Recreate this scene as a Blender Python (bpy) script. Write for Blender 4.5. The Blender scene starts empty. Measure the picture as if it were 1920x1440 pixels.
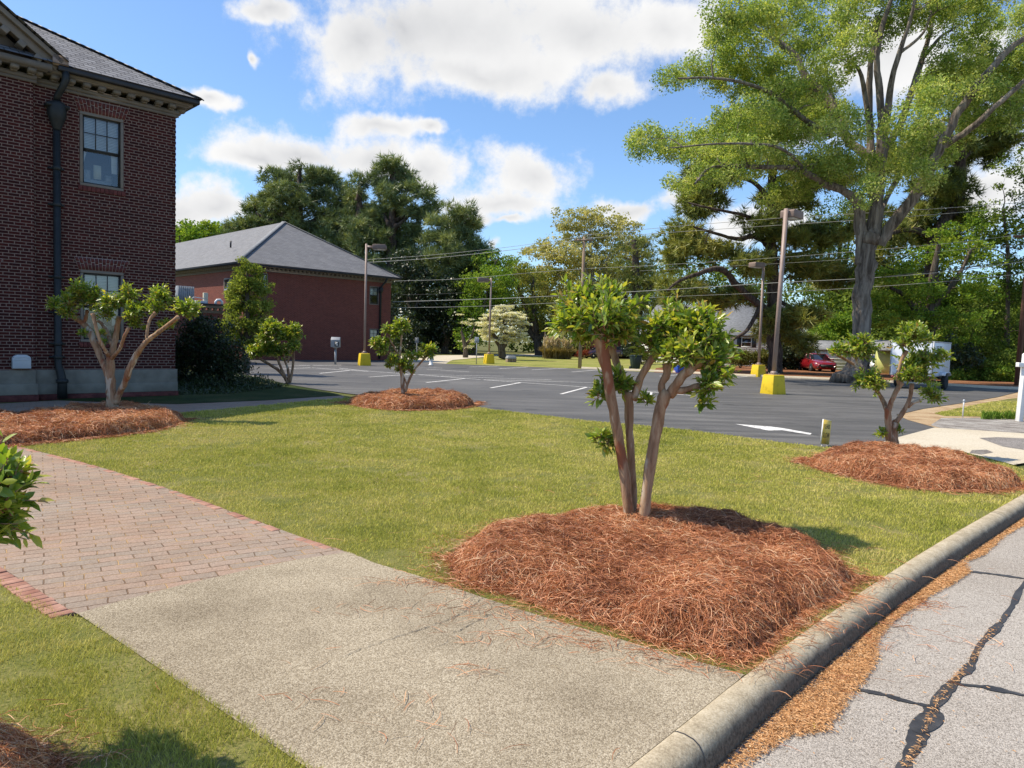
import bpy, math, random
import numpy as np
from mathutils import Matrix, Vector
C = bpy.context.scene.collection
rng = np.random.default_rng(7)
random.seed(7)
PI = math.pi
# ------------------------------------------------------------------ camera
F, HC = 1360.0, 1.6                     # focal length in photo pixels (1920 wide), eye height
PITCH, ROLL = math.atan((720 - 641) / F), 0.030
fw = np.array([0, math.cos(PITCH), -math.sin(PITCH)])
r0 = np.array([1., 0, 0]); u0 = np.array([0, math.sin(PITCH), math.cos(PITCH)])
RT = math.cos(ROLL) * r0 + math.sin(ROLL) * u0
UP = -math.sin(ROLL) * r0 + math.cos(ROLL) * u0
CAM = np.array([0, 0, HC])
cd = bpy.data.cameras.new("camera"); cam = bpy.data.objects.new("camera", cd); C.objects.link(cam)
cd.sensor_width = 36; cd.lens = F / 1920 * 36; cd.clip_start = 0.05; cd.clip_end = 6000
M = Matrix.Identity(4)
for i in range(3):
    M[i][0], M[i][1], M[i][2], M[i][3] = RT[i], UP[i], -fw[i], CAM[i]
cam.matrix_world = M
bpy.context.scene.camera = cam

# surveying helpers: a pixel of the photo to a point of the place
def ray(x, y): return fw + (x - 960) / F * RT - (y - 720) / F * UP
def G(x, y, z=0.0):
    d = ray(x, y); return CAM + d * (z - HC) / d[2]
def at(x, y, Y):
    d = ray(x, y); return CAM + d * Y / d[1]
def on_plane(x, y, p0, n):
    d = ray(x, y); return CAM + d * np.dot(np.asarray(p0) - CAM, n) / np.dot(d, n)

# ------------------------------------------------------------------ light
SUN_EL, SUN_AZ = math.radians(55), math.atan2(-1.0, 0.03)     # azimuth from +Y towards +X
sdir = Vector((math.sin(SUN_AZ) * math.cos(SUN_EL), math.cos(SUN_AZ) * math.cos(SUN_EL), math.sin(SUN_EL)))
sl = bpy.data.lights.new("sun", 'SUN'); sl.energy = 4.5; sl.angle = math.radians(0.5); sl.color = (1, 0.90, 0.74)
so = bpy.data.objects.new("sun", sl); C.objects.link(so)
so.rotation_euler = sdir.to_track_quat('Z', 'Y').to_euler()
sc = bpy.context.scene
sc.view_settings.view_transform = 'Standard'; sc.view_settings.look = 'None'
sc.view_settings.gamma = 1; sc.view_settings.exposure = 0.42
sc.cycles.max_bounces = 6; sc.cycles.diffuse_bounces = 3; sc.cycles.glossy_bounces = 2
sc.cycles.transmission_bounces = 4; sc.cycles.transparent_max_bounces = 4
sc.cycles.caustics_reflective = False; sc.cycles.caustics_refractive = False

# ------------------------------------------------------------------ node helpers
class NT:
    def __init__(s, tree):
        s.t = tree; tree.nodes.clear()
    def n(s, typ, ins=None, **kw):
        nd = s.t.nodes.new(typ)
        for k, v in kw.items(): setattr(nd, k, v)
        for k, v in (ins or {}).items():
            sock = nd.inputs[k]
            if isinstance(v, bpy.types.NodeSocket): s.t.links.new(v, sock)
            else: sock.default_value = v
        return nd
    def math(s, op, a, b=None, c=None, clamp=False):
        ins = {0: a}
        if b is not None: ins[1] = b
        if c is not None: ins[2] = c
        nd = s.n('ShaderNodeMath', ins, operation=op); nd.use_clamp = clamp
        return nd.outputs[0]
    def mix(s, fac, a, b, blend='MIX'):
        nd = s.n('ShaderNodeMix', data_type='RGBA', blend_type=blend)
        for k, v in ((0, fac), (6, a), (7, b)):
            if isinstance(v, bpy.types.NodeSocket): s.t.links.new(v, nd.inputs[k])
            else: nd.inputs[k].default_value = v if k == 0 else (tuple(v) + (1,))[:4]
        return nd.outputs[2]
    def ramp(s, fac, stops, interp='LINEAR'):
        nd = s.n('ShaderNodeValToRGB', {0: fac}); cr = nd.color_ramp; cr.interpolation = interp
        while len(cr.elements) < len(stops): cr.elements.new(0.5)
        for e, (p, c) in zip(cr.elements, stops):
            e.position = p
            e.color = (tuple(c) + (1,))[:4] if not isinstance(c, (int, float)) else (c, c, c, 1)
        return nd.outputs[0]
    def noise(s, vec, scale, detail=4, rough=0.55, dist=0.0, out=0):
        ins = {'Scale': scale, 'Detail': detail, 'Roughness': rough, 'Distortion': dist}
        if vec is not None: ins['Vector'] = vec
        return s.n('ShaderNodeTexNoise', ins).outputs[out]
    def obj(s): return s.n('ShaderNodeTexCoord').outputs['Object']
    def pos(s): return s.n('ShaderNodeNewGeometry').outputs['Position']
    def mapping(s, v, scale=(1, 1, 1), rot=(0, 0, 0), loc=(0, 0, 0)):
        return s.n('ShaderNodeMapping', {'Vector': v, 'Scale': scale, 'Rotation': rot, 'Location': loc}).outputs[0]
    def bump(s, h, strength=0.3, dist=0.02):
        return s.n('ShaderNodeBump', {'Height': h, 'Strength': strength, 'Distance': dist}).outputs[0]

def newmat(name):
    m = bpy.data.materials.new(name); m.use_nodes = True
    return m, NT(m.node_tree)
def finish(nt, col, rough=0.7, bump=None, metal=0.0, spec=0.5, coat=0.0):
    ins = {'Base Color': col if isinstance(col, bpy.types.NodeSocket) else (tuple(col) + (1,))[:4],
           'Roughness': rough, 'Metallic': metal, 'Specular IOR Level': spec, 'Coat Weight': coat}
    if bump is not None: ins['Normal'] = bump
    b = nt.n('ShaderNodeBsdfPrincipled', ins)
    nt.n('ShaderNodeOutputMaterial', {0: b.outputs[0]})
    return b
def noisy(name, c1, c2, scale, rough=0.7, bump=0.2, bdist=0.01, bscale=None, stretch=(1, 1, 1), spec=0.4, metal=0.0, coat=0.0, lo=0.35, hi=0.65):
    m, nt = newmat(name)
    v = nt.mapping(nt.obj(), stretch)
    f = nt.noise(v, scale, 6)
    col = nt.ramp(f, [(lo, c1), (hi, c2)])
    b = nt.bump(nt.noise(v, bscale or scale * 3, 6), bump, bdist) if bump else None
    finish(nt, col, rough, b, metal, spec, coat)
    return m

# ------------------------------------------------------------------ sky: Nishita plus a field of cumulus, laid out by azimuth and elevation
def make_world():
    w = bpy.data.worlds.new("World"); sc.world = w; w.use_nodes = True
    nt = NT(w.node_tree)
    sky = nt.n('ShaderNodeTexSky', sky_type='NISHITA', sun_disc=False, sun_elevation=SUN_EL,
               sun_rotation=SUN_AZ, altitude=100, air_density=1.0, dust_density=0.6, ozone_density=2.0)
    d = nt.n('ShaderNodeTexCoord').outputs['Generated']
    sep = nt.n('ShaderNodeSeparateXYZ', {0: d})
    az = nt.math('ARCTAN2', sep.outputs[0], sep.outputs[1]); el = nt.math('ARCSINE', sep.outputs[2])
    warp = nt.noise(d, 9.0, 4, 0.6, out=1)
    base = nt.n('ShaderNodeCombineXYZ', {0: az, 1: el, 2: 0.0}).outputs[0]
    wv = nt.n('ShaderNodeVectorMath', {0: warp, 1: (0.5, 0.5, 0.5)}, operation='SUBTRACT').outputs[0]
    wv = nt.n('ShaderNodeVectorMath', {0: wv, 1: (0.10, 0.07, 0)}, operation='MULTIPLY').outputs[0]
    ae = nt.n('ShaderNodeVectorMath', {0: base, 1: wv}, operation='ADD').outputs[0]
    blobs = [(880, 50, 330, 105), (670, 80, 130, 92), (1100, 60, 200, 80), (1150, 165, 70, 32), (900, 140, 230, 46), (950, -110, 360, 120), (1250, 60, 90, 60),
             (560, 290, 135, 42), (690, 300, 120, 42), (490, 300, 90, 26), (705, 248, 100, 26), (815, 325, 60, 42), (800, 250, 30, 18),
             (1000, 325, 105, 52), (950, 385, 110, 36), (900, 415, 60, 18), (395, 385, 90, 42), (320, 390, 80, 45), (388, 184, 42, 17), (470, 104, 13, 13),
             (760, 60, 120, 90), (1190, 388, 60, 22), (1290, 372, 70, 30), (960, 420, 40, 12), (930, 465, 14, 14), (500, 5, 60, 22),
             (1640, 110, 110, 70), (1420, 420, 90, 40), (1850, 360, 70, 50), (1850, 90, 50, 30), (1480, 230, 90, 40),
             (2500, 200, 400, 120), (-500, 100, 300, 100), (-1500, 250, 300, 120)]
    field = None
    for (x, y, rx, ry) in blobs:
        q = ray(x, y) / np.linalg.norm(ray(x, y))
        a0, e0 = math.atan2(q[0], q[1]), math.asin(q[2])
        sub = nt.n('ShaderNodeVectorMath', {0: ae, 1: (a0, e0, 0)}, operation='SUBTRACT').outputs[0]
        mul = nt.n('ShaderNodeVectorMath', {0: sub, 1: (F / rx, F / ry, 0)}, operation='MULTIPLY').outputs[0]
        ln = nt.n('ShaderNodeVectorMath', {0: mul}, operation='LENGTH').outputs['Value']
        g = nt.math('SUBTRACT', 1.25, ln)
        field = g if field is None else nt.math('SMOOTH_MAX', field, g, 0.35)
    fb = nt.noise(d, 15.0, 10, 0.66)
    fine = nt.math('MULTIPLY', nt.math('SUBTRACT', fb, 0.5), 2.3)
    fld = nt.math('ADD', field, fine)
    mask = nt.n('ShaderNodeMapRange', {0: fld, 1: 0.0, 2: 0.80}, interpolation_type='SMOOTHSTEP').outputs[0]
    # light: bright shoulders, greyer thick bellies
    belly = nt.noise(d, 6.0, 6, 0.6)
    depth = nt.n('ShaderNodeMapRange', {0: field, 1: 0.50, 2: 1.30}).outputs[0]
    grey = nt.math('MULTIPLY', depth, nt.math('ADD', nt.math('MULTIPLY', belly, 1.6), -0.1), clamp=True)
    ccol = nt.mix(grey, (4.9, 4.88, 4.85), (3.1, 3.15, 3.28))
    skyc = nt.mix(1.0, sky.outputs[0], (0.76, 0.89, 1.02), 'MULTIPLY')
    col = nt.mix(mask, skyc, ccol)
    bg = nt.n('ShaderNodeBackground', {0: col, 1: 0.15})
    nt.n('ShaderNodeOutputWorld', {0: bg.outputs[0]})
    w.cycles.sampling_method = 'MANUAL'; w.cycles.sample_map_resolution = 1024
make_world()

# ------------------------------------------------------------------ mesh helpers
def make_mesh(name, V, faces, mat, parent=None, attr=None, smooth=False, mats=None, midx=None):
    """V (n,3); faces: list of int arrays (m,k)."""
    V = np.ascontiguousarray(V, dtype=np.float32)
    me = bpy.data.meshes.new(name)
    me.vertices.add(len(V)); me.vertices.foreach_set('co', V.ravel())
    faces = [np.asarray(f, dtype=np.int32) for f in faces if len(f)]
    loops = np.concatenate([f.ravel() for f in faces])
    tot = np.concatenate([np.full(len(f), f.shape[1], dtype=np.int32) for f in faces])
    start = np.concatenate([[0], np.cumsum(tot)[:-1]]).astype(np.int32)
    me.loops.add(len(loops)); me.loops.foreach_set('vertex_index', loops)
    me.polygons.add(len(tot)); me.polygons.foreach_set('loop_start', start)
    me.polygons.foreach_set('loop_total', tot)
    if smooth: me.polygons.foreach_set('use_smooth', np.ones(len(tot), dtype=bool))
    for m in (mats or [mat]): me.materials.append(m)
    if midx is not None: me.polygons.foreach_set('material_index', np.asarray(midx, dtype=np.int32))
    me.update(calc_edges=True)
    if attr is not None:
        a = me.attributes.new('tint', 'FLOAT', 'POINT'); a.data.foreach_set('value', np.asarray(attr, dtype=np.float32))
    ob = bpy.data.objects.new(name, me); C.objects.link(ob)
    if parent is not None: ob.parent = parent
    return ob

class MB:
    def __init__(s): s.v = []; s.f = {}; s.n = 0
    def add(s, verts, faces):
        b = s.n
        s.v.append(np.asarray(verts, float).reshape(-1, 3)); s.n += len(s.v[-1])
        for f in faces: s.f.setdefault(len(f), []).append([i + b for i in f])
        return s
    def box(s, x0, x1, y0, y1, z0, z1):
        v = [(x, y, z) for z in (z0, z1) for y in (y0, y1) for x in (x0, x1)]
        return s.add(v, [(0, 2, 3, 1), (4, 5, 7, 6), (0, 1, 5, 4), (2, 6, 7, 3), (0, 4, 6, 2), (1, 3, 7, 5)])
    def obox(s, c, ax, ay, az):
        c, ax, ay, az = map(lambda q: np.asarray(q, float), (c, ax, ay, az))
        v = [c + i * ax + j * ay + k * az for k in (-1, 1) for j in (-1, 1) for i in (-1, 1)]
        return s.add(v, [(0, 2, 3, 1), (4, 5, 7, 6), (0, 1, 5, 4), (2, 6, 7, 3), (0, 4, 6, 2), (1, 3, 7, 5)])
    def prism(s, poly, z0, z1):
        n = len(poly)
        v = [(p[0], p[1], z0) for p in poly] + [(p[0], p[1], z1) for p in poly]
        return s.add(v, [tuple(range(n))[::-1], tuple(range(n, 2 * n))] + [(i, (i + 1) % n, n + (i + 1) % n, n + i) for i in range(n)])
    def extr(s, poly, axis_vec):
        n = len(poly); a = np.asarray(axis_vec, float); p = np.asarray(poly, float)
        return s.add(np.vstack([p, p + a]), [tuple(range(n))[::-1], tuple(range(n, 2 * n))] + [(i, (i + 1) % n, n + (i + 1) % n, n + i) for i in range(n)])
    def frustum(s, w0, w1, z0, z1, cx=0, cy=0, d0=None, d1=None):
        d0 = d0 or w0; d1 = d1 or w1
        v = [(cx + i * w0, cy + j * d0, z0) for i, j in ((-1, -1), (1, -1), (1, 1), (-1, 1))] + [(cx + i * w1, cy + j * d1, z1) for i, j in ((-1, -1), (1, -1), (1, 1), (-1, 1))]
        return s.add(v, [(3, 2, 1, 0), (4, 5, 6, 7)] + [(i, (i + 1) % 4, 4 + (i + 1) % 4, 4 + i) for i in range(4)])
    def tube(s, pts, rad, k=8, cap=True):
        P, Fc = tube(pts, rad, k, cap); return s.add(P, Fc)
    def lathe(s, prof, k=20, c=(0, 0, 0), axis='z'):
        v = []
        for r, h in prof:
            for i in range(k):
                a = 2 * PI * i / k
                q = (r * math.cos(a), r * math.sin(a), h)
                if axis == 'y': q = (q[0], q[2], q[1])
                if axis == 'x': q = (q[2], q[0], q[1])
                v.append((q[0] + c[0], q[1] + c[1], q[2] + c[2]))
        fs = [(j * k + i, j * k + (i + 1) % k, (j + 1) * k + (i + 1) % k, (j + 1) * k + i) for j in range(len(prof) - 1) for i in range(k)]
        fs += [tuple(range(k))[::-1], tuple(range((len(prof) - 1) * k, len(prof) * k))]
        return s.add(v, fs)
    def build(s, name, mat, parent=None, smooth=False, bevel=0):
        ob = make_mesh(name, np.vstack(s.v), [np.array(f) for f in s.f.values()], mat, parent, smooth=smooth)
        if bevel:
            b = ob.modifiers.new('bevel', 'BEVEL'); b.width = bevel; b.segments = 2; b.limit_method = 'ANGLE'
        return ob

def frames(P):
    P = np.asarray(P, float); n = len(P)
    T = np.gradient(P, axis=0); T /= np.linalg.norm(T, axis=1)[:, None] + 1e-9
    a = np.array([0, 0, 1.]) if abs(T[0][2]) < 0.9 else np.array([1., 0, 0])
    N = np.cross(T[0], a); N /= np.linalg.norm(N)
    out = []
    for i in range(n):
        N = N - T[i] * np.dot(N, T[i]); N /= np.linalg.norm(N) + 1e-9
        out.append((N.copy(), np.cross(T[i], N)))
    return out
def tube(pts, rad, k=8, cap=True, rough=0.0):
    P = np.asarray(pts, float); n = len(P); fr = frames(P)
    rad = np.broadcast_to(rad, (n,))
    ang = np.arange(k) * 2 * PI / k
    V = []
    for i in range(n):
        r = rad[i] * (1 + (rng.uniform(-rough, rough, k) if rough else 0))
        V.append(P[i] + (np.cos(ang) * r)[:, None] * fr[i][0] + (np.sin(ang) * r)[:, None] * fr[i][1])
    fs = [(j * k + i, j * k + (i + 1) % k, (j + 1) * k + (i + 1) % k, (j + 1) * k + i) for j in range(n - 1) for i in range(k)]
    if cap: fs += [tuple(range(k))[::-1], tuple(range((n - 1) * k, n * k))]
    return np.vstack(V), fs
def smooth_path(P, sub=4):
    """Catmull-Rom through rows of any width."""
    P = np.asarray(P, float)
    if len(P) < 3: 
        t = np.linspace(0, 1, sub + 1)[:, None]; return P[0] * (1 - t) + P[-1] * t
    Q = np.vstack([2 * P[0] - P[1], P, 2 * P[-1] - P[-2]]); out = []
    for i in range(1, len(Q) - 2):
        for t in np.linspace(0, 1, sub, endpoint=False):
            a, b, c, d = Q[i - 1], Q[i], Q[i + 1], Q[i + 2]
            out.append(0.5 * ((2 * b) + (c - a) * t + (2 * a - 5 * b + 4 * c - d) * t * t + (3 * b - a - 3 * c + d) * t ** 3))
    out.append(P[-1]); return np.array(out)

def tag(o, label=None, cat=None, group=None, kind=None):
    if label: o['label'] = label
    if cat: o['category'] = cat
    if group: o['group'] = group
    if kind: o['kind'] = kind
    return o
def thing(name, label, cat, loc=(0, 0, 0), rotz=0, group=None):
    o = bpy.data.objects.new(name, None); C.objects.link(o); o.empty_display_size = 0.2
    o.location = tuple(float(q) for q in loc); o.rotation_euler = (0, 0, rotz)
    return tag(o, label, cat, group)
def copy_tree(o, parent=None):
    c = o.copy(); C.objects.link(c)
    if parent is not None: c.parent = parent
    for ch in list(o.children): copy_tree(ch, c)
    return c
def inside(poly, P):
    poly = np.asarray(poly)[:, :2]; x, y = P[:, 0], P[:, 1]; r = np.zeros(len(P), bool); j = len(poly) - 1
    for i in range(len(poly)):
        xi, yi = poly[i]; xj, yj = poly[j]
        c = ((yi > y) != (yj > y)) & (x < (xj - xi) * (y - yi) / (yj - yi + 1e-12) + xi); r ^= c; j = i
    return r
def edge_dist(poly, P):
    poly = np.asarray(poly)[:, :2]; d = np.full(len(P), 1e9)
    for i in range(len(poly)):
        a, b = poly[i], poly[(i + 1) % len(poly)]; ab = b - a
        t = np.clip(((P[:, :2] - a) @ ab) / (ab @ ab + 1e-12), 0, 1)
        d = np.minimum(d, np.linalg.norm(P[:, :2] - (a + t[:, None] * ab), axis=1))
    return d
def sheet(name, poly, z, mat, kind='structure', label=None, cat=None):
    """A flat sheet from an outline (x, y), filled as one n-gon."""
    p = np.array([[q[0], q[1], z] for q in poly])
    a = sum(p[i][0] * p[(i + 1) % len(p)][1] - p[(i + 1) % len(p)][0] * p[i][1] for i in range(len(p)))
    if a < 0: p = p[::-1]
    o = make_mesh(name, p, [np.arange(len(p))[None, :]], mat)
    return tag(o, label, cat, kind=kind)
def gp(pts, z=0.0): return [G(x, y, z) for x, y in pts]
def vnoise(P, scale, seed=0):
    """cheap smooth value noise on (n,2)"""
    r = np.random.default_rng(seed); T = r.random((64, 64))
    q = P[:, :2] * scale; i = np.floor(q).astype(int); f = q - i; f = f * f * (3 - 2 * f)
    g = lambda a, b: T[a % 64, b % 64]
    return (g(i[:, 0], i[:, 1]) * (1 - f[:, 0]) + g(i[:, 0] + 1, i[:, 1]) * f[:, 0]) * (1 - f[:, 1]) + (g(i[:, 0], i[:, 1] + 1) * (1 - f[:, 0]) + g(i[:, 0] + 1, i[:, 1] + 1) * f[:, 0]) * f[:, 1]
#@@MATERIALS
# ------------------------------------------------------------------ materials
def brick_mat(name, c1, c2, mortar, w=0.213, h=0.0677, ms=0.0105, header=True, bump=0.5, dark=None):
    m, nt = newmat(name)
    s = nt.n('ShaderNodeSeparateXYZ', {0: nt.obj()})
    u = nt.math('ADD', s.outputs[0], s.outputs[1])
    v = nt.n('ShaderNodeCombineXYZ', {0: u, 1: s.outputs[2], 2: 0}).outputs[0]
    def bt(width, off):
        return nt.n('ShaderNodeTexBrick', {'Vector': v, 'Color1': c1 + (1,), 'Color2': c2 + (1,), 'Mortar': mortar + (1,), 'Scale': 1.0, 'Mortar Size': ms,
                    'Mortar Smooth': 0.15, 'Bias': 0.0, 'Brick Width': width, 'Row Height': h}, offset=off, offset_frequency=2, squash=1)
    b = bt(w, 0.5); col, fac = b.outputs[0], b.outputs[1]
    if header:
        b2 = bt(w / 2, 0.5)
        row = nt.math('FLOOR', nt.math('DIVIDE', s.outputs[2], h))
        hd = nt.math('LESS_THAN', nt.math('FLOORED_MODULO', row, 6.0), 0.5)
        col = nt.mix(hd, col, b2.outputs[0])
        fac = nt.math('ADD', nt.math('MULTIPLY', b2.outputs[1], hd), nt.math('MULTIPLY', fac, nt.math('SUBTRACT', 1.0, hd)))
    n1 = nt.noise(v, 1.3, 5); n2 = nt.noise(v, 40, 4)
    col = nt.mix(nt.math('MULTIPLY', n1, 0.5), col, nt.mix(1.0, col, (0.6, 0.55, 0.55), 'MULTIPLY'))
    col = nt.mix(0.35, col, nt.ramp(n2, [(0.3, (0.0, 0.0, 0.0)), (0.8, (0.5, 0.4, 0.36))]), 'OVERLAY')
    hgt = nt.math('SUBTRACT', nt.math('MULTIPLY', n2, 0.25), fac)
    finish(nt, col, 0.85, nt.bump(hgt, bump, 0.008), spec=0.25)
    return m
MAT = {}
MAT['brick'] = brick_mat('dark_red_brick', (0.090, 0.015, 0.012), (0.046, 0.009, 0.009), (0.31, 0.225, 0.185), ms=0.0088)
MAT['brick2'] = brick_mat('rosy_brick', (0.29, 0.082, 0.056), (0.195, 0.056, 0.042), (0.36, 0.18, 0.14), header=False, ms=0.008)
MAT['arch_brick'] = noisy('arch_brick', (0.075, 0.018, 0.016), (0.155, 0.042, 0.035), 9, 0.85, 0.3)
MAT['mortar'] = noisy('mortar', (0.36, 0.28, 0.24), (0.48, 0.38, 0.33), 30, 0.9, 0.3)
MAT['stone'] = noisy('limestone', (0.165, 0.148, 0.118), (0.24, 0.22, 0.18), 3.0, 0.85, 0.15, 0.004, 60)
MAT['trim'] = noisy('taupe_paint', (0.165, 0.138, 0.110), (0.205, 0.172, 0.140), 4, 0.55, 0.08, 0.002, 90)
MAT['trim_dark'] = noisy('grey_window_paint', (0.13, 0.125, 0.11), (0.17, 0.16, 0.145), 5, 0.5, 0.05)
MAT['sash'] = noisy('dark_sash_paint', (0.035, 0.036, 0.036), (0.055, 0.055, 0.053), 6, 0.4, 0.05)
MAT['iron'] = noisy('black_iron', (0.008, 0.010, 0.010), (0.018, 0.021, 0.021), 6, 0.6, 0.15, 0.004, 30, spec=0.5)
MAT['gutter'] = noisy('dark_gutter', (0.018, 0.018, 0.022), (0.035, 0.034, 0.038), 4, 0.5, 0.05)
MAT['blind'] = noisy('white_blind', (0.55, 0.55, 0.52), (0.66, 0.66, 0.63), 2, 0.8, 0, stretch=(1, 1, 14))
MAT['room'] = noisy('dim_room', (0.03, 0.03, 0.035), (0.07, 0.07, 0.075), 1.2, 0.9, 0)
MAT['paper'] = noisy('yellowed_card', (0.52, 0.49, 0.36), (0.6, 0.57, 0.44), 6, 0.8, 0)
def glass():
    m, nt = newmat('window_glass')
    g = nt.n('ShaderNodeBsdfGlossy', {'Color': (0.9, 0.95, 1, 1), 'Roughness': 0.03})
    t = nt.n('ShaderNodeBsdfTransparent', {0: (0.86, 0.9, 0.9, 1)})
    fr = nt.n('ShaderNodeFresnel', {0: 1.5, 'Normal': nt.bump(nt.noise(nt.obj(), 2.5, 2), 0.08, 0.01)})
    mx = nt.n('ShaderNodeMixShader', {0: nt.math('ADD', fr.outputs[0], 0.06), 1: t.outputs[0], 2: g.outputs[0]})
    nt.n('ShaderNodeOutputMaterial', {0: mx.outputs[0]}); return m
MAT['glass'] = glass()
def shingle(name, c1, c2, cm, row, width, bump=0.7):
    m, nt = newmat(name)
    v = nt.n('ShaderNodeUVMap').outputs[0]
    b = nt.n('ShaderNodeTexBrick', {'Vector': v, 'Color1': c1 + (1,), 'Color2': c2 + (1,), 'Mortar': cm + (1,), 'Scale': 1.0, 'Mortar Size': row * 0.05, 'Mortar Smooth': 0.1,
             'Bias': 0.1, 'Brick Width': width, 'Row Height': row}, offset=0.5, offset_frequency=2)
    s = nt.n('ShaderNodeSeparateXYZ', {0: v})
    saw = nt.math('FRACT', nt.math('DIVIDE', s.outputs[1], row))
    col = nt.mix(nt.noise(v, 1.1, 5), b.outputs[0], nt.mix(1.0, b.outputs[0], (0.62, 0.62, 0.66), 'MULTIPLY'))
    col = nt.mix(nt.ramp(saw, [(0.0, 1.0), (0.16, 0.9), (0.24, 0.0)]), col, cm)
    col = nt.mix(0.3, col, nt.ramp(nt.noise(v, 25, 4), [(0.3, 0.1), (0.75, 0.9)]), 'OVERLAY')
    h = nt.math('SUBTRACT', nt.math('MULTIPLY', saw, -0.9), b.outputs[1])
    finish(nt, col, 0.75, nt.bump(h, bump, 0.02), spec=0.35); return m
MAT['slate'] = shingle('slate_shingles', (0.17, 0.165, 0.165), (0.29, 0.285, 0.285), (0.03, 0.03, 0.032), 0.19, 0.26)
MAT['asphalt_shingle'] = shingle('grey_asphalt_shingles', (0.205, 0.20, 0.195), (0.27, 0.265, 0.26), (0.13, 0.127, 0.125), 0.15, 0.32, 0.4)

def grass_mat():
    m, nt = newmat('lawn_grass')
    p = nt.pos(); t = nt.n('ShaderNodeAttribute', attribute_name='tint').outputs['Fac']
    f = nt.math('ADD', nt.math('MULTIPLY', nt.noise(p, 0.55, 5, 0.65), 1.2), nt.math('MULTIPLY', t, 0.55))
    f = nt.math('ADD', f, nt.math('MULTIPLY', nt.noise(p, 4.0, 4, 0.6), 0.5))
    col = nt.ramp(f, [(0.62, (0.225, 0.26, 0.044)), (0.95, (0.50, 0.485, 0.095)), (1.2, (0.68, 0.59, 0.19)), (1.42, (0.74, 0.58, 0.32))])
    # straight ramp is clamped to 0..1, so rescale
    for nd in m.node_tree.nodes:
        if nd.type == 'VALTORGB':
            for e, q in zip(nd.color_ramp.elements, (0.25, 0.5, 0.72, 0.95)): e.position = q
            mr = nt.n('ShaderNodeMapRange', {0: f, 1: 0.45, 2: 1.75}); nt.t.links.new(mr.outputs[0], nd.inputs[0])
    a = nt.n('ShaderNodeBsdfDiffuse', {0: col}); b = nt.n('ShaderNodeBsdfTranslucent', {0: col})
    mx = nt.n('ShaderNodeMixShader', {0: 0.3, 1: a.outputs[0], 2: b.outputs[0]})
    nt.n('ShaderNodeOutputMaterial', {0: mx.outputs[0]}); return m
MAT['grass'] = grass_mat()
def soil_mat(name, stops, scale=1.2, fine=45, bump=0.6, bd=0.02):
    m, nt = newmat(name); p = nt.obj()
    f = nt.math('ADD', nt.math('MULTIPLY', nt.noise(p, scale, 6, 0.65), 0.6), nt.math('MULTIPLY', nt.noise(p, fine, 5, 0.7), 0.45))
    finish(nt, nt.ramp(f, stops), 0.95, nt.bump(nt.noise(p, fine * 1.5, 5), bump, bd), spec=0.1); return m
MAT['turf'] = soil_mat('turf_soil', [(0.36, (0.07, 0.085, 0.02)), (0.5, (0.15, 0.155, 0.042)), (0.6, (0.24, 0.21, 0.08)), (0.72, (0.32, 0.24, 0.13))])
MAT['ground'] = soil_mat('rough_ground', [(0.35, (0.05, 0.065, 0.02)), (0.5, (0.11, 0.12, 0.035)), (0.68, (0.19, 0.15, 0.07))], 0.3, 12)
MAT['bed'] = soil_mat('ground_cover_bed', [(0.35, (0.02, 0.032, 0.012)), (0.52, (0.045, 0.07, 0.02)), (0.7, (0.12, 0.10, 0.05))], 1.0, 30, 1.0, 0.05)
MAT['bank'] = soil_mat('needle_strewn_bank', [(0.35, (0.10, 0.042, 0.02)), (0.52, (0.22, 0.095, 0.045)), (0.68, (0.36, 0.20, 0.105))], 0.5, 14, 0.8, 0.05)
MAT['far_turf'] = soil_mat('far_turf', [(0.36, (0.12, 0.15, 0.03)), (0.52, (0.24, 0.25, 0.06)), (0.68, (0.38, 0.30, 0.13))], 0.45, 9)
MAT['gravel'] = soil_mat('gravel', [(0.36, (0.10, 0.085, 0.07)), (0.5, (0.28, 0.25, 0.22)), (0.64, (0.50, 0.47, 0.42))], 2.0, 38, 1.0, 0.03)
MAT['sand_edge'] = soil_mat('sandy_verge', [(0.36, (0.20, 0.12, 0.06)), (0.52, (0.40, 0.28, 0.16)), (0.68, (0.52, 0.42, 0.28))], 1.5, 30, 0.6)

def aggregate(name, c_lo, c_mid, c_hi, scale, bump, stain=(0.7, 0.68, 0.66), bigscale=0.8, crackdark=True, contrast=1.0):
    m, nt = newmat(name); p = nt.obj()
    vo = nt.n('ShaderNodeTexVoronoi', {'Vector': p, 'Scale': scale, 'Randomness': 1.0})
    s = nt.n('ShaderNodeSeparateColor', {0: vo.outputs['Color']})
    f = nt.math('ADD', nt.math('MULTIPLY', s.outputs[0], 0.65), nt.math('MULTIPLY', nt.noise(p, scale * 0.35, 5, 0.7), 0.4))
    col = nt.ramp(f, [(0.18, c_lo), (0.5, c_mid), (0.88, c_hi)])
    n = nt.noise(p, bigscale, 6, 0.62)
    col = nt.mix(nt.ramp(n, [(0.42, 0.0), (0.68, 1.0)]), col, nt.mix(1.0, col, stain, 'MULTIPLY'))
    h = nt.math('SUBTRACT', nt.math('MULTIPLY', nt.noise(p, scale * 0.2, 4), 0.6), vo.outputs['Distance'])
    finish(nt, col, 0.9, nt.bump(h, bump, 0.006), spec=0.2); return m
MAT['apron'] = aggregate('exposed_aggregate', (0.20, 0.16, 0.11), (0.345, 0.285, 0.195), (0.52, 0.45, 0.335), 165, 0.5, (0.66, 0.64, 0.62), 0.9)
MAT['street'] = aggregate('old_street_asphalt', (0.19, 0.165, 0.14), (0.365, 0.33, 0.285), (0.54, 0.49, 0.43), 190, 0.5, (0.86, 0.84, 0.82))
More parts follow.
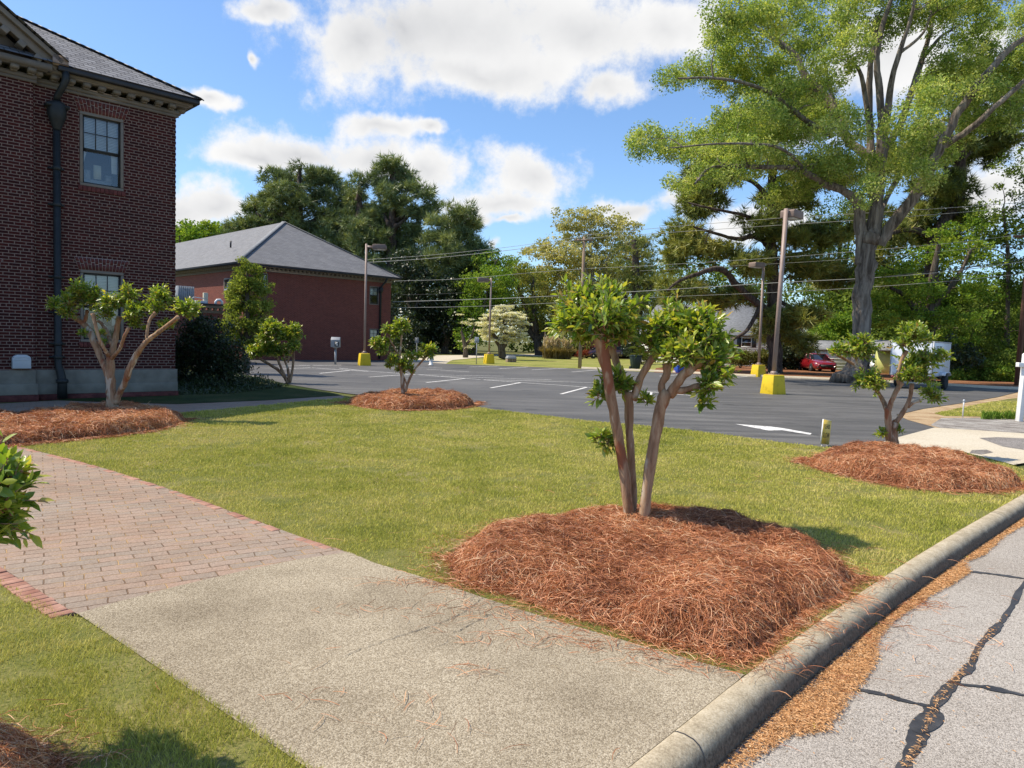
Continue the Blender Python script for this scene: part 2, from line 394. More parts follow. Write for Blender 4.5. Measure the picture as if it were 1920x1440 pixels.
MAT['drive'] = aggregate('pale_concrete', (0.47, 0.41, 0.31), (0.56, 0.49, 0.37), (0.62, 0.56, 0.44), 60, 0.15, (0.88, 0.85, 0.8), 0.5)
MAT['drive_patch'] = aggregate('grey_patch', (0.13, 0.12, 0.11), (0.23, 0.21, 0.19), (0.36, 0.33, 0.30), 60, 0.5)
def kerb_mat():
    m, nt = newmat('weathered_kerb'); p = nt.obj()
    col = nt.ramp(nt.math('ADD', nt.math('MULTIPLY', nt.noise(p, 90, 4, 0.7), 0.5), nt.math('MULTIPLY', nt.noise(p, 7, 6, 0.7), 0.5)), [(0.36, (0.25, 0.20, 0.13)), (0.5, (0.44, 0.365, 0.25)), (0.64, (0.60, 0.52, 0.38))])
    # soot and algae on the street face: a band that sits low on the kerb with a ragged edge
    z = nt.n('ShaderNodeSeparateXYZ', {0: p}).outputs[2]
    e = nt.math('ADD', nt.math('MULTIPLY', z, -13.0), nt.math('MULTIPLY', nt.noise(p, 6, 6, 0.75), 1.1))
    k = nt.n('ShaderNodeMapRange', {0: e, 1: 0.78, 2: 1.25}).outputs[0]
    col = nt.mix(nt.math('MULTIPLY', k, 0.95), col, nt.ramp(nt.noise(p, 60, 5, 0.7), [(0.35, (0.060, 0.048, 0.036)), (0.65, (0.19, 0.155, 0.115))]))
    finish(nt, col, 0.92, nt.bump(nt.noise(p, 110, 5, 0.7), 0.7, 0.006), spec=0.2); return m
MAT['kerb'] = kerb_mat()
def lot_mat():
    m, nt = newmat('sealed_lot_asphalt'); p = nt.obj()
    st = nt.mapping(p, (0.25, 2.2, 1), (0, 0, math.radians(-40)))
    a = nt.noise(st, 0.9, 6, 0.65); b = nt.noise(p, 0.25, 4); g = nt.noise(p, 55, 3, 0.7)
    f = nt.math('ADD', nt.math('MULTIPLY', a, 0.5), nt.math('ADD', nt.math('MULTIPLY', b, 0.25), nt.math('MULTIPLY', g, 0.25)))
    col = nt.ramp(f, [(0.36, (0.062, 0.060, 0.057)), (0.5, (0.096, 0.092, 0.087)), (0.60, (0.165, 0.157, 0.145))])
    pt = nt.noise(nt.mapping(p, (0.35, 1.6, 1), (0, 0, math.radians(-48))), 2.2, 5, 0.7)
    col = nt.mix(nt.ramp(pt, [(0.60, 0.0), (0.70, 0.55)]), col, (0.165, 0.155, 0.14))
    oil = nt.noise(p, 0.9, 3, 0.5)
    col = nt.mix(nt.ramp(oil, [(0.63, 0.0), (0.70, 0.6)]), col, (0.035, 0.034, 0.033))
    dust = nt.noise(p, 22, 2, 0.5)
    col = nt.mix(nt.ramp(dust, [(0.74, 0.0), (0.8, 0.5)]), col, (0.30, 0.27, 0.22))
    finish(nt, col, nt.math('ADD', nt.math('MULTIPLY', a, 0.3), 0.52), nt.bump(g, 0.4, 0.01), spec=0.4); return m
MAT['lot'] = lot_mat()
def worn_paint(name, c, cover=0.42):
    m, nt = newmat(name); p = nt.obj()
    w = nt.noise(p, 9, 6, 0.75)
    col = nt.mix(nt.ramp(w, [(cover - 0.06, 0.0), (cover + 0.06, 1.0)]), (0.20, 0.19, 0.18), c)
    finish(nt, col, 0.8, None, spec=0.3); return m
MAT['line'] = worn_paint('white_line_paint', (0.72, 0.70, 0.66), 0.43)
MAT['sealant'] = noisy('crack_sealant', (0.030, 0.029, 0.030), (0.062, 0.060, 0.060), 8, 0.5, 0.4, 0.004, 70, spec=0.5)
def paver_mat():
    m, nt = newmat('clay_pavers'); p = nt.obj()
    ang = math.radians(-33)
    def bt(v):
        return nt.n('ShaderNodeTexBrick', {'Vector': v, 'Color1': (0.355, 0.262, 0.200, 1), 'Color2': (0.285, 0.235, 0.187, 1), 'Mortar': (0.17, 0.115, 0.075, 1), 'Scale': 1.0,
                    'Mortar Size': 0.005, 'Mortar Smooth': 0.3, 'Bias': 0.05, 'Brick Width': 0.215, 'Row Height': 0.108}, offset=0.5, offset_frequency=2)
    wob = nt.n('ShaderNodeVectorMath', {0: nt.noise(p, 3.0, 2, out=1), 1: (0.5, 0.5, 0.5)}, operation='SUBTRACT').outputs[0]
    wob = nt.n('ShaderNodeVectorMath', {0: wob, 1: (0.05, 0.05, 0)}, operation='MULTIPLY').outputs[0]
    v = nt.n('ShaderNodeVectorMath', {0: nt.mapping(p, rot=(0, 0, ang)), 1: wob}, operation='ADD').outputs[0]
    b = bt(v)
    col = nt.mix(nt.ramp(nt.noise(p, 0.9, 6, 0.65), [(0.38, 0.0), (0.62, 1.0)]), b.outputs[0], nt.mix(1.0, b.outputs[0], (0.97, 0.85, 0.78), 'MULTIPLY'))
    col = nt.mix(0.4, col, nt.ramp(nt.noise(p, 70, 5, 0.7), [(0.3, 0.15), (0.72, 0.85)]), 'OVERLAY')
    sand = nt.math('MULTIPLY', b.outputs[1], nt.ramp(nt.noise(p, 5, 5), [(0.45, 0.0), (0.6, 1.0)]))
    col = nt.mix(sand, col, (0.45, 0.29, 0.14))
    h = nt.math('SUBTRACT', nt.math('MULTIPLY', nt.noise(p, 60, 4), 0.3), b.outputs[1])
    finish(nt, col, 0.88, nt.bump(h, 1.0, 0.016), spec=0.25); return m
MAT['paver'] = paver_mat()
MAT['edge_brick'] = noisy('edging_brick', (0.27, 0.12, 0.08), (0.44, 0.25, 0.18), 6, 0.88, 0.4, 0.005, 50)
MAT['sand_joint'] = noisy('jointing_sand', (0.26, 0.17, 0.09), (0.44, 0.30, 0.16), 20, 0.95, 0.4)

def leaf_mat(name, stops, trans=0.35, gloss=0.0, grough=0.35, hue_noise=0.0):
    m, nt = newmat(name)
    t = nt.n('ShaderNodeAttribute', attribute_name='tint').outputs['Fac']
    if hue_noise: t = nt.math('ADD', t, nt.math('MULTIPLY', nt.math('SUBTRACT', nt.noise(nt.obj(), hue_noise, 3), 0.5), 0.9))
    col = nt.ramp(t, stops)
    a = nt.n('ShaderNodeBsdfDiffuse', {0: col})
    tc = nt.mix(1.0, col, (1.35, 1.35, 0.5), 'MULTIPLY')
    b = nt.n('ShaderNodeBsdfTranslucent', {0: tc})
    sh = nt.n('ShaderNodeMixShader', {0: trans, 1: a.outputs[0], 2: b.outputs[0]})
    if gloss:
        g = nt.n('ShaderNodeBsdfGlossy', {0: (1, 1, 1, 1), 1: grough})
        fc = nt.math('POWER', nt.n('ShaderNodeLayerWeight', {0: 0.5}).outputs['Facing'], 3.0)
        sh = nt.n('ShaderNodeMixShader', {0: nt.math('MULTIPLY', nt.math('MULTIPLY_ADD', fc, 0.30, 0.045), gloss), 1: sh.outputs[0], 2: g.outputs[0]})
    nt.n('ShaderNodeOutputMaterial', {0: sh.outputs[0]}); return m
MAT['myrtle_leaf'] = leaf_mat('myrtle_leaf', [(0.0, (0.092, 0.177, 0.024)), (0.35, (0.206, 0.307, 0.038)), (0.6, (0.378, 0.443, 0.057)), (0.82, (0.543, 0.519, 0.088)), (1.0, (0.543, 0.330, 0.088))], 0.42, 0.9, 0.36)
MAT['lime_leaf'] = leaf_mat('lime_leaf', [(0.0, (0.114, 0.158, 0.036)), (0.5, (0.228, 0.284, 0.062)), (1.0, (0.376, 0.410, 0.114))], 0.4, hue_noise=0.3)
MAT['oak_leaf'] = leaf_mat('spring_oak_leaf', [(0.0, (0.177, 0.258, 0.069)), (0.5, (0.362, 0.452, 0.126)), (1.0, (0.632, 0.638, 0.230))], 0.4, hue_noise=0.35)
MAT['pine_needle'] = leaf_mat('pine_needle', [(0.0, (0.100, 0.129, 0.034)), (0.5, (0.209, 0.246, 0.054)), (1.0, (0.419, 0.388, 0.094))], 0.2, 0.5, 0.4, 0.3)
MAT['dark_pine_needle'] = leaf_mat('dark_pine_needle', [(0.0, (0.097, 0.134, 0.061)), (0.5, (0.204, 0.255, 0.099)), (1.0, (0.398, 0.419, 0.159))], 0.15, 0.5, 0.4, 0.2)
MAT['bright_leaf'] = leaf_mat('bright_green_leaf', [(0.0, (0.101, 0.181, 0.030)), (0.5, (0.187, 0.297, 0.050)), (1.0, (0.357, 0.420, 0.076))], 0.4, hue_noise=0.3)
MAT['olive_leaf'] = leaf_mat('olive_leaf', [(0.0, (0.154, 0.180, 0.047)), (0.5, (0.270, 0.296, 0.082)), (1.0, (0.450, 0.414, 0.134))], 0.35, hue_noise=0.25)
MAT['pale_leaf'] = leaf_mat('pale_budding_leaf', [(0.0, (0.299, 0.294, 0.107)), (0.5, (0.460, 0.438, 0.178)), (1.0, (0.675, 0.590, 0.305))], 0.35, hue_noise=0.2)
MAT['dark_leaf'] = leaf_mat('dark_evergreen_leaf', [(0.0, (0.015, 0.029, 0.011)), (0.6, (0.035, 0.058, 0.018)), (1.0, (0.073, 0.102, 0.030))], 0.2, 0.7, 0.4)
MAT['wood_leaf'] = leaf_mat('undergrowth_leaf', [(0.0, (0.064, 0.101, 0.024)), (0.6, (0.161, 0.225, 0.046)), (1.0, (0.323, 0.371, 0.074))], 0.35, hue_noise=0.3)
MAT['blossom'] = leaf_mat('white_blossom', [(0.0, (0.42, 0.42, 0.28)), (0.3, (0.70, 0.67, 0.56)), (1.0, (0.82, 0.79, 0.70))], 0.35)
MAT['plume'] = leaf_mat('dry_grass_plume', [(0.0, (0.16, 0.12, 0.055)), (0.5, (0.36, 0.27, 0.13)), (1.0, (0.66, 0.54, 0.38))], 0.3)
MAT['straw'] = leaf_mat('pine_straw', [(0.0, (0.145, 0.048, 0.020)), (0.3, (0.378, 0.137, 0.059)), (0.62, (0.624, 0.260, 0.119)), (0.85, (0.757, 0.402, 0.204)), (1.0, (0.800, 0.552, 0.340))], 0.15, 0.5, 0.45)
MAT['straw_base'] = noisy('matted_straw', (0.10, 0.034, 0.014), (0.21, 0.08, 0.032), 14, 0.95, 1.0, 0.03, 30)
MAT['catkin'] = leaf_mat('fallen_catkins', [(0.0, (0.324, 0.160, 0.065)), (0.5, (0.595, 0.328, 0.151)), (1.0, (0.800, 0.518, 0.279))], 0.1)
def bark(name, c1, c2, c3, scale=3.0, stretch=(1, 1, 0.14), bump=0.9, bd=0.04, rough=0.9, patch=False):
    m, nt = newmat(name); v = nt.mapping(nt.obj(), stretch)
    a = nt.noise(v, scale * 2.2, 6, 0.65, 0.6)
    col = nt.ramp(a, [(0.36, c1), (0.5, c2), (0.66, c3)])
    if patch:
        w = nt.noise(nt.mapping(nt.obj(), (1, 1, 0.45)), 5.0, 3, 0.5, 0.4)
        col = nt.mix(nt.ramp(w, [(0.58, 0.0), (0.63, 1.0)]), col, (0.27, 0.10, 0.05))
        col = nt.mix(nt.ramp(w, [(0.36, 1.0), (0.40, 0.0)]), col, (0.50, 0.41, 0.31))
    finish(nt, col, rough, nt.bump(nt.noise(v, scale * 3, 6, 0.7, 0.5), bump, bd), spec=0.25); return m
MAT['myrtle_bark'] = bark('peeling_myrtle_bark', (0.20, 0.105, 0.055), (0.34, 0.20, 0.115), (0.46, 0.32, 0.20), 6, (1, 1, 0.2), 0.4, 0.012, 0.75, True)
MAT['oak_bark'] = bark('grey_oak_bark', (0.075, 0.058, 0.045), (0.19, 0.155, 0.122), (0.33, 0.28, 0.225), 2.2, (1, 1, 0.12), 1.0, 0.10)
MAT['pine_bark'] = bark('dark_pine_bark', (0.035, 0.025, 0.02), (0.085, 0.06, 0.048), (0.16, 0.12, 0.095), 3, (1, 1, 0.3), 1.0, 0.06)
MAT['pale_bark'] = bark('pale_sycamore_bark', (0.18, 0.155, 0.125), (0.36, 0.33, 0.28), (0.55, 0.52, 0.46), 2, (1, 1, 0.4), 0.4, 0.03)
MAT['twig'] = bark('brown_twig_bark', (0.05, 0.038, 0.028), (0.10, 0.08, 0.06), (0.17, 0.14, 0.11), 4)
MAT['yellow'] = noisy('yellow_paint', (0.46, 0.31, 0.016), (0.70, 0.50, 0.020), 3.5, 0.65, 0.15, 0.004, 40, spec=0.35, lo=0.28, hi=0.45)
MAT['pole'] = noisy('bronze_pole_paint', (0.30, 0.215, 0.17), (0.36, 0.265, 0.215), 3, 0.45, 0.05, spec=0.5)
MAT['lamp_paint'] = noisy('bronze_lamp_paint', (0.19, 0.135, 0.105), (0.235, 0.17, 0.138), 3, 0.65, 0.05, spec=0.3)
MAT['lens'] = noisy('lamp_lens', (0.5, 0.5, 0.47), (0.6, 0.6, 0.57), 8, 0.2, 0)
MAT['utility_wood'] = bark('utility_pole_wood', (0.16, 0.11, 0.075), (0.27, 0.20, 0.145), (0.36, 0.28, 0.21), 3, (1, 1, 0.06), 0.5, 0.02)
MAT['red_pole'] = bark('creosote_pole_wood', (0.075, 0.035, 0.022), (0.14, 0.07, 0.045), (0.20, 0.11, 0.075), 3, (1, 1, 0.06), 0.5, 0.02)
MAT['wire'] = noisy('weathered_cable', (0.30, 0.30, 0.27), (0.42, 0.42, 0.38), 1, 0.5, 0)
MAT['dark_wire'] = noisy('black_cable', (0.02, 0.02, 0.02), (0.04, 0.04, 0.04), 1, 0.5, 0)
MAT['white_paint'] = noisy('white_paint', (0.74, 0.73, 0.70), (0.82, 0.81, 0.78), 4, 0.45, 0.08, 0.002, 40)
MAT['siding'] = noisy('white_siding', (0.70, 0.68, 0.62), (0.80, 0.78, 0.72), 2, 0.6, 0.05)
MAT['green_siding'] = noisy('yellow_green_siding', (0.50, 0.54, 0.16), (0.62, 0.64, 0.24), 2, 0.7, 0.05)
MAT['grey_roof'] = noisy('grey_shingle_roof', (0.17, 0.175, 0.18), (0.26, 0.265, 0.27), 6, 0.85, 0.4, 0.02)
MAT['shutter'] = noisy('dark_shutter', (0.02, 0.024, 0.03), (0.04, 0.045, 0.05), 4, 0.5, 0.05)
MAT['red_paint'] = noisy('red_car_paint', (0.20, 0.008, 0.012), (0.25, 0.011, 0.016), 2, 0.25, 0, spec=0.6, coat=1.0)
MAT['dark_paint'] = noisy('dark_car_paint', (0.03, 0.012, 0.025), (0.045, 0.018, 0.035), 2, 0.25, 0, spec=0.6, coat=1.0)
MAT['white_car'] = noisy('white_car_paint', (0.66, 0.66, 0.64), (0.74, 0.74, 0.72), 2, 0.25, 0, spec=0.6, coat=0.8)
MAT['car_glass'] = noisy('tinted_glass', (0.012, 0.014, 0.018), (0.02, 0.022, 0.028), 2, 0.06, 0, spec=0.7)
MAT['rubber'] = noisy('tyre_rubber', (0.012, 0.012, 0.012), (0.03, 0.03, 0.03), 12, 0.85, 0.2)
MAT['chrome'] = noisy('alloy', (0.5, 0.5, 0.5), (0.62, 0.62, 0.62), 4, 0.3, 0, metal=0.9)
MAT['headlamp'] = noisy('headlamp_glass', (0.6, 0.62, 0.65), (0.75, 0.77, 0.8), 4, 0.1, 0, spec=0.8)
MAT['trailer'] = noisy('trailer_white_skin', (0.63, 0.66, 0.71), (0.72, 0.75, 0.79), 1.6, 0.32, 0.06, 0.01, 2, spec=0.5)
MAT['galv'] = noisy('galvanised_steel', (0.33, 0.34, 0.35), (0.46, 0.47, 0.48), 5, 0.45, 0.1, metal=0.3)
MAT['grey_metal'] = noisy('grey_box_paint', (0.24, 0.25, 0.26), (0.33, 0.34, 0.35), 3, 0.5, 0.05)
MAT['bin'] = noisy('dark_green_plastic', (0.012, 0.024, 0.020), (0.022, 0.038, 0.032), 3, 0.5, 0.05)
MAT['blue'] = noisy('blue_plastic', (0.02, 0.08, 0.42), (0.03, 0.11, 0.52), 3, 0.5, 0)
MAT['sign_yellow'] = noisy('sign_yellow', (0.76, 0.55, 0.09), (0.82, 0.61, 0.13), 8, 0.55, 0.05)
MAT['ink'] = noisy('black_ink', (0.02, 0.018, 0.015), (0.035, 0.03, 0.025), 8, 0.6, 0)
MAT['vent'] = noisy('pale_grey_plastic', (0.46, 0.49, 0.53), (0.54, 0.57, 0.60), 4, 0.5, 0.05)
MAT['hedge_leaf'] = leaf_mat('clipped_hedge_leaf', [(0.0, (0.065, 0.081, 0.023)), (0.6, (0.156, 0.163, 0.042)), (1.0, (0.273, 0.247, 0.072))], 0.25)
MAT['azalea'] = leaf_mat('red_shrub_leaf', [(0.0, (0.12, 0.03, 0.02)), (0.5, (0.28, 0.06, 0.04)), (1.0, (0.40, 0.14, 0.08))], 0.3)
MAT['yellow_leaf'] = leaf_mat('yellow_fallen_leaf', [(0.0, (0.55, 0.50, 0.02)), (1.0, (0.65, 0.60, 0.04))], 0.3)
# ------------------------------------------------------------------ ground, paving, kerb, street, car park
tag(make_mesh('ground', [(-3000, -3000, -.3), (3000, -3000, -.3), (3000, 3000, -.3), (-3000, 3000, -.3)], [np.array([[0, 1, 2, 3]])], MAT['ground']), kind='structure')
kin = [G(1180, 1440), G(1400, 1266), G(1600, 1121), G(1760, 1018), G(1920, 926)]
kd0 = (kin[1] - kin[0]); kd0 /= np.linalg.norm(kd0); kd1 = (kin[-1] - kin[-2]); kd1 /= np.linalg.norm(kd1)
kline = np.array([kin[0] - kd0 * 5] + kin + [kin[-1] + kd1 * 6])
kpath = smooth_path(kline, 6)
nk = len(kpath)
kt = np.gradient(kpath, axis=0); kt /= np.linalg.norm(kt, axis=1)[:, None]
kn = np.stack([kt[:, 1], -kt[:, 0], 0 * kt[:, 0]], 1)            # towards the street
ZS = -0.13
prof = [(0, -.2), (0, 0.004), (.012, .008), (.045, .010), (.085, .004), (.112, -.012), (.132, -.040), (.145, -.075), (.152, -.11), (.158, -.2)]
KV = np.vstack([kpath + kn * o + np.array([0, 0, z]) for o, z in prof])
kf = np.array([(j * nk + i, (j + 1) * nk + i, (j + 1) * nk + i + 1, j * nk + i + 1) for j in range(len(prof) - 1) for i in range(nk - 1)])
tag(make_mesh('kerb', KV, [kf], MAT['kerb'], smooth=True), kind='structure')
kj = MB()
acc = np.concatenate([[0], np.cumsum(np.linalg.norm(np.diff(kpath, axis=0), axis=1))])
for sj in (5.35, 8.4, 11.45, 14.5):
    c = np.array([np.interp(sj, acc, kpath[:, k]) for k in range(3)]); i_ = int(np.searchsorted(acc, sj)); t_, n_ = kt[i_], kn[i_]
    for (o0, z0), (o1, z1) in zip(prof[1:-1], prof[2:]):
        a, b = c + n_ * o0 + np.array([0, 0, z0 + .0012]), c + n_ * o1 + np.array([0, 0, z1 + .0012]); a += n_ * .0012; b += n_ * .0012
        kj.add([a - t_ * .004, b - t_ * .004, b + t_ * .004, a + t_ * .004], [(0, 1, 2, 3)])
tag(kj.build('kerb_joint', MAT['sealant']), kind='structure')
far = [kpath[0] - kd0 * 400, kpath[-1] + kd1 * 900]
kfull = [far[0]] + list(kpath) + [far[1]]
sheet('yard_ground', [(-2500, far[0][1] - 400), ] + [(p[0], p[1]) for p in kfull] + [(far[1][0], 2500), (-2500, 2500)], -.03, MAT['ground'])
nrm = np.array([kd1[1], -kd1[0], 0])
sheet('street', [(p[0] + .1, p[1] - .1) for p in kfull] + [(q[0], q[1]) for q in (far[1] + nrm * 11, far[0] + nrm * 11)], ZS, MAT['street'])

lawn_px = [(85, 850), (200, 880), (330, 922), (450, 966), (560, 1006), (640, 1033), (700, 1056), (800, 1086), (900, 1120), (980, 1146), (1100, 1182), (1250, 1226), (1396, 1266)]
lawn = gp(lawn_px) + [p for p in kpath if 1.25 < p[0] < 8.2] + gp([(1965, 904), (1900, 873), (1800, 847), (1700, 838), (1545, 839), (1400, 821), (1300, 808), (1200, 797), (1100, 789), (1000, 777), (900, 764), (800, 754), (645, 746), (500, 759), (340, 774), (200, 792), (30, 836)])
sheet('lawn', lawn, 0.0, MAT['turf'])
A0, B0 = G(145, 1152), G(572, 1440)
Bx = B0 + (B0 - A0) / np.linalg.norm(B0 - A0) * 0.92
apron = gp([(145, 1152), (220, 1130), (330, 1101), (480, 1066), (560, 1050), (655, 1036), (700, 1056), (800, 1086), (900, 1120), (980, 1146), (1100, 1182), (1250, 1226), (1396, 1267)]) + [p for p in kpath[::-1] if p[0] < 1.15 and p[1] > Bx[1]] + [Bx]
sheet('concrete_apron', apron, 0.006, MAT['apron'])
pl0 = G(0, 1064); pl1 = pl0 + (pl0 - G(130, 1145)) * 2.2
path = gp([(655, 1036), (560, 1050), (480, 1066), (330, 1101), (220, 1130), (145, 1152), (130, 1145), (60, 1101), (0, 1064)]) + [pl1, G(-420, 800)] + gp([(-80, 812), (20, 834), (85, 850), (200, 880), (330, 922), (450, 966), (560, 1006), (640, 1033)])
sheet('paver_path', path, 0.004, MAT['paver'])
nl = gp([(0, 1088), (60, 1121), (122, 1156), (152, 1157), (368, 1297), (583, 1438)]) + [Bx] + [p for p in kpath[::-1] if p[1] < Bx[1]] + [np.array([-6., -1.5, 0]), pl1 + np.array([-.12, -.12, 0])]
sheet('near_lawn', nl, 0.0, MAT['turf'])
def edging(name, pts, side, w=0.07, l=0.115, gap=0.006, z=0.012):
    P = smooth_path(np.array(pts)[:, :3], 12); d = np.concatenate([[0], np.cumsum(np.linalg.norm(np.diff(P, axis=0), axis=1))])
    mb = MB(); s = 0.0
    while s + w < d[-1]:
        c = np.array([np.interp(s + w / 2, d, P[:, k]) for k in range(3)]); e = np.array([np.interp(s + w / 2 + .03, d, P[:, k]) for k in range(3)])
        t = e - c; t /= np.linalg.norm(t); n = np.array([-t[1], t[0], 0]) * side
        jz = rng.uniform(-.004, .004); tl = rng.uniform(-.01, .01)
        c = c + n * (l / 2 + rng.uniform(-.006, .006)) + np.array([0, 0, z - .04 + jz])
        mb.obox(c, (t + n * tl) * (w / 2 - gap / 2), n * l / 2, np.array([0, 0, .04])); s += w
    return tag(mb.build(name, MAT['edge_brick'], bevel=.004), kind='structure')
edging('brick_edging', [pl1, G(0, 1064), G(60, 1101), G(130, 1145), G(146, 1156)], -1)
edging('brick_edging', gp([(20, 834), (85, 850), (200, 880), (330, 922), (450, 966), (560, 1006), (655, 1036)]), -1, l=.075, w=.1, z=.006)

lot_px = [(380, 690), (480, 706), (545, 721), (600, 730), (650, 737), (720, 744), (800, 752), (900, 764), (1000, 777), (1100, 789), (1200, 797), (1300, 808), (1400, 821), (1545, 839), (1640, 842), (1655, 829), (1685, 820), (1752, 801), (1700, 786), (1680, 777), (1730, 766), (1805, 755), (1870, 744), (1907, 735), (2010, 731),
          (2000, 727), (1907, 730), (1777, 723), (1650, 716.5), (1545, 711.5), (1390, 705), (1250, 698), (1100, 691.5), (900, 684.5), (840, 682), (740, 675), (640, 672), (470, 669), (300, 672)]
lot = gp(lot_px)
sheet('car_park', lot, -.008, MAT['lot'])
ZL = -.004
def ribbon(name, pts, w, z, mat, kind='structure', wl=None):
    P = np.array([[p[0], p[1], z] for p in pts]); t = np.gradient(P, axis=0); t /= np.linalg.norm(t, axis=1)[:, None]
    n = np.stack([-t[:, 1], t[:, 0], 0 * t[:, 0]], 1); w = np.broadcast_to(w, (len(P),))[:, None]
    V = np.vstack([P + n * w / 2, P - n * w / 2]); k = len(P)
    o = make_mesh(name, V, [np.array([(k + i, k + i + 1, i + 1, i) for i in range(k - 1)])], mat)
    return tag(o, kind=kind)
segs = [((691.5, 706.6), (766, 702)), ((799, 717), (873, 709.3)), ((920, 727), (977, 717)), ((1052, 738.5), (1101, 725.5)), ((1213, 753), (1221, 735)), ((774, 702), (945, 705)), ((827, 705.2), (1034, 711.8)), ((900, 711.5), (1140, 718)),
        ((881, 687.8), (935, 686)), ((936, 691), (990, 688)), ((997, 693.3), (1066, 690)), ((1072, 697.2), (1129, 693)), ((1237, 705), (1273, 702.5)), ((1358, 708.5), (1410, 705)), ((1177, 733.5), (1250, 733)), ((560, 684.5), (640, 686)), ((582, 689), (690, 696.5)),
        ((600, 699.7), (660, 694)), ((520, 686), (640, 684)), ((520, 692), (586, 689)), ((800, 692), (880, 697)), ((740, 686), (830, 690))]
for a, b in segs:
    ribbon('parking_line', [G(*a), (G(*a) + G(*b)) / 2, G(*b)], 0.11, ZL, MAT['line'])
ribbon('parking_line', smooth_path(gp([(636, 690), (690, 695.5), (780, 702), (873, 709.3), (977, 717), (1101, 725.5), (1221, 735), (1300, 741.5)]), 3), 0.11, ZL, MAT['line'])
ar = gp([(1378, 794.5), (1446, 799.5), (1469, 802.5), (1522, 812), (1519, 814.6), (1466, 806), (1441, 806.8)])
sheet('arrow_marking', ar, ZL, MAT['line'])
sheet('sandy_verge', gp([(1683, 778), (1730, 767), (1805, 756), (1870, 745), (1907, 736), (2010, 732), (2080, 800), (1760, 803), (1702, 787)]), -.002, MAT['sand_edge'])
rlawn = gp([(1752, 775), (1790, 767), (1840, 757), (1890, 748), (1960, 741), (2060, 741), (2060, 788), (1920, 786), (1830, 781), (1770, 780)])
sheet('right_lawn', rlawn, .001, MAT['turf'])
sheet('gravel_strip', gp([(1745, 797), (1765, 784), (1850, 783), (1920, 788), (2040, 794), (2040, 818), (1920, 813), (1830, 807), (1765, 803)]), .003, MAT['gravel'])
drive = gp([(1640, 842), (1655, 829), (1685, 820), (1752, 802), (1830, 807), (1920, 813), (2060, 821)]) + [kpath[-1] + kd1 * 2.4, kpath[-1] + kd1 * .01] + gp([(1900, 872), (1800, 846), (1700, 841)])
sheet('driveway', drive, .006, MAT['drive'])
Ka_, Kb_ = kpath[-1] + kd1 * .01, kpath[-1] + kd1 * 2.4; up_ = np.array([0, 0, .006]); dn_ = nrm * .5 + np.array([0, 0, ZS + .004])
tag(make_mesh('driveway_ramp', [Ka_ + up_, Ka_ + dn_, Kb_ + dn_, Kb_ + up_], [np.array([[0, 1, 2, 3]])], MAT['drive']), kind='structure')
sheet('driveway_patch', gp([(1836, 822), (1870, 820.5), (1925, 823), (2000, 828), (2000, 852), (1925, 845), (1880, 838), (1858, 830)]), .010, MAT['drive_patch'])
sheet('driveway_patch', gp([(1822, 845), (1850, 844), (1862, 849), (1840, 853), (1818, 850)]), .010, MAT['drive_patch'])
bed = gp([(-20, 765), (110, 749), (150, 742), (130, 735), (300, 700), (400, 692), (480, 707), (545, 722), (600, 731), (642, 741), (500, 750), (330, 757), (160, 752)])
sheet('planting_bed', bed, -.001, MAT['bed'])
walk = gp([(-60, 775), (0, 757), (110, 751), (160, 753), (330, 758), (500, 751), (643, 741.5), (648, 747), (500, 760), (340, 775), (200, 793), (30, 836), (-80, 812)])
sheet('brick_walk', walk, .002, MAT['paver'])
bank = gp([(1226, 698), (1390, 705), (1545, 711.5), (1650, 716.5), (1777, 723), (1907, 730), (2020, 728), (2020, 712), (1780, 708), (1640, 698), (1520, 691), (1380, 685), (1230, 690)])
sheet('needle_strewn_bank', bank, .004, MAT['bank'])
sheet('far_turf', gp([(836, 682), (900, 684.5), (1100, 691.5), (1228, 698), (1232, 690), (1300, 680), (1060, 668), (930, 668), (845, 676)]), .002, MAT['far_turf'])
sheet('far_road', gp([(740, 675), (840, 682), (848, 675), (930, 667.3), (1100, 668), (1400, 676), (1700, 692), (1900, 705), (1900, 697), (1650, 681), (1400, 669), (1050, 663), (700, 668)]), -.002, MAT['drive'])
fk = smooth_path(gp([(1090, 691.3), (1250, 698), (1390, 705), (1545, 711.5), (1650, 716.5), (1777, 723), (1907, 730), (2000, 727)]), 4)
fkv = np.vstack([fk + np.array([0, dy, z]) for dy, z in ((0, -.05), (0, .12), (.16, .12), (.16, -.05))]); n_ = len(fk)
tag(make_mesh('far_kerb', fkv, [np.array([(j * n_ + i, j * n_ + i + 1, (j + 1) * n_ + i + 1, (j + 1) * n_ + i) for j in range(3) for i in range(n_ - 1)])], MAT['drive']), kind='structure')
# street cracks sealed with bitumen
def crack(pts, w, jit=.02, z=ZS + .004):
    P = smooth_path(gp(pts, ZS), 10); n = len(P)
    kk = np.ones(5) / 5; P[:, 0] += np.convolve(rng.normal(0, jit * 1.6, n), kk, 'same'); w = w * (.55 + 1.5 * np.convolve(np.abs(rng.normal(0, 1, n)) ** 1.5, kk, 'same'))
    ribbon('crack_sealant', P, w, z, MAT['sealant'])
crack([(1690, 1460), (1712, 1400), (1740, 1350), (1752, 1325)], .034, .006)
crack([(1752, 1325), (1790, 1280), (1820, 1248), (1835, 1215), (1868, 1180), (1890, 1150), (1915, 1105), (1960, 1040)], .029, .006, ZS + .0046)
sheet('crack_sealant', [(q[0], q[1]) for q in smooth_path(gp([(1703, 1363), (1716, 1346), (1740, 1336), (1766, 1338), (1768, 1356), (1748, 1372), (1720, 1376), (1703, 1363)], ZS), 5)][:-1], ZS + .005, MAT['sealant'])
crack([(1600, 1292), (1650, 1302), (1700, 1316), (1752, 1328)], .018, .004, ZS + .0052)
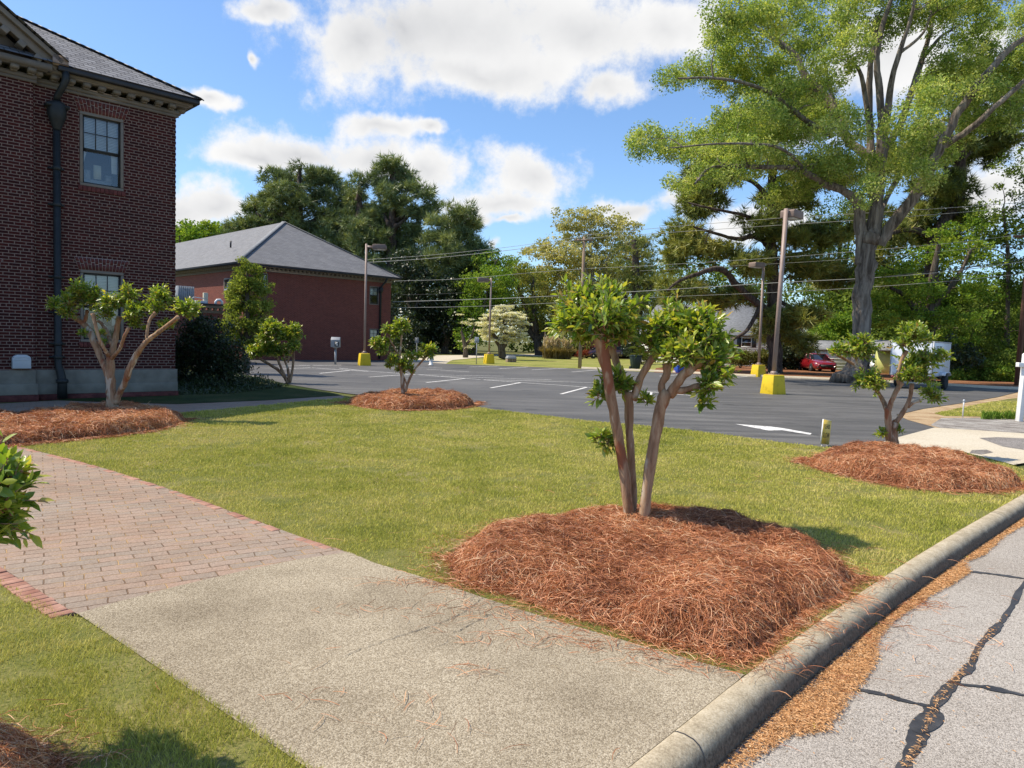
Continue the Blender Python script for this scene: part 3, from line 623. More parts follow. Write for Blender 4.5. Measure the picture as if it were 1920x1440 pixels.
crack([(1795, 1284), (1850, 1290), (1925, 1306)], .022, .004, ZS + .0052)
crack([(1820, 1072), (1870, 1078), (1925, 1086)], .022, .004)

def hair(pts, w, z=.0105):
    P = smooth_path(gp(pts), 12); n = len(P); P[:, :2] += rng.normal(0, .006, (n, 2)); ribbon('hairline_crack', P, w * rng.uniform(.3, 1.3, n), z, MAT['sealant'])
hair([(905, 1122), (870, 1150), (800, 1180), (720, 1205), (640, 1235)], .004)
hair([(930, 1150), (880, 1175), (850, 1190)], .004)
# ------------------------------------------------------------------ scattered needles, catkins, grass
def strands(P, ang, tilt, L, w, arc, curl, nseg=3):
    """curved ribbons: P (n,3) middles; returns V, F"""
    n = len(P); D = np.stack([np.cos(ang) * np.cos(tilt), np.sin(ang) * np.cos(tilt), np.sin(tilt)], 1)
    S = np.stack([-np.sin(ang), np.cos(ang), 0 * ang], 1); Uv = np.cross(D, S)
    roll = rng.uniform(0, PI, n)[:, None]; W = S * np.cos(roll) + Uv * np.sin(roll)
    V = np.zeros((n, nseg + 1, 2, 3))
    for j in range(nseg + 1):
        t = j / nseg - .5
        c = P + D * (L * t)[:, None] + S * (curl * (t * t - .08) * 4)[:, None] + np.array([0, 0, 1.]) * (arc * (0.25 - t * t) * 4)[:, None]
        ww = (w * (1.0 if 0 < j < nseg else .6))[:, None] * W / 2
        V[:, j, 0] = c - ww; V[:, j, 1] = c + ww
    V = V.reshape(-1, 3); b = (np.arange(n) * (nseg + 1) * 2)[:, None]
    F_ = np.vstack([b + np.array([[2 * j, 2 * j + 1, 2 * j + 3, 2 * j + 2]]) for j in range(nseg)])
    return V, F_
def sample_poly(poly, n):
    p = np.array([[q[0], q[1]] for q in poly]); lo, hi = p.min(0), p.max(0); out = []
    tot = 0
    while tot < n:
        P = lo + rng.random((n * 2, 2)) * (hi - lo); P = P[inside(p, P)]; out.append(P); tot += len(P)
    return np.vstack(out)[:n]
mounds = []
def mound(label, front, back, H, n, w, zb=None, L=.17, group='pine straw beds round the crepe myrtles', lump=1.0, seed=1, hole=None):
    zb = H * .8 if zb is None else zb
    poly = smooth_path(np.array([q[:2] for q in gp(front)] + [q[:2] for q in gp(back, zb)] + [G(*front[0])[:2]]), 5)[:-1]
    pc = poly.mean(0); rd_ = poly - pc; poly = pc + rd_ * (1 + (vnoise(poly, 1.7, seed + 20) - .5) * .07 + (vnoise(poly, 5., seed + 21) - .5) * .06)[:, None]
    mounds.append(poly)
    cx = poly.mean(0)
    def hgt(P):
        inn = inside(poly, P); d = edge_dist(poly, P)
        s = np.clip(d / .34, 0, 1); s = 1 - (1 - s) ** 3.6
        z = H * s * (.62 + .66 * lump * (vnoise(P, 1.6, seed) - .3) + .46 * lump * (vnoise(P, 4.6, seed + 5) - .5) + .22 * (vnoise(P, 11., seed + 6) - .5))
        return np.where(inn, np.maximum(z, 0.0), 0), inn, d
    lo, hi = poly.min(0) - .1, poly.max(0) + .1; st = .07
    nx, ny = int((hi[0] - lo[0]) / st) + 2, int((hi[1] - lo[1]) / st) + 2
    gx, gy = np.meshgrid(lo[0] + np.arange(nx) * st, lo[1] + np.arange(ny) * st); Pg = np.stack([gx.ravel(), gy.ravel()], 1)
    z, inn, d = hgt(Pg)
    V = np.column_stack([Pg, np.where(inn, z - .015, -.02)])
    q = np.array([(j * nx + i, j * nx + i + 1, (j + 1) * nx + i + 1, (j + 1) * nx + i) for j in range(ny - 1) for i in range(nx - 1)])
    q = q[inn[q].any(1)]
    # strands
    P = sample_poly(poly, n); hz, _, dd = hgt(P); e = .05
    gxx = (hgt(P + [e, 0])[0] - hgt(P - [e, 0])[0]) / (2 * e); gyy = (hgt(P + [0, e])[0] - hgt(P - [0, e])[0]) / (2 * e)
    # strands lie along local flow with much scatter
    flow = vnoise(P, 2.6, seed + 9) * 9
    ang = np.where(rng.random(n) < .22, flow + rng.normal(0, .55, n), rng.uniform(0, 2 * PI, n))
    slope = np.arctan(np.cos(ang) * gxx + np.sin(ang) * gyy)
    tilt = np.clip(slope, -.9, .9) + rng.normal(0, .27, n)
    Ls = L * rng.uniform(.6, 1.25, n)
    P3 = np.column_stack([P, hz + rng.uniform(-.012, .016, n)])
    V2, F2 = strands(P3, ang, tilt, Ls, w * rng.uniform(.7, 1.3, n), Ls * rng.uniform(-.03, .2, n), Ls * rng.normal(0, .16, n))
    # ragged needles round the foot
    m = n // 11
    k = rng.integers(0, len(poly), m); t = rng.random(m)[:, None]; E = poly[k] * (1 - t) + poly[(k + 1) % len(poly)] * t
    E = E + (E - cx) / np.linalg.norm(E - cx, axis=1)[:, None] * np.where(rng.random(m) < .3, np.abs(rng.normal(0, .13, m)), np.abs(rng.normal(0, .03, m)))[:, None]
    V3, F3 = strands(np.column_stack([E, np.full(m, .018)]), rng.uniform(0, 2 * PI, m), rng.normal(0, .12, m), L * rng.uniform(.35, .8, m), w * rng.uniform(.7, 1.2, m), L * rng.uniform(0, .12, m), L * rng.normal(0, .12, m))
    base = np.array([cx[0], cx[1], 0])
    tn = np.clip(rng.normal(.50, .30, n + m) + .5 * (np.concatenate([vnoise(P, 3, seed + 3), np.full(m, .4)]) - .5), 0, 1)
    o = make_mesh('pine_straw_mound', np.vstack([V2, V3]) - base, [np.vstack([F2, F3 + len(V2)])], MAT['straw'], attr=np.repeat(tn, 8))
    o.location = base; tag(o, label, 'pine straw bed', group)
    c = make_mesh('matted_base', V - base, [q], MAT['straw_base'], o, smooth=True)
    return lambda x, y: float(hgt(np.array([[x, y]]))[0][0])
m1 = mound('large mound of rust brown pine straw round the three stemmed crepe myrtle by the kerb',
      [(852, 1052), (870, 1085), (980, 1122), (1120, 1172), (1250, 1203), (1340, 1222), (1402, 1222), (1474, 1182), (1552, 1130), (1606, 1090)],
      [(1600, 1048), (1540, 1012), (1460, 985), (1380, 958), (1300, 950), (1200, 946), (1100, 948), (1000, 958), (920, 978), (868, 1008)], .175, 95000, .0028, L=.17, seed=11, lump=.75)
m2 = mound('low wide mound of pine straw under the spreading crepe myrtle before the brick building',
      [(-260, 850), (-60, 842), (10, 838), (70, 832), (140, 826), (230, 816), (300, 806), (338, 790)],
      [(335, 768), (290, 757), (230, 752), (150, 757), (80, 765), (0, 770), (-100, 778), (-260, 800)], .24, 62000, .0045, L=.20, seed=23, lump=.6)
m3 = mound('oval pine straw bed round the small crepe myrtle at the car park edge',
      [(645, 755), (690, 766), (760, 770), (830, 769), (880, 764), (899, 755)],
      [(890, 745), (860, 735), (800, 730), (740, 730), (690, 735), (655, 741)], .26, 32000, .0058, L=.22, seed=31, lump=.5)
m4 = mound('pine straw mound round the crepe myrtle beside the concrete driveway and the small yellow sign',
      [(1508, 862), (1545, 882), (1620, 900), (1700, 915), (1790, 922), (1870, 922), (1930, 914)],
      [(1925, 890), (1880, 868), (1800, 848), (1740, 838), (1680, 828), (1600, 826), (1545, 834), (1515, 846)], .24, 64000, .0036, L=.18, seed=43, lump=.7)
m5 = mound('pine straw just inside the lower left corner under the cut off crepe myrtle',
      [(95, 1440), (70, 1520), (-60, 1600), (-300, 1560)], [(-330, 1420), (-160, 1366), (-20, 1362), (62, 1385), (92, 1412)], .14, 15000, .0022, L=.15, zb=.06, seed=51)

def loose(name, label, P, z, L, w, mat, tint, arc=.05, seg=3, kind='stuff', curl=.12):
    n = len(P); Ls = L * rng.uniform(.5, 1.3, n)
    V, F_ = strands(np.column_stack([P, np.broadcast_to(z, (n,))]), rng.uniform(0, 2 * PI, n), rng.normal(0, .06, n), Ls, w * rng.uniform(.7, 1.3, n), Ls * rng.uniform(0, arc * 2, n), Ls * rng.normal(0, curl, n), seg)
    o = make_mesh(name, V, [F_], mat, attr=np.repeat(tint, (seg + 1) * 2))
    return tag(o, label, None, kind=kind)
# needles spilled on kerb, apron edge and street
Pn = []
def spill(px, py, sx, sy, n, z=0.0):
    c = G(px, py, z); Pn.append(np.column_stack([c[0] + rng.normal(0, sx, n), c[1] + rng.normal(0, sy, n), np.full(n, z)]))
for px, py, sx, sy, n in ((1700, 1130, .16, .07, 220), (1640, 1150, .12, .1, 110), (1600, 1190, .1, .1, 70), (1560, 1260, .08, .08, 30), (1750, 1190, .2, .1, 22), (1480, 1330, .15, .2, 16), (1800, 1240, .5, .4, 18)): spill(px, py, sx, sy, n, ZS + .012)
for px, py, sx, sy, n in ((1530, 1170, .07, .07, 70), (1600, 1120, .06, .06, 50), (1450, 1230, .07, .07, 50)): spill(px, py, sx, sy, n, .022)
for px, py, sx, sy, n in ((900, 1255, .05, .05, 14), (780, 1350, .12, .1, 16), (560, 1305, .12, .04, 10), (1000, 1150, .5, .10, 260), (1150, 1200, .4, .08, 240), (870, 1095, .25, .08, 200), (1320, 1240, .25, .07, 120), (700, 1350, .6, .4, 18), (480, 1235, .5, .3, 6), (900, 1040, .5, .35, 60), (1600, 1040, .4, .4, 60), (1480, 900, .7, .4, 60), (1000, 930, 1.2, .6, 40)): spill(px, py, sx, sy, n, .014)
Pn = np.vstack(Pn)
loose('fallen_needles', 'loose brown pine needles', Pn[:, :2], Pn[:, 2], .12, .0026, MAT['straw'], np.clip(rng.normal(.5, .25, len(Pn)), 0, 1))
# catkin drifts along the gutter and in the crack
co = kpath + kn * .150
outer = gp([(1372, 1475), (1425, 1430), (1488, 1388), (1560, 1380), (1590, 1330), (1622, 1288), (1652, 1240), (1652, 1200), (1680, 1168), (1745, 1122), (1790, 1098), (1824, 1075), (1816, 1056), (1850, 1042), (1890, 1006), (1930, 984)], ZS)
inn_ = [p for p in co if outer[0][1] - .1 < p[1] < outer[-1][1] + .5]
cat_poly = [[*outer, *inn_[::-1]]]
Pc = [];
for pgn, n in zip(cat_poly, (70000,)):
    P = sample_poly(pgn, n); d = edge_dist(np.array(pgn), P); keep = rng.random(n) < np.clip(d / .06, 0.08, 1) * np.clip(.25 + 1.1 * vnoise(P, 5, 3), 0, 1); Pc.append(P[keep])
ck = smooth_path(gp([(1700, 1440), (1722, 1400), (1742, 1355), (1756, 1320), (1785, 1285), (1800, 1265), (1826, 1235), (1850, 1195), (1885, 1155)], ZS), 14)
j = np.clip(rng.choice(np.arange(0, len(ck), 5), 420) + rng.integers(-2, 3, 420), 0, len(ck) - 1); Pc.append(ck[j][:, :2] + rng.normal(0, .010, (420, 2)))
sp = G(1600, 1280, ZS); Pc.append(sp[:2] + rng.normal(0, 1, (260, 2)) * np.array([.55, .6]))
Pc = np.vstack(Pc)
loose('fallen_catkins', 'drifts of orange brown catkins lying in the gutter', Pc, ZS + .010 + rng.uniform(0, .008, len(Pc)), .020, .0034, MAT['catkin'], np.clip(rng.normal(.55, .22, len(Pc)), 0, 1), seg=2)
# two yellow leaves and a bit of bark on the street
for px, py in ((1523, 1366), (1640, 1100 + 73), (1812, 1047)):
    c = G(px, py, ZS); mb = MB()
    for k in range(3):
        a = k * 2.1 + .4; mb.add([(0, 0, .012), (.018 * math.cos(a + .5), .018 * math.sin(a + .5), .02), (.036 * math.cos(a), .036 * math.sin(a), .012), (.018 * math.cos(a - .5), .018 * math.sin(a - .5), .006)], [(0, 1, 2, 3)])
    o = mb.build('fallen_leaf', MAT['yellow_leaf']); o.location = c + np.array([0, 0, .004]); o.scale = (.8, .8, .8)
    tag(o, {1523: 'bright yellow fallen leaf on the catkins in the near gutter', 1640: 'small yellow leaf beside the needle spill in the gutter', 1812: 'farthest yellow fallen leaf along the gutter by the kerb'}[px], 'leaf', 'yellow leaves in the gutter')

def grass(polys, excl, n0, dmax=26):
    """blades: dense near the eye, coarser and wider further off, so the sward reads at every distance"""
    out = []
    for poly in polys:
        pa = np.array([[q[0], q[1]] for q in poly]); lo, hi = pa.min(0), pa.max(0); lo = np.maximum(lo, [-16, .8]); hi = np.minimum(hi, [30, dmax])
        area = np.prod(hi - lo); N = int(area * n0)
        for c in range(0, N, 400000):
            P = lo + rng.random((min(400000, N - c), 2)) * (hi - lo)
            d = np.hypot(P[:, 0], P[:, 1]); az = np.abs(np.arctan2(P[:, 0], P[:, 1]))
            keep = (rng.random(len(P)) < np.clip((3.6 / d) ** 1.65, 0, 1)) & (az < .72); P = P[keep]
            P = P[inside(pa, P)]
            for m in excl:
                if len(P):
                    ii = inside(m, P); dr = ii.copy(); dr[ii] = edge_dist(m, P[ii]) > .06; P = P[~dr]; nr = (edge_dist(m, P) < .16) & (rng.random(len(P)) < .62); P = P[~nr]
            out.append(P)
    P = np.vstack(out); n = len(P); d = np.hypot(P[:, 0], P[:, 1])
    patch = vnoise(P, 1.2, 4) * .6 + vnoise(P, 3.7, 5) * .4
    thin = vnoise(P, 2.3, 41) * .55 + vnoise(P, 7.0, 42) * .45
    kp = rng.random(n) < np.clip((thin - .22) / .16, .22, 1); P, d, patch = P[kp], d[kp], patch[kp]; n = len(P)
    h = (.011 + .019 * rng.random(n)) * (.75 + .6 * patch) * np.clip(.9 + d / 60, 1, 1.25)
    w = np.maximum(.0025, d * .00068) * rng.uniform(.7, 1.4, n)
    a = rng.uniform(0, 2 * PI, n); la = rng.uniform(0, 2 * PI, n); lean = h * rng.uniform(.1, 1.1, n)
    S = np.stack([np.cos(a), np.sin(a), 0 * a], 1) * w[:, None] / 2
    B = np.column_stack([P, np.full(n, -.002)])
    T = B + np.stack([np.cos(la) * lean, np.sin(la) * lean, h], 1)
    Mm = (B * .45 + T * .55) + np.array([0, 0, 1]) * (h * .12)[:, None]
    V = np.stack([B - S, B + S, Mm + S * .75, Mm - S * .75, T], 1).reshape(-1, 3)
    b = (np.arange(n) * 5)[:, None]
    tn = np.clip(rng.beta(2, 2.2, n) * .9 + .4 * (1 - patch) - .02, 0, 1)
    o = make_mesh('lawn_grass', V, [b + np.array([[0, 1, 2, 3]]), b + np.array([[3, 2, 4]])], MAT['grass'], attr=np.repeat(tn, 5))
    print('grass blades', n)
    return tag(o, 'mown yellow green grass of the lawns', None, kind='stuff')
grass([lawn, nl, rlawn], mounds, 19000)
# ------------------------------------------------------------------ buildings
def wall_panel(mb, x0, x1, z0, z1, y, holes, depth, sgn=1):
    xs = sorted({x0, x1, *[q for h in holes for q in h[:2]]}); zs = sorted({z0, z1, *[q for h in holes for q in h[2:]]})
    for i in range(len(xs) - 1):
        for k in range(len(zs) - 1):
            cx, cz = (xs[i] + xs[i + 1]) / 2, (zs[k] + zs[k + 1]) / 2
            if any(h[0] < cx < h[1] and h[2] < cz < h[3] for h in holes): continue
            mb.add([(xs[i], y, zs[k]), (xs[i + 1], y, zs[k]), (xs[i + 1], y, zs[k + 1]), (xs[i], y, zs[k + 1])], [(0, 1, 2, 3)])
    for a, b, c, d in holes:
        Y = y + depth
        for q in ([(a, y, c), (a, y, d), (a, Y, d), (a, Y, c)], [(b, y, d), (b, y, c), (b, Y, c), (b, Y, d)], [(a, y, d), (b, y, d), (b, Y, d), (a, Y, d)], [(b, y, c), (a, y, c), (a, Y, c), (b, Y, c)]):
            mb.add(q, [(0, 1, 2, 3)])
def window(parent, x0, x1, z0, z1, y, frame_m, sash_m, cols=3, rows=2, blind=True, fw_=.065, clutter=False):
    """double-hung sash set in a hole whose wall face is at y"""
    f = MB()
    for a, b, c, d in ((x0, x1, z1 - fw_, z1), (x0, x1, z0, z0 + fw_), (x0, x0 + fw_, z0 + fw_, z1 - fw_), (x1 - fw_, x1, z0 + fw_, z1 - fw_)):
        f.box(a + .002, b - .002, y - .012, y + .07, c + .002, d - .002)
    fo = f.build('window', frame_m, parent, bevel=.006)
    s = MB(); a, b, c, d = x0 + fw_, x1 - fw_, z0 + fw_, z1 - fw_; mid = (c + d) / 2; t = .035
    for (l, h, yy) in ((mid, d, y + .035), (c, mid, y + .062)):
        s.box(a, b, yy, yy + .03, h - t, h); s.box(a, b, yy, yy + .03, l, l + t); s.box(a, a + t, yy, yy + .03, l + t, h - t); s.box(b - t, b, yy, yy + .03, l + t, h - t)
    for i in range(1, cols):
        x = a + t + (b - a - 2 * t) * i / cols; s.box(x - .009, x + .009, y + .037, y + .058, mid + t, d - t)
    for k in range(1, rows):
        z = mid + t + (d - mid - 2 * t) * k / rows
        for i in range(cols):
            xa = a + t + (b - a - 2 * t) * i / cols + .009; xb = a + t + (b - a - 2 * t) * (i + 1) / cols - .009
            s.box(xa, xb, y + .038, y + .057, z - .009, z + .009)
    s.build('sash', sash_m, fo)
    g = MB(); g.add([(a + t, y + .05, mid + t), (b - t, y + .05, mid + t), (b - t, y + .05, d - t), (a + t, y + .05, d - t)], [(0, 1, 2, 3)])
    g.add([(a + t, y + .078, c + t), (b - t, y + .078, c + t), (b - t, y + .078, mid), (a + t, y + .078, mid)], [(0, 1, 2, 3)])
    g.build('pane', MAT['glass'], fo)
    r = MB(); Y = y + .9
    r.add([(a, Y, c), (b, Y, c), (b, Y, d), (a, Y, d)], [(0, 1, 2, 3)])
    for q in ([(a, y + .11, c), (a, Y, c), (a, Y, d), (a, y + .11, d)], [(b, Y, c), (b, y + .11, c), (b, y + .11, d), (b, Y, d)], [(a, Y, c), (a, y + .11, c), (b, y + .11, c), (b, Y, c)], [(a, y + .11, d), (a, Y, d), (b, Y, d), (b, y + .11, d)]): r.add(q, [(0, 1, 2, 3)])
    r.build('room_recess', MAT['room'], fo)
    if blind:
        k = MB(); n = 22; top = d - .01; bot = mid - .02
        for i in range(n):
            z = top + (bot - top) * i / n; k.add([(a + .01, y + .13, z), (b - .01, y + .13, z), (b - .01, y + .118, z - (top - bot) / n * .92), (a + .01, y + .118, z - (top - bot) / n * .92)], [(0, 1, 2, 3)])
        k.build('blind', MAT['blind'], fo)
    if clutter:
        k = MB(); k.box(a + .30, a + .46, y + .30, y + .33, c + .18, c + .50); k.build('card', MAT['paper'], fo)
        for q in ([(a + .02, y + .16, mid), (a + .12, y + .16, mid), (a + .05, y + .18, c + .42), (a + .02, y + .18, c + .42)], [(b - .16, y + .16, mid), (b - .02, y + .16, mid), (b - .02, y + .18, c + .34), (b - .14, y + .18, c + .34)]):
            k = MB(); k.add(q, [(0, 1, 2, 3)]); k.build('curtain', MAT['blind'], fo)
        k = MB(); k.box(a + .04, b - .1, y + .35, y + .75, c, c + .16); k.box(a + .12, a + .26, y + .4, y + .5, c + .16, c + .38); k.box(b - .2, b - .06, y + .4, y + .5, c + .16, c + .32); k.build('desk_clutter', MAT['grey_metal'], fo)
    return fo
def jack_arch(parent, xc, w, z, h, y, n=14):
    """splayed soldier-brick flat arch, 3 mm proud of the wall"""
    e = h * .32; ba = MB()
    ba.extr([(xc - w / 2, y - .001, z), (xc + w / 2, y - .001, z), (xc + w / 2 + e, y - .001, z + h), (xc - w / 2 - e, y - .001, z + h)], (0, -.003, 0))
    ba.build('lintel', MAT['mortar'], parent)
    b = MB(); g = .006
    for i in range(n):
        t0, t1 = i / n, (i + 1) / n
        f = lambda t, k: xc - (w / 2 + e * k) + (w + 2 * e * k) * t
        rowcut = .5 if i % 2 else .99
        for k0, k1 in ((0.03, rowcut - .02), (rowcut + .02, .97)) if i % 2 else ((0.03, .62), (.66, .97)):
            b.extr([(f(t0, k0) + g, y - .004, z + h * k0), (f(t1, k0) - g, y - .004, z + h * k0), (f(t1, k1) - g, y - .004, z + h * k1), (f(t0, k1) + g, y - .004, z + h * k1)], (0, -.005, 0))
    b.build('arch_bricks', MAT['arch_brick'], parent)
def uv_roof(name, quads, mat, parent):
    """each face with its own planar UV in metres: u along the eave (first edge), v up the slope"""
    V, Fs, UV = [], [], []
    for q in quads:
        q = [np.asarray(p, float) for p in q]; b = len(V); e = q[1] - q[0]; e /= np.linalg.norm(e)
        nn = np.cross(e, q[2] - q[0]); nn /= np.linalg.norm(nn); s = np.cross(nn, e)
        Fs.append(list(range(b, b + len(q)))); V += q; UV += [((p - q[0]) @ e, (p - q[0]) @ s) for p in q]
    me = bpy.data.meshes.new(name); me.from_pydata([tuple(v) for v in V], [], Fs)
    l = me.uv_layers.new(name='UVMap')
    for i, lp in enumerate(me.loops): l.data[i].uv = UV[lp.vertex_index]
    me.materials.append(mat); o = bpy.data.objects.new(name, me); C.objects.link(o); o.parent = parent; return o

C0 = G(328, 741)
nb = thing('brick_building', 'dark red brick building in shade at the left edge, with slate roof and black downpipe', 'building', C0, PI / 4)
WU, WL = (-2.11, -1.19, 4.88, 6.54), (-2.11, -1.19, 1.30, 2.96)
PX = -3.03; PY = -.12
w = MB()
wall_panel(w, PX, 0, .66, 6.9, 0, [WU, WL], .10)
PW = [(-4.75, -3.72, 4.86, 6.52), (-4.75, -3.72, 1.30, 2.76), (-7.1, -5.9, 4.86, 6.52), (-9.3, -8.27, 4.86, 6.52), (-9.3, -8.27, 1.3, 2.76)]
wall_panel(w, -10.0, PX, .66, 6.9, PY, PW, .10)
w.add([(PX, PY, .66), (PX, 0, .66), (PX, 0, 6.9), (PX, PY, 6.9)], [(0, 1, 2, 3)])
w.add([(0, 0, .66), (0, 12, .66), (0, 12, 6.9), (0, 0, 6.9)], [(0, 1, 2, 3)]); w.add([(-10, 0, .66), (-10, PY, .66), (-10, PY, 6.9), (-10, 0, 6.9)], [(0, 1, 2, 3)])
w.add([(-13, 0, .66), (-10, 0, .66), (-10, 0, 6.9), (-13, 0, 6.9)], [(0, 1, 2, 3)]); w.add([(-13, 12, .66), (-13, 0, .66), (-13, 0, 6.9), (-13, 12, 6.9)], [(0, 1, 2, 3)])
w.add([(0, 12, .66), (-13, 12, .66), (-13, 12, 6.9), (0, 12, 6.9)], [(0, 1, 2, 3)])
for i in range(0, 92, 2):
    z = .677 + i * .0677
    if z > 6.8: break
    w.box(-.10, .007, -.007, .05, z + .004, z + .0635)     # alternate corner bricks stand proud
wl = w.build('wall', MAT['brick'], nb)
jack_arch(nb, -1.65, .98, 6.54, .29, 0); jack_arch(nb, -1.65, .98, 2.96, .29, 0)
jack_arch(nb, -4.235, 1.06, 6.52, .29, PY); jack_arch(nb, -4.235, 1.06, 2.76, .29, PY)
for W, y in ((WU, 0), (WL, 0), (PW[0], PY), (PW[1], PY)):
    s = MB(); n = 11; x0, x1 = W[0] - .04, W[1] + .04
    for i in range(n):
        a = x0 + (x1 - x0) * i / n; s.box(a + .005, a + (x1 - x0) / n - .005, y - .03, y + .02, W[2] - .115, W[2] - .004)
    s.build('window_sill', MAT['arch_brick'], nb, bevel=.003)
window(nb, *WU, 0, MAT['trim'], MAT['sash'], clutter=True); window(nb, *WL, 0, MAT['trim'], MAT['sash'], clutter=True)
for W in PW: window(nb, *W, PY, MAT['trim'], MAT['sash'])
f = MB()
f.box(PX + .001, .04, -.03, .3, .11, .66); f.box(0.041, .055, -.02, 12, .11, .66)
f.box(PX + .001, .05, -.055, -.03, .11, .33)
f.box(-10.04, PX, PY - .03, .2, .11, .66); f.box(-10.05, PX + .03, PY - .10, PY - .03, .12, .36)
f.build('foundation', MAT['stone'], nb, bevel=.01)
f = MB(); f.box(PX + .03, .06, -.065, .3, -.1, .108); f.box(-10.06, PX + .04, PY - .105, .2, -.1, .118); f.build('base_course', MAT['arch_brick'], nb)
def cornice(parent, runs, z, mat, step=.31, dent=(.075, .10), prot=(.06, .21, .30)):
    """runs: (start, end, outward normal) along straight eaves"""
    band, mod, top = MB(), MB(), MB()
    for a, b, n in runs:
        a, b, n = np.array(a, float), np.array(b, float), np.array(n, float); L = np.linalg.norm(b - a); t = (b - a) / L
        def bar(mb, p0, p1, z0, z1, e0=0.0, e1=0.0):
            c0 = a - t * e0; c1 = b + t * e1
            mb.add([np.append(c + n * p, zz) for zz in (z0, z1) for c in (c0, c1) for p in (p0, p1)], [(0, 1, 3, 2), (4, 6, 7, 5), (0, 4, 5, 1), (2, 3, 7, 6), (0, 2, 6, 4), (1, 5, 7, 3)])
        bar(band, 0.002, prot[0] * .6, z, z + .07, prot[0] * .6 * 0, prot[0]); bar(band, .002, prot[0], z + .07, z + .16, 0, prot[0])
        bar(top, .002, prot[2], z + .275, z + .40, 0, prot[2]); bar(top, .002, prot[2] - .07, z + .255, z + .274, 0, prot[2] - .07)
        k = int(L / step)
        for i in range(k + 1):
            c = a + t * (i + .3) * step
            if (i + .3) * step > L + prot[1] - .1: break
            mod.obox(np.append(c + n * (prot[1] / 2 + .03), z + .215), np.append(t, 0) * dent[0], np.append(n, 0) * prot[1] / 2, np.array([0, 0, .045]))
            mod.obox(np.append(c + n * (prot[1] / 4 + .03), z + .155), np.append(t, 0) * dent[0] * .8, np.append(n, 0) * prot[1] / 4, np.array([0, 0, .016]))
    return band.build('cornice', mat, parent), mod.build('modillions', mat, parent), top.build('soffit', mat, parent)
cornice(nb, [((PX, 0), (0, 0), (0, -1)), ((0, 0), (0, 12), (1, 0)), ((-10, PY), (PX, PY), (0, -1))], 6.88, MAT['trim'])
gt = MB()
for x0, x1, y0, y1 in ((-2.62, .43, -.43, -.302), (.302, .43, -.302, 12.4)): gt.box(x0, x1, y0, y1, 7.20, 7.33)
gt.build('gutter', MAT['gutter'], nb, bevel=.03)
# hip roof
E_ = .46; ez = 7.325; sl_ = .58
D_ = 6.62
P_ = lambda x, y, z: (x, y, z)
rt = ez + D_ * sl_
uv_roof('roof', [[(-13.6, -E_, ez), (E_, -E_, ez), (E_ - D_, -E_ + D_, rt), (-13.6 + D_, -E_ + D_, rt)], [(E_, -E_, ez), (E_, 12.62, ez), (E_ - D_, 12.62 - D_, rt)],
                 [(E_, 12.62, ez), (-13.6, 12.62, ez), (-13.6 + D_, 12.62 - D_, rt), (E_ - D_, 12.62 - D_, rt)], [(-13.6, 12.62, ez), (-13.6, -E_, ez), (-13.6 + D_, -E_ + D_, rt), (-13.6 + D_, 12.62 - D_, rt)]], MAT['slate'], nb)
rc = MB(); n = 40
for i in range(n):
    a = np.array([E_, -E_, ez]) + np.array([-D_, D_, D_ * sl_]) * i / n; b = a + np.array([-D_, D_, D_ * sl_]) / n * 1.08
    d = (b - a); L = np.linalg.norm(d); d /= L; sd = np.array([1, 1, 0]) / math.sqrt(2); up = np.cross(d, -sd); up = up if up[2] > 0 else -up
    rc.obox((a + b) / 2 + up * .018 + up * .0, d * L / 2, sd * .10, up * .012 + d * 0)
rc.build('hip_shingles', MAT['gutter'], nb)
# pavilion pediment
py = PY - .32; zx, zp = 7.285, .70
px0, px1 = -2.50, -10.5; pc = (px0 + px1) / 2; ph = (px0 - px1) / 2 * zp
tp = MB(); tp.extr([(px1 + .5, PY + .02, zx + .1), (px0 - .5, PY + .02, zx + .1), (pc, PY + .02, zx + ph - .35)], (0, .3, 0)); tp.build('tympanum', MAT['trim'], nb)
rk = MB()
for sx, xe in ((1, px0), (-1, px1)):
    q0 = np.array([xe, 0, zx + .14]); q1 = np.array([pc, 0, zx + ph + .14]); d = q1 - q0; L = np.linalg.norm(d); d /= L; up = np.array([-d[2], 0, d[0]]); up = up if up[2] > 0 else -up
    for (u0, u1, y0, y1) in ((-.26, -.10, py + .12, PY + .02), (-.10, .0, py + .02, PY + .02)):
        rk.add([q0 + up * u + np.array([0, y, 0]) + d * k for k in (0, L) for u in (u0, u1) for y in (y0, y1)], [(0, 1, 3, 2), (4, 6, 7, 5), (0, 4, 5, 1), (2, 3, 7, 6), (0, 2, 6, 4), (1, 5, 7, 3)])
    n = int(L / .36)
    for i in range(1, n):
        c = q0 + d * (i * .36) + up * -.33; rk.obox(c + np.array([0, PY - .14, 0]), d * .075, np.array([0, .14, 0]), up * .055)
rk.build('raking_cornice', MAT['trim'], nb, bevel=.008)
pr = [[(px0 + .08, py - .05, zx + .13), (px0 + .08, 5.2, zx + .13), (pc, 5.2, zx + ph + .19), (pc, py - .05, zx + ph + .19)], [(px1 - .08, 5.2, zx + .13), (px1 - .08, py - .05, zx + .13), (pc, py - .05, zx + ph + .19), (pc, 5.2, zx + ph + .19)]]
uv_roof('pediment_roof', pr, MAT['slate'], nb)
fl = MB(); fl.box(-2.72, -2.42, -.42, -.36, 7.30, 7.52); fl.build('return_flashing', MAT['pole'], nb)
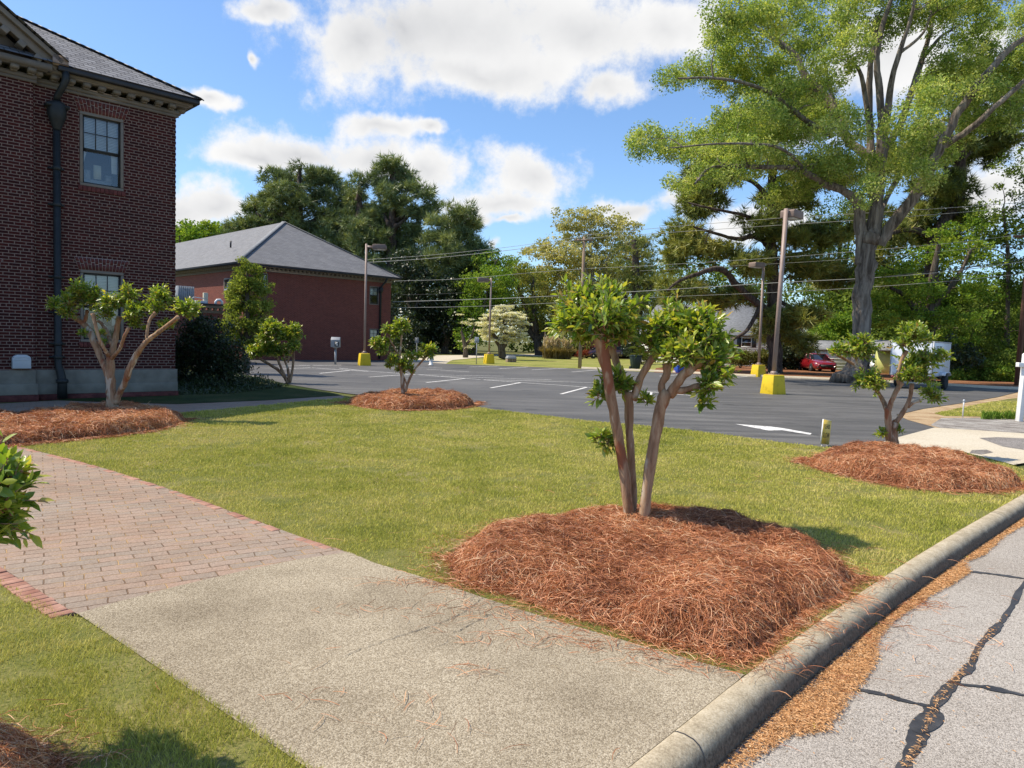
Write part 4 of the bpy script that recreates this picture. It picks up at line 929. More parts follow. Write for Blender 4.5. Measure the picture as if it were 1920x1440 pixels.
# downpipe
dp = MB(); X = -2.585
dp.tube([(X + .12, -.36, 7.22), (X + .12, -.36, 7.04), (X + .07, -.28, 6.88), (X + .01, -.16, 6.72), (X, -.11, 6.62)], [.075, .075, .07, .07, .07], 10)
dp.lathe([(.10, 6.60), (.17, 6.56), (.19, 6.50), (.19, 6.30), (.15, 6.18), (.08, 6.0), (.075, 5.98)], 8, (X, -.12, 0))
dp.box(X - .22, X + .22, -.26, -.003, 6.46, 6.52)
dp.tube([(X, -.10, 6.02), (X, -.10, .78), (X + .03, -.15, .62), (X + .06, -.18, .42), (X + .06, -.18, 0.02)], [.075, .075, .085, .095, .105], 12)
for z in (5.15, 4.35, 2.75, 1.95, 1.25, .95): dp.lathe([(.072, z - .05), (.092, z - .03), (.092, z + .03), (.072, z + .05)], 12, (X, -.10, 0)); dp.box(X - .16, X + .16, -.035, -.003, z - .02, z + .02)
dp.lathe([(.10, .36), (.125, .38), (.125, .44), (.10, .46)], 12, (X + .06, -.18, 0))
dp.build('downpipe', MAT['iron'], nb, smooth=False)
v = MB(); y = PY - .12; pts = [(-3.47, y, .70), (-3.13, y, .70), (-3.13, y, .92), (-3.16, y, .97), (-3.22, y, 1.00), (-3.38, y, 1.00), (-3.44, y, .97), (-3.47, y, .92)]
v.extr(pts, (0, .118, 0))
for z in (.89, .94): v.box(-3.46, -3.14, y - .012, y, z - .006, z + .006)
v.build('vent_cover', MAT['vent'], nb, bevel=.012)

# far brick building
c2 = at(455, 672, 45.0); c2[2] = 0
LB = 11.9
fb_ = thing('brick_building', 'far red brick building with a grey shingle hip roof beyond the car park', 'building', c2, PI / 4)
nn2 = np.array([.7071, -.7071, 0]); uu2 = np.array([.7071, .7071, 0])
def loc2(x, y):
    P = on_plane(x, y, c2, nn2); return float((P - c2) @ uu2), float(P[2])
hl = []
for (xa, ya), (xb, yb) in (((693, 536), (710, 572)), ((693, 616), (710, 650)), ((478, 630), (499, 646)), ((492, 512), (502, 545))):
    s0, z1 = loc2(xa, ya); s1, z0 = loc2(xb, yb); hl.append((s0, s1, z0, z1))
LBr = loc2(732, 600)[0]; print('bld2 length', LBr, hl)
EZ = loc2(600, 505)[1]
EV = 5.55
w = MB(); wall_panel(w, 0, LBr, 0, EV, 0, hl, .12)
w.add([(0, 30, 0), (0, 0, 0), (0, 0, EV), (0, 30, EV)], [(0, 1, 2, 3)]); w.add([(LBr, 0, 0), (LBr, 30, 0), (LBr, 30, EV), (LBr, 0, EV)], [(0, 1, 2, 3)]); w.add([(LBr, 30, 0), (0, 30, 0), (0, 30, EV), (LBr, 30, EV)], [(0, 1, 2, 3)])
w.build('wall', MAT['brick2'], fb_)
for h in hl: window(fb_, *h, 0, MAT['trim'], MAT['sash'], cols=2, rows=2)
s2 = MB(); s2.box(-.10, -.02, 1.5, 2.6, 3.8, 5.1); s2.build('window', MAT['trim'], fb_)
s2 = MB(); s2.box(-.105, -.101, 1.58, 2.52, 3.88, 5.02); s2.build('pane', MAT['car_glass'], fb_)
cornice(fb_, [((0, 0), (LBr, 0), (0, -1)), ((0, 30), (0, 0), (-1, 0))], EV, MAT['trim'], step=.30, dent=(.085, .1), prot=(.07, .26, .42))
g2 = MB(); g2.box(-.56, LBr + .5, -.56, -.43, EV + .27, EV + .42); g2.box(-.56, -.43, -.43, 30, EV + .27, EV + .42); g2.build('gutter', MAT['gutter'], fb_)
e2 = EV + .42; ov = .58; hw = (LBr + 2 * ov) / 2; rz = e2 + 3.75
uv_roof('roof', [[(-ov, -ov, e2), (LBr + ov, -ov, e2), (LBr / 2, hw - ov, rz)], [(-ov, 30, e2), (-ov, -ov, e2), (LBr / 2, hw - ov, rz), (LBr / 2, 30, rz)], [(LBr + ov, -ov, e2), (LBr + ov, 30, e2), (LBr / 2, 30, rz), (LBr / 2, hw - ov, rz)]], MAT['asphalt_shingle'], fb_)
hp = MB()
for sx in (0, 1):
    a = np.array([-ov if not sx else LBr + ov, -ov, e2]); b = np.array([LBr / 2, hw - ov, rz]); d = b - a; L = np.linalg.norm(d); d /= L; sd = np.cross(d, (0, 0, 1)); sd /= np.linalg.norm(sd); up = np.cross(sd, d)
    hp.obox((a + b) / 2 + up * .03, d * L / 2, sd * .14, up * .02)
hp.build('ridge_cap', MAT['grey_roof'], fb_)
d2 = MB(); xx = LBr - .95; d2.tube([(xx + .25, -.5, EV + .3), (xx + .2, -.4, EV + .05), (xx, -.1, EV - .35), (xx, -.09, .1)], .075, 8); d2.lathe([(.08, EV - .75), (.16, EV - .7), (.17, EV - .4), (.12, EV - .35)], 8, (xx, -.1, 0)); d2.build('downpipe', MAT['iron'], fb_)
vp = MB(); vp.lathe([(.06, 0), (.06, .45)], 8, (-ov + 3.0 * 0 + 1.7, 4.4, e2 + 1.35)); vp.build('vent_pipe', MAT['gutter'], fb_)
# low annex between the two, with roof plant on it
ca = at(398, 640, 38.0); ca[2] = 0
an = thing('annex', 'low brick annex with dark cornice, half hidden by the big dark shrub', 'annex', ca, PI / 4)
w = MB(); w.box(-9, 1.2, 0, 7, 0, 2.75); w.build('wall', MAT['brick2'], an)
cornice(an, [((-9, 0), (1.2, 0), (0, -1))], 2.62, MAT['trim'], step=.3, prot=(.06, .2, .32))
w = MB(); w.box(-9.1, 1.6, -.42, 7.1, 3.025, 3.10); w.build('roof', MAT['gutter'], an)
def roof_unit(px, py0, py1, wpx, Y, name, label, mat, cat, ribs=0):
    a = at(px, py1, Y); b = at(px, py0, Y); wd = wpx / F * Y; h = b[2] - 3.10
    t = thing(name, label, cat, (a[0], Y, 3.10), PI / 4)
    m = MB(); m.box(-wd / 2, wd / 2, -wd * .35, wd * .35, 0, h); m.build('casing', mat, t, bevel=.02)
    if ribs:
        m = MB()
        for i in range(ribs): x = -wd / 2 + wd * (i + .5) / ribs; m.box(x - wd / ribs * .25, x + wd / ribs * .25, -wd * .35 - .03, -wd * .35 - .001, .03, h - .03)
        m.build('louvres', MAT['grey_metal'], t)
    return t
roof_unit(345, 537, 572, 30, 41, 'rooftop_unit', 'tall grey louvred rooftop unit on the annex roof beside the near building corner', MAT['grey_metal'], 'rooftop unit', 9)
roof_unit(385, 549, 572, 8, 41, 'roof_vent', 'narrow buff vent box on the annex roof', MAT['paper'], 'vent')
t = roof_unit(375, 564, 572, 22, 40.5, 'condenser', 'low pale condenser with pipes on the annex roof beside the buff vent box', MAT['vent'], 'condenser')
m = MB(); m.tube([(-.45, .1, .3), (-.3, .1, .45), (.3, .1, .4), (.4, .1, 0)], .03, 6); m.build('pipe', MAT['galv'], t)
t = thing('roof_hood', 'small white gooseneck hood on the annex roof beside the conical tree', 'vent', (at(411, 572, 40)[0], 40, 3.1), PI / 4)
m = MB(); m.tube([(.15, 0, 0), (.15, 0, .22), (.05, 0, .32), (-.12, 0, .30), (-.2, 0, .2), (-.2, 0, .05)], .07, 8); m.build('pipe', MAT['white_paint'], t)
# ------------------------------------------------------------------ plants
LEAF = np.array([(0, 0, 0), (.33, .0, -.05), (.30, .46, .05), (.30, -.46, .05), (.68, 0, -.04), (.66, .36, .03), (.66, -.36, .03), (1, 0, -.10)])
LEAF_T = np.array([(0, 3, 1), (0, 1, 2), (1, 3, 6), (1, 6, 4), (1, 4, 5), (1, 5, 2), (4, 6, 7), (4, 7, 5)])
def leaves_full(P, D, L, W, tint):
    """folded pointed leaves: base P, direction D"""
    n = len(P); D = D / np.linalg.norm(D, axis=1)[:, None]
    up = np.array([0, 0, 1.]) + rng.normal(0, .55, (n, 3)); S = np.cross(D, up); S /= np.linalg.norm(S, axis=1)[:, None] + 1e-9; Nn = np.cross(S, D)
    V = P[:, None, :] + LEAF[None, :, 0, None] * (D * L[:, None])[:, None, :] + LEAF[None, :, 1, None] * (S * W[:, None])[:, None, :] + LEAF[None, :, 2, None] * (Nn * L[:, None])[:, None, :]
    Fs = (np.arange(n) * 8)[:, None, None] + LEAF_T[None]
    return V.reshape(-1, 3), Fs.reshape(-1, 3), np.repeat(tint, 8)
def diamonds(P, D, N, L, W):
    S = np.cross(D, N); S /= np.linalg.norm(S, axis=1)[:, None] + 1e-9
    D = D / np.linalg.norm(D, axis=1)[:, None]; fold = np.cross(S, D) * (W * .18)[:, None]
    V = np.stack([P - D * L[:, None] / 2, P + S * W[:, None] / 2 + fold, P + D * L[:, None] / 2, P - S * W[:, None] / 2 + fold], 1).reshape(-1, 3)
    return V, (np.arange(len(P)) * 4)[:, None] + np.array([[0, 1, 2, 3]])
def rdir(n):
    v = rng.normal(0, 1, (n, 3)); return v / np.linalg.norm(v, axis=1)[:, None]

def px_path(pts, Y0):
    """(px, py, radius px, depth offset m) -> smoothed world path + radii"""
    Q = []
    for p in pts:
        dy = p[3] if len(p) > 3 else 0; Y = Y0 + dy
        w = at(p[0], p[1], Y); Q.append((*w, p[2] * Y / F))
    Q = smooth_path(np.array(Q), 4); return Q[:, :3], Q[:, 3]

def myrtle(label, base, Y0, conv, limbs, clusters, leafL, dens=1.0, knob=1.0, group='pollarded crepe myrtles', shoot=1.0, leafW=.46):
    t = thing('crepe_myrtle', label, 'crepe myrtle', base, 0, group); B = np.asarray(base, float)
    VV, FF, n = [], {}, 0
    for L in limbs:
        pts = [(conv(p[0], p[1]) + (p[2] * conv(1, 0, True),) + tuple(p[3:])) for p in L]
        P, r = px_path(pts, Y0)
        r = r * (1 + .05 * np.sin(np.arange(len(r)) * 1.7 + rng.uniform(0, 6)) * knob)
        P = P + rng.normal(0, .06, P.shape) * r[:, None]
        V, fs = tube(P, r, 10, True, .07)
        VV.append(V - B)
        for f in fs: FF.setdefault(len(f), []).append([i + n for i in f])
        n += len(V)
    # stems of the shoots
    LP, LD, LL, LT = [], [], [], []
    for c in clusters:
        x, y = conv(c[0], c[1]); rr = c[2] * conv(1, 0, True); dy = c[3] if len(c) > 3 else rng.uniform(-.6, .6) * rr * Y0 / F
        ctr = at(x, y, Y0 + dy); R = rr * (Y0 + dy) / F
        ns = max(5, int(dens * 30 * min(2.2, (R / .16) ** 1.5)))
        d = rdir(ns * 2); d[:, 2] = d[:, 2] * .9 + .42; d = d[d[:, 2] > -.32][:ns]; d /= np.linalg.norm(d, axis=1)[:, None]
        for k in range(len(d)):
            s0 = ctr + rng.normal(0, .20, 3) * R - np.array([0, 0, .34 * R]); Ls = R * rng.uniform(.66, 1.10) * shoot; bend = rng.normal(0, .25, 3)
            m = max(5, int(Ls / (leafL * .25)) + 2); tt = np.linspace(.18, 1, m)
            pp = s0 + d[k] * (Ls * tt)[:, None] + bend * (Ls * tt ** 2 * .4)[:, None]
            dd = d[k] + bend * .5; side = rdir(m); side -= dd * (side @ dd)[:, None] / (dd @ dd)
            side[1::2] = -side[0:len(side[1::2]) * 2:2] if m > 1 else side[1::2]
            D = dd * (.55 + .5 * tt[:, None]) + side * 1.0; 
            LP.append(pp); LD.append(D); LL.append(leafL * rng.uniform(.65, 1.15, m) * (1.05 - .35 * tt)); LT.append(np.clip(rng.normal(.32, .17, m) + .58 * np.clip(tt - .45, 0, 1) ** 1.1 * rng.uniform(.2, 1.7), 0, 1))
            sp, sr = np.array([s0, s0 + (pp[m // 2] - s0), pp[-1]]), [leafL * .045, leafL * .035, leafL * .02]
            V, fs = tube(sp, sr, 4, False); VV.append(V - B)
            for f in fs: FF.setdefault(len(f), []).append([i + n for i in f])
            n += len(V)
    make_mesh('trunk', np.vstack(VV), [np.array(f) for f in FF.values()], MAT['myrtle_bark'], t, smooth=True)
    P = np.vstack(LP) - B; D = np.vstack(LD); L = np.concatenate(LL); T_ = np.concatenate(LT)
    V, Fs, tn = leaves_full(P, D, L, L * leafW * rng.uniform(.85, 1.15, len(L)), T_)
    make_mesh('crown', V, [Fs], MAT['myrtle_leaf'], t, attr=tn)
    print('myrtle leaves', len(P)); return t

def ident(X, Y, s=False): return 1.0 if s else (X, Y)
def crop(ox, oy, k): return lambda X, Y, s=False: 1.0 / k if s else (ox + X / k, oy + Y / k)
ZB = m1(*G(1195, 975, .25)[:2]); b = G(1195, 978, ZB)
myrtle('tall crepe myrtle with three bare leaning stems, standing in the mound by the kerb', (b[0], b[1], ZB - .05), b[1], ident,
    [[(1180, 985, 11.2, 0), (1172, 900, 10.2, 0), (1158, 810, 9.9, -.02), (1143, 730, 9.9, -.05), (1131, 660, 11.2, -.05), (1122, 622, 14.5, -.05), (1118, 606, 9.2, -.05)],
     [(1185, 980, 9.9, .09), (1186, 920, 8.6, .09), (1181, 830, 7.6, .10), (1180, 770, 8.6, .1), (1178, 735, 9.2, .1)],
     [(1176, 745, 6.6, .1), (1166, 708, 7.2, .2), (1153, 672, 6.6, .28), (1147, 650, 7.9, .3)], [(1186, 750, 7.9, .1), (1200, 712, 7.2, .08), (1216, 682, 6.6, .05), (1232, 660, 8.6, .03)],
     [(1204, 988, 10.6, -.06), (1213, 920, 10.2, -.06), (1226, 830, 10.6, -.06), (1239, 765, 11.2, -.06), (1250, 735, 13.2, -.06)],
     [(1248, 745, 7.9, -.06), (1240, 724, 6.6, -.05), (1250, 702, 7.3, -.05), (1251, 680, 9.2, -.05)], [(1256, 742, 9.9, -.06), (1272, 715, 8.6, -.12), (1292, 692, 9.9, -.16), (1308, 678, 11.9, -.16), (1320, 672, 6.6, -.16)],
     [(1266, 732, 7.2, -.08), (1290, 730, 6.4, -.12), (1312, 722, 6.4, -.15)], [(1300, 690, 6.6, -.16), (1306, 660, 6.6, -.12), (1300, 640, 6.6, -.1)]],
    [(1108, 588, 58, .0), (1152, 585, 50, .12), (1072, 602, 34, -.1), (1128, 560, 42, .1), (1085, 570, 40, .12), (1165, 612, 36, -.05), (1110, 618, 34, .15), (1128, 590, 48, -.2), (1055, 612, 22, .0),
     (1240, 618, 40, .05), (1285, 612, 46, .1), (1330, 632, 42, -.1), (1280, 655, 46, -.18), (1335, 672, 42, -.18), (1222, 640, 30, 0), (1312, 600, 38, -.05), (1258, 598, 34, .2), (1300, 640, 48, .2), (1352, 648, 26, 0),
     (1328, 716, 30, -.18), (1318, 752, 14, -.18), (1348, 698, 24, -.05), (1160, 716, 26, .12), (1140, 722, 22, .05), (1125, 735, 15, .05), (1212, 748, 12, .1), (1136, 828, 18, .08), (1126, 818, 14, .05)], .104, dens=1.3)
b = G(208, 768, .16); cv = crop(80, 500, 5.144)
myrtle('spreading multi stem crepe myrtle with many leafy knobs in front of the brick building', (b[0], b[1], .08), b[1], cv,
    [[(672, 1385, 56), (662, 1250, 46), (656, 1100, 42), (655, 960, 38), (652, 870, 36)], [(650, 1130, 34), (610, 1000, 30), (545, 840, 31, .1), (490, 720, 31, .1), (450, 620, 29, .15), (380, 540, 26, .2), (285, 480, 25, .3)],
     [(700, 1320, 34), (735, 1230, 30), (780, 1140, 29, -.1), (835, 990, 31, -.2), (885, 880, 29, -.2), (960, 770, 24, -.3), (1010, 712, 24, -.3), (1100, 645, 21, -.4), (1200, 570, 19, -.4), (1310, 488, 22, -.5)],
     [(1005, 710, 17, -.3), (1012, 600, 14, -.3), (1035, 510, 15, -.25), (1090, 440, 20, -.2)], [(655, 890, 30), (682, 780, 27), (708, 660, 27, .1), (722, 560, 24, .1), (738, 480, 26, .1)],
     [(660, 890, 22), (745, 790, 16, -.2), (785, 680, 15, -.3), (835, 585, 18, -.3)], [(648, 880, 22), (590, 780, 16, -.2), (540, 680, 15, -.3), (510, 560, 15, -.3), (480, 450, 20, -.3)],
     [(665, 750, 18), (620, 630, 17, .3), (570, 550, 15, .4), (530, 520, 14, .4)], [(640, 860, 16), (600, 800, 14), (540, 720, 16, -.1)], [(400, 560, 18, .2), (420, 480, 16, .2), (430, 420, 18, .2)]],
    [(390, 240, 125), (330, 200, 80), (250, 300, 100), (130, 350, 85), (230, 420, 80), (460, 300, 105), (500, 230, 60), (640, 320, 100), (610, 430, 80), (820, 250, 105), (760, 330, 70), (900, 420, 105), (880, 520, 80), (960, 380, 70), (1120, 260, 115), (1090, 380, 85), (1180, 320, 70), (1390, 390, 115), (1460, 390, 75), (1320, 380, 60), (1205, 545, 60), (1150, 570, 42), (395, 640, 42), (560, 640, 42), (1000, 600, 20), (610, 725, 32)], .098, dens=1.25)
b = G(757, 744, .18); cv = crop(640, 580, 7.2)
myrtle('small crepe myrtle in the oval straw bed at the car park edge', (b[0], b[1], .08), b[1], cv,
    [[(830, 1150, 30), (828, 1000, 27), (812, 860, 23), (790, 730, 22), (780, 640, 22)], [(780, 650, 19), (800, 545, 14), (806, 440, 14), (815, 335, 16)], [(775, 640, 14), (730, 540, 13), (680, 450, 12), (615, 350, 14)], [(740, 600, 9), (650, 565, 9)],
     [(868, 1120, 19), (890, 1020, 18), (940, 900, 17), (1000, 800, 15), (1080, 710, 14), (1155, 625, 15)], [(882, 1010, 12), (850, 930, 12), (820, 850, 12)]],
    [(810, 215, 105), (770, 280, 60), (620, 260, 78), (740, 340, 55), (470, 440, 85), (560, 510, 85), (600, 420, 60), (540, 570, 50), (700, 670, 75), (650, 740, 45), (850, 700, 75), (820, 790, 70), (920, 790, 60), (930, 610, 60), (1060, 620, 60), (1190, 530, 88), (1240, 540, 50), (1200, 610, 60)], .135, dens=1.3)
b = G(1675, 836, .16); cv = crop(1480, 580, 4)
myrtle('crepe myrtle with twin trunks in the mound beside the concrete driveway and white trailer', (b[0], b[1], .06), b[1], cv,
    [[(792, 1050, 32), (787, 950, 26), (790, 860, 26), (798, 840, 20)], [(750, 1040, 25), (746, 920, 24), (741, 780, 25), (742, 740, 22)], [(742, 770, 21), (700, 680, 16, .2), (662, 620, 14, .2), (640, 588, 18, .2)],
     [(742, 770, 20), (768, 690, 18), (818, 585, 18), (848, 548, 20)], [(828, 570, 16), (812, 500, 14), (836, 400, 13), (876, 310, 18)], [(655, 620, 10, .2), (600, 520, 9, .2), (545, 455, 9, .2), (440, 388, 9, .2), (355, 340, 12, .2)], [(560, 465, 9, .2), (510, 400, 9, .2), (500, 330, 12, .2)],
     [(797, 855, 19), (865, 750, 16), (905, 660, 14), (920, 555, 16)], [(890, 730, 15), (930, 700, 12), (978, 682, 15)]],
    [(500, 260, 105), (440, 300, 60), (590, 290, 88), (560, 220, 60), (370, 290, 50), (340, 320, 40), (620, 520, 105), (550, 530, 60), (680, 560, 60), (930, 180, 110), (860, 240, 70), (1020, 200, 70), (950, 130, 60), (950, 400, 120), (1080, 350, 85), (1010, 330, 60), (900, 480, 85), (1000, 500, 75), (1060, 620, 75), (1180, 340, 30), (1130, 310, 40), (1100, 660, 50), (700, 920, 40), (835, 900, 30)], .098, dens=1.1)
b = G(540, 719); cv = crop(320, 380, 4)
myrtle('thin crepe myrtle in the shade at the end of the planting bed', (b[0], b[1], -.02), b[1], cv,
    [[(875, 1355, 14), (868, 1330, 13), (815, 1262, 12), (720, 1200, 10), (630, 1150, 10)], [(878, 1345, 11), (832, 1250, 9), (802, 1170, 9), (795, 1120, 9)], [(888, 1350, 11), (880, 1250, 9), (855, 1180, 8), (835, 1090, 8)], [(895, 1350, 11), (916, 1230, 9), (920, 1130, 9), (906, 1020, 8)], [(880, 1200, 7), (890, 1150, 7)]],
    [(640, 1110, 55), (600, 1090, 35), (730, 1080, 65), (820, 1105, 62), (770, 920, 70), (720, 950, 50), (850, 985, 70), (925, 955, 58), (900, 990, 40), (930, 1070, 48), (690, 1010, 45)], .15, dens=1.3)
b = np.array([-2.6, 2.55, 0]); cv = ident
myrtle('crepe myrtle mostly cut off by the left edge, a few big glossy leaves showing', b, 2.55, cv,
    [[(-400, 1400, 40), (-380, 1250, 36), (-300, 1100, 34), (-200, 1010, 34), (-120, 960, 30)], [(-300, 1110, 26), (-330, 950, 24), (-350, 850, 26)]],
    [(-60, 935, 100, 0), (-20, 905, 72, -.05), (10, 910, 62, .05), (-10, 965, 66, .1), (-110, 900, 95, .1), (-160, 960, 95, -.1), (-300, 850, 90, 0), (-40, 860, 50, 0), (20, 880, 44, 0), (0, 935, 50, -.05), (25, 945, 34, .0), (-20, 1000, 40, 0)], .080, dens=1.0, shoot=.95)

# --- trees: limbs from a survey, twigs grown greedily to leaf clusters
def grow(limbs, centres, wig=.12, r_twig=.012, pref=.25, sides=5, seed=0):
    nodes, rads, VV, FF, n = [], [], [], {}, 0
    def put(P, r, k):
        nonlocal n
        V, fs = tube(P, r, k, False)
        if k == 16:      # fluted bole
            th = np.tile(np.arange(k) * 2 * PI / k, len(P)); V = np.repeat(P, k, 0) + (V - np.repeat(P, k, 0)) * (1 + .09 * np.cos(3 * th + .4) + .05 * np.cos(7 * th + np.repeat(P[:, 2], k) * .4))[:, None]
        VV.append(V)
        for f in fs: FF.setdefault(len(f), []).append([i + n for i in f])
        n += len(V)
    for L in limbs:
        Q = smooth_path(np.array(L), 5); P, r = Q[:, :3].copy(), Q[:, 3]
        P[1:] += rng.normal(0, .10, P[1:].shape) * r[1:, None]
        put(P, r * (1 + .05 * np.sin(np.arange(len(r)) * .9 + rng.uniform(0, 6))), 16 if r[0] > .18 else 7)
        s = max(1, len(P) // 40); nodes += list(P[2::s]); rads += list(r[2::s])
    N0 = np.array(nodes); order = np.argsort([np.min(np.linalg.norm(N0 - c, axis=1)) for c in centres])
    nod = np.zeros((len(nodes) + len(centres) * 3, 3)); nod[:len(nodes)] = nodes; rd = np.zeros(len(nod)); rd[:len(nodes)] = rads; m = len(nodes)
    dirs = np.zeros((len(centres), 3))
    for i in order:
        c = centres[i]; d = np.linalg.norm(nod[:m] - c, axis=1); up = np.clip(nod[:m, 2] - c[2] + .2, 0, None)
        j = int(np.argmin(d + up * .8 + pref * (rd[:m] < .03) * 1.0)); a = nod[j]; L = d[j]
        k1 = a + (c - a) * .38 + rng.normal(0, wig, 3) * L * .6 + np.array([0, 0, .06 * L]); k2 = a + (c - a) * .72 + rng.normal(0, wig, 3) * L * .5 + np.array([0, 0, .05 * L])
        ra = min(rd[j] * .75, r_twig * 1.2 + .016 * L)
        P = smooth_path(np.array([a, k1, k2, c]), 2); put(P, np.linspace(ra, r_twig * .55, len(P)), sides)
        nod[m:m + 3] = (k1, k2, c); rd[m:m + 3] = (ra * .8, ra * .6, r_twig * .6); m += 3
        q = c - k2; dirs[i] = q / (np.linalg.norm(q) + 1e-9)
    return np.vstack(VV), [np.array(f) for f in FF.values()], dirs
def lobes_px(lobes, Y0, depth=1.0, dy=0.0):
    """(px, py, rx, ry[, dY, n]) -> ellipsoids"""
    out = []
    for l in lobes:
        oy = l[4] if len(l) > 4 else rng.uniform(-1, 1) * dy
        c = at(l[0], l[1], Y0 + oy); k = (Y0 + oy) / F; out.append((c, np.array([l[2] * k, max(l[2], l[3]) * k * depth, l[3] * k])))
    return out
def fill(lobes, per_m3=None, n=None, shell=.55):
    cs = []
    vol = np.array([np.prod(r) ** .72 for _, r in lobes]); vol /= vol.sum()
    for (c, r), v in zip(lobes, vol):
        k = max(2, int(round(n * v))); d = rdir(k); q = rng.random(k) ** shell
        cs.append(c + d * q[:, None] * r)
    return np.vstack(cs)
def leafy(centres, rad, per, L, W, flat=.75, droop=0.0, up=.5):
    n = len(centres) * per; c = np.repeat(centres, per, 0); r = np.repeat(rad * rng.uniform(.6, 1.35, len(centres)), per)[:, None]
    q = rdir(n) * (rng.random(n) ** .45)[:, None] * np.array([1, 1, flat]); P = c + q * r
    D = rdir(n); D[:, 2] -= droop; N = rdir(n) + np.array([0, 0, up]); Ls = L * rng.uniform(.6, 1.3, n)
    return (*diamonds(P, D, N, Ls, Ls * W * rng.uniform(.8, 1.2, n)), n, per)
def needles(centres, dirs, rad, tufts, k, L, w):
    """bursts of needles: `tufts` bursts round each centre, k needles each"""
    n = len(centres) * tufts; c = np.repeat(centres, tufts, 0); r = np.repeat(rad * rng.uniform(.6, 1.3, len(centres)), tufts)[:, None]
    off = rdir(n) * (rng.random(n) ** .5)[:, None] * np.array([1, 1, .62]); P = c + off * r
    d0 = np.repeat(dirs, tufts, 0) * .6 + off * .8 + np.array([0, 0, .35]) + rng.normal(0, .3, (n, 3))
    P = np.repeat(P, k, 0); D = np.repeat(d0, k, 0) + rdir(n * k) * 1.05; D /= np.linalg.norm(D, axis=1)[:, None]
    Ln = L * rng.uniform(.65, 1.2, n * k); S = np.cross(D, rdir(n * k)); S /= np.linalg.norm(S, axis=1)[:, None] + 1e-9
    V = np.stack([P - S * w / 2, P + S * w / 2, P + D * Ln[:, None]], 1).reshape(-1, 3)
    return V, (np.arange(n * k) * 3)[:, None] + np.array([[0, 1, 2]]), n
def tree(name, label, base, limbs, lobes, ncl, bark_m, leaf_m, leaf=None, pine=None, cat='tree', group=None, r_twig=.02, wig=.12, shell=.55, tint=(.5, .2), clump=.22, root=False):
    B = np.array([base[0], base[1], base[2] if len(base) > 2 else 0.0])
    t = thing(name, label, cat, B, 0, group)
    cs = fill(lobes, n=ncl, shell=shell)
    V, Fs, dirs = grow(limbs, cs, r_twig=r_twig, wig=wig)
    make_mesh('trunk', V - B, Fs, MAT[bark_m], t, smooth=True)
    ct = rng.normal(0, clump, len(cs))
    if pine:
        rad, tufts, k, L, w = pine; V, Fq, n = needles(cs, dirs, rad, tufts, k, L, w); a = np.repeat(np.clip(tint[0] + np.repeat(ct, tufts) + rng.normal(0, tint[1], n), 0, 1), k * 3)
    else:
        rad, per, L, W = leaf[:4]; V, Fq, n, _ = leafy(cs, rad, per, L, W, *leaf[4:]); a = np.repeat(np.clip(tint[0] + np.repeat(ct, per) + rng.normal(0, tint[1], n), 0, 1), 4)
    make_mesh('crown', V - B, [Fq], MAT[leaf_m], t, attr=a)
    return t
def limb(Y0, *pts):
    """(px, py, radius px[, dY])"""
    return [(*at(p[0], p[1], Y0 + (p[3] if len(p) > 3 else 0)), p[2] * (Y0 + (p[3] if len(p) > 3 else 0)) / F) for p in pts]
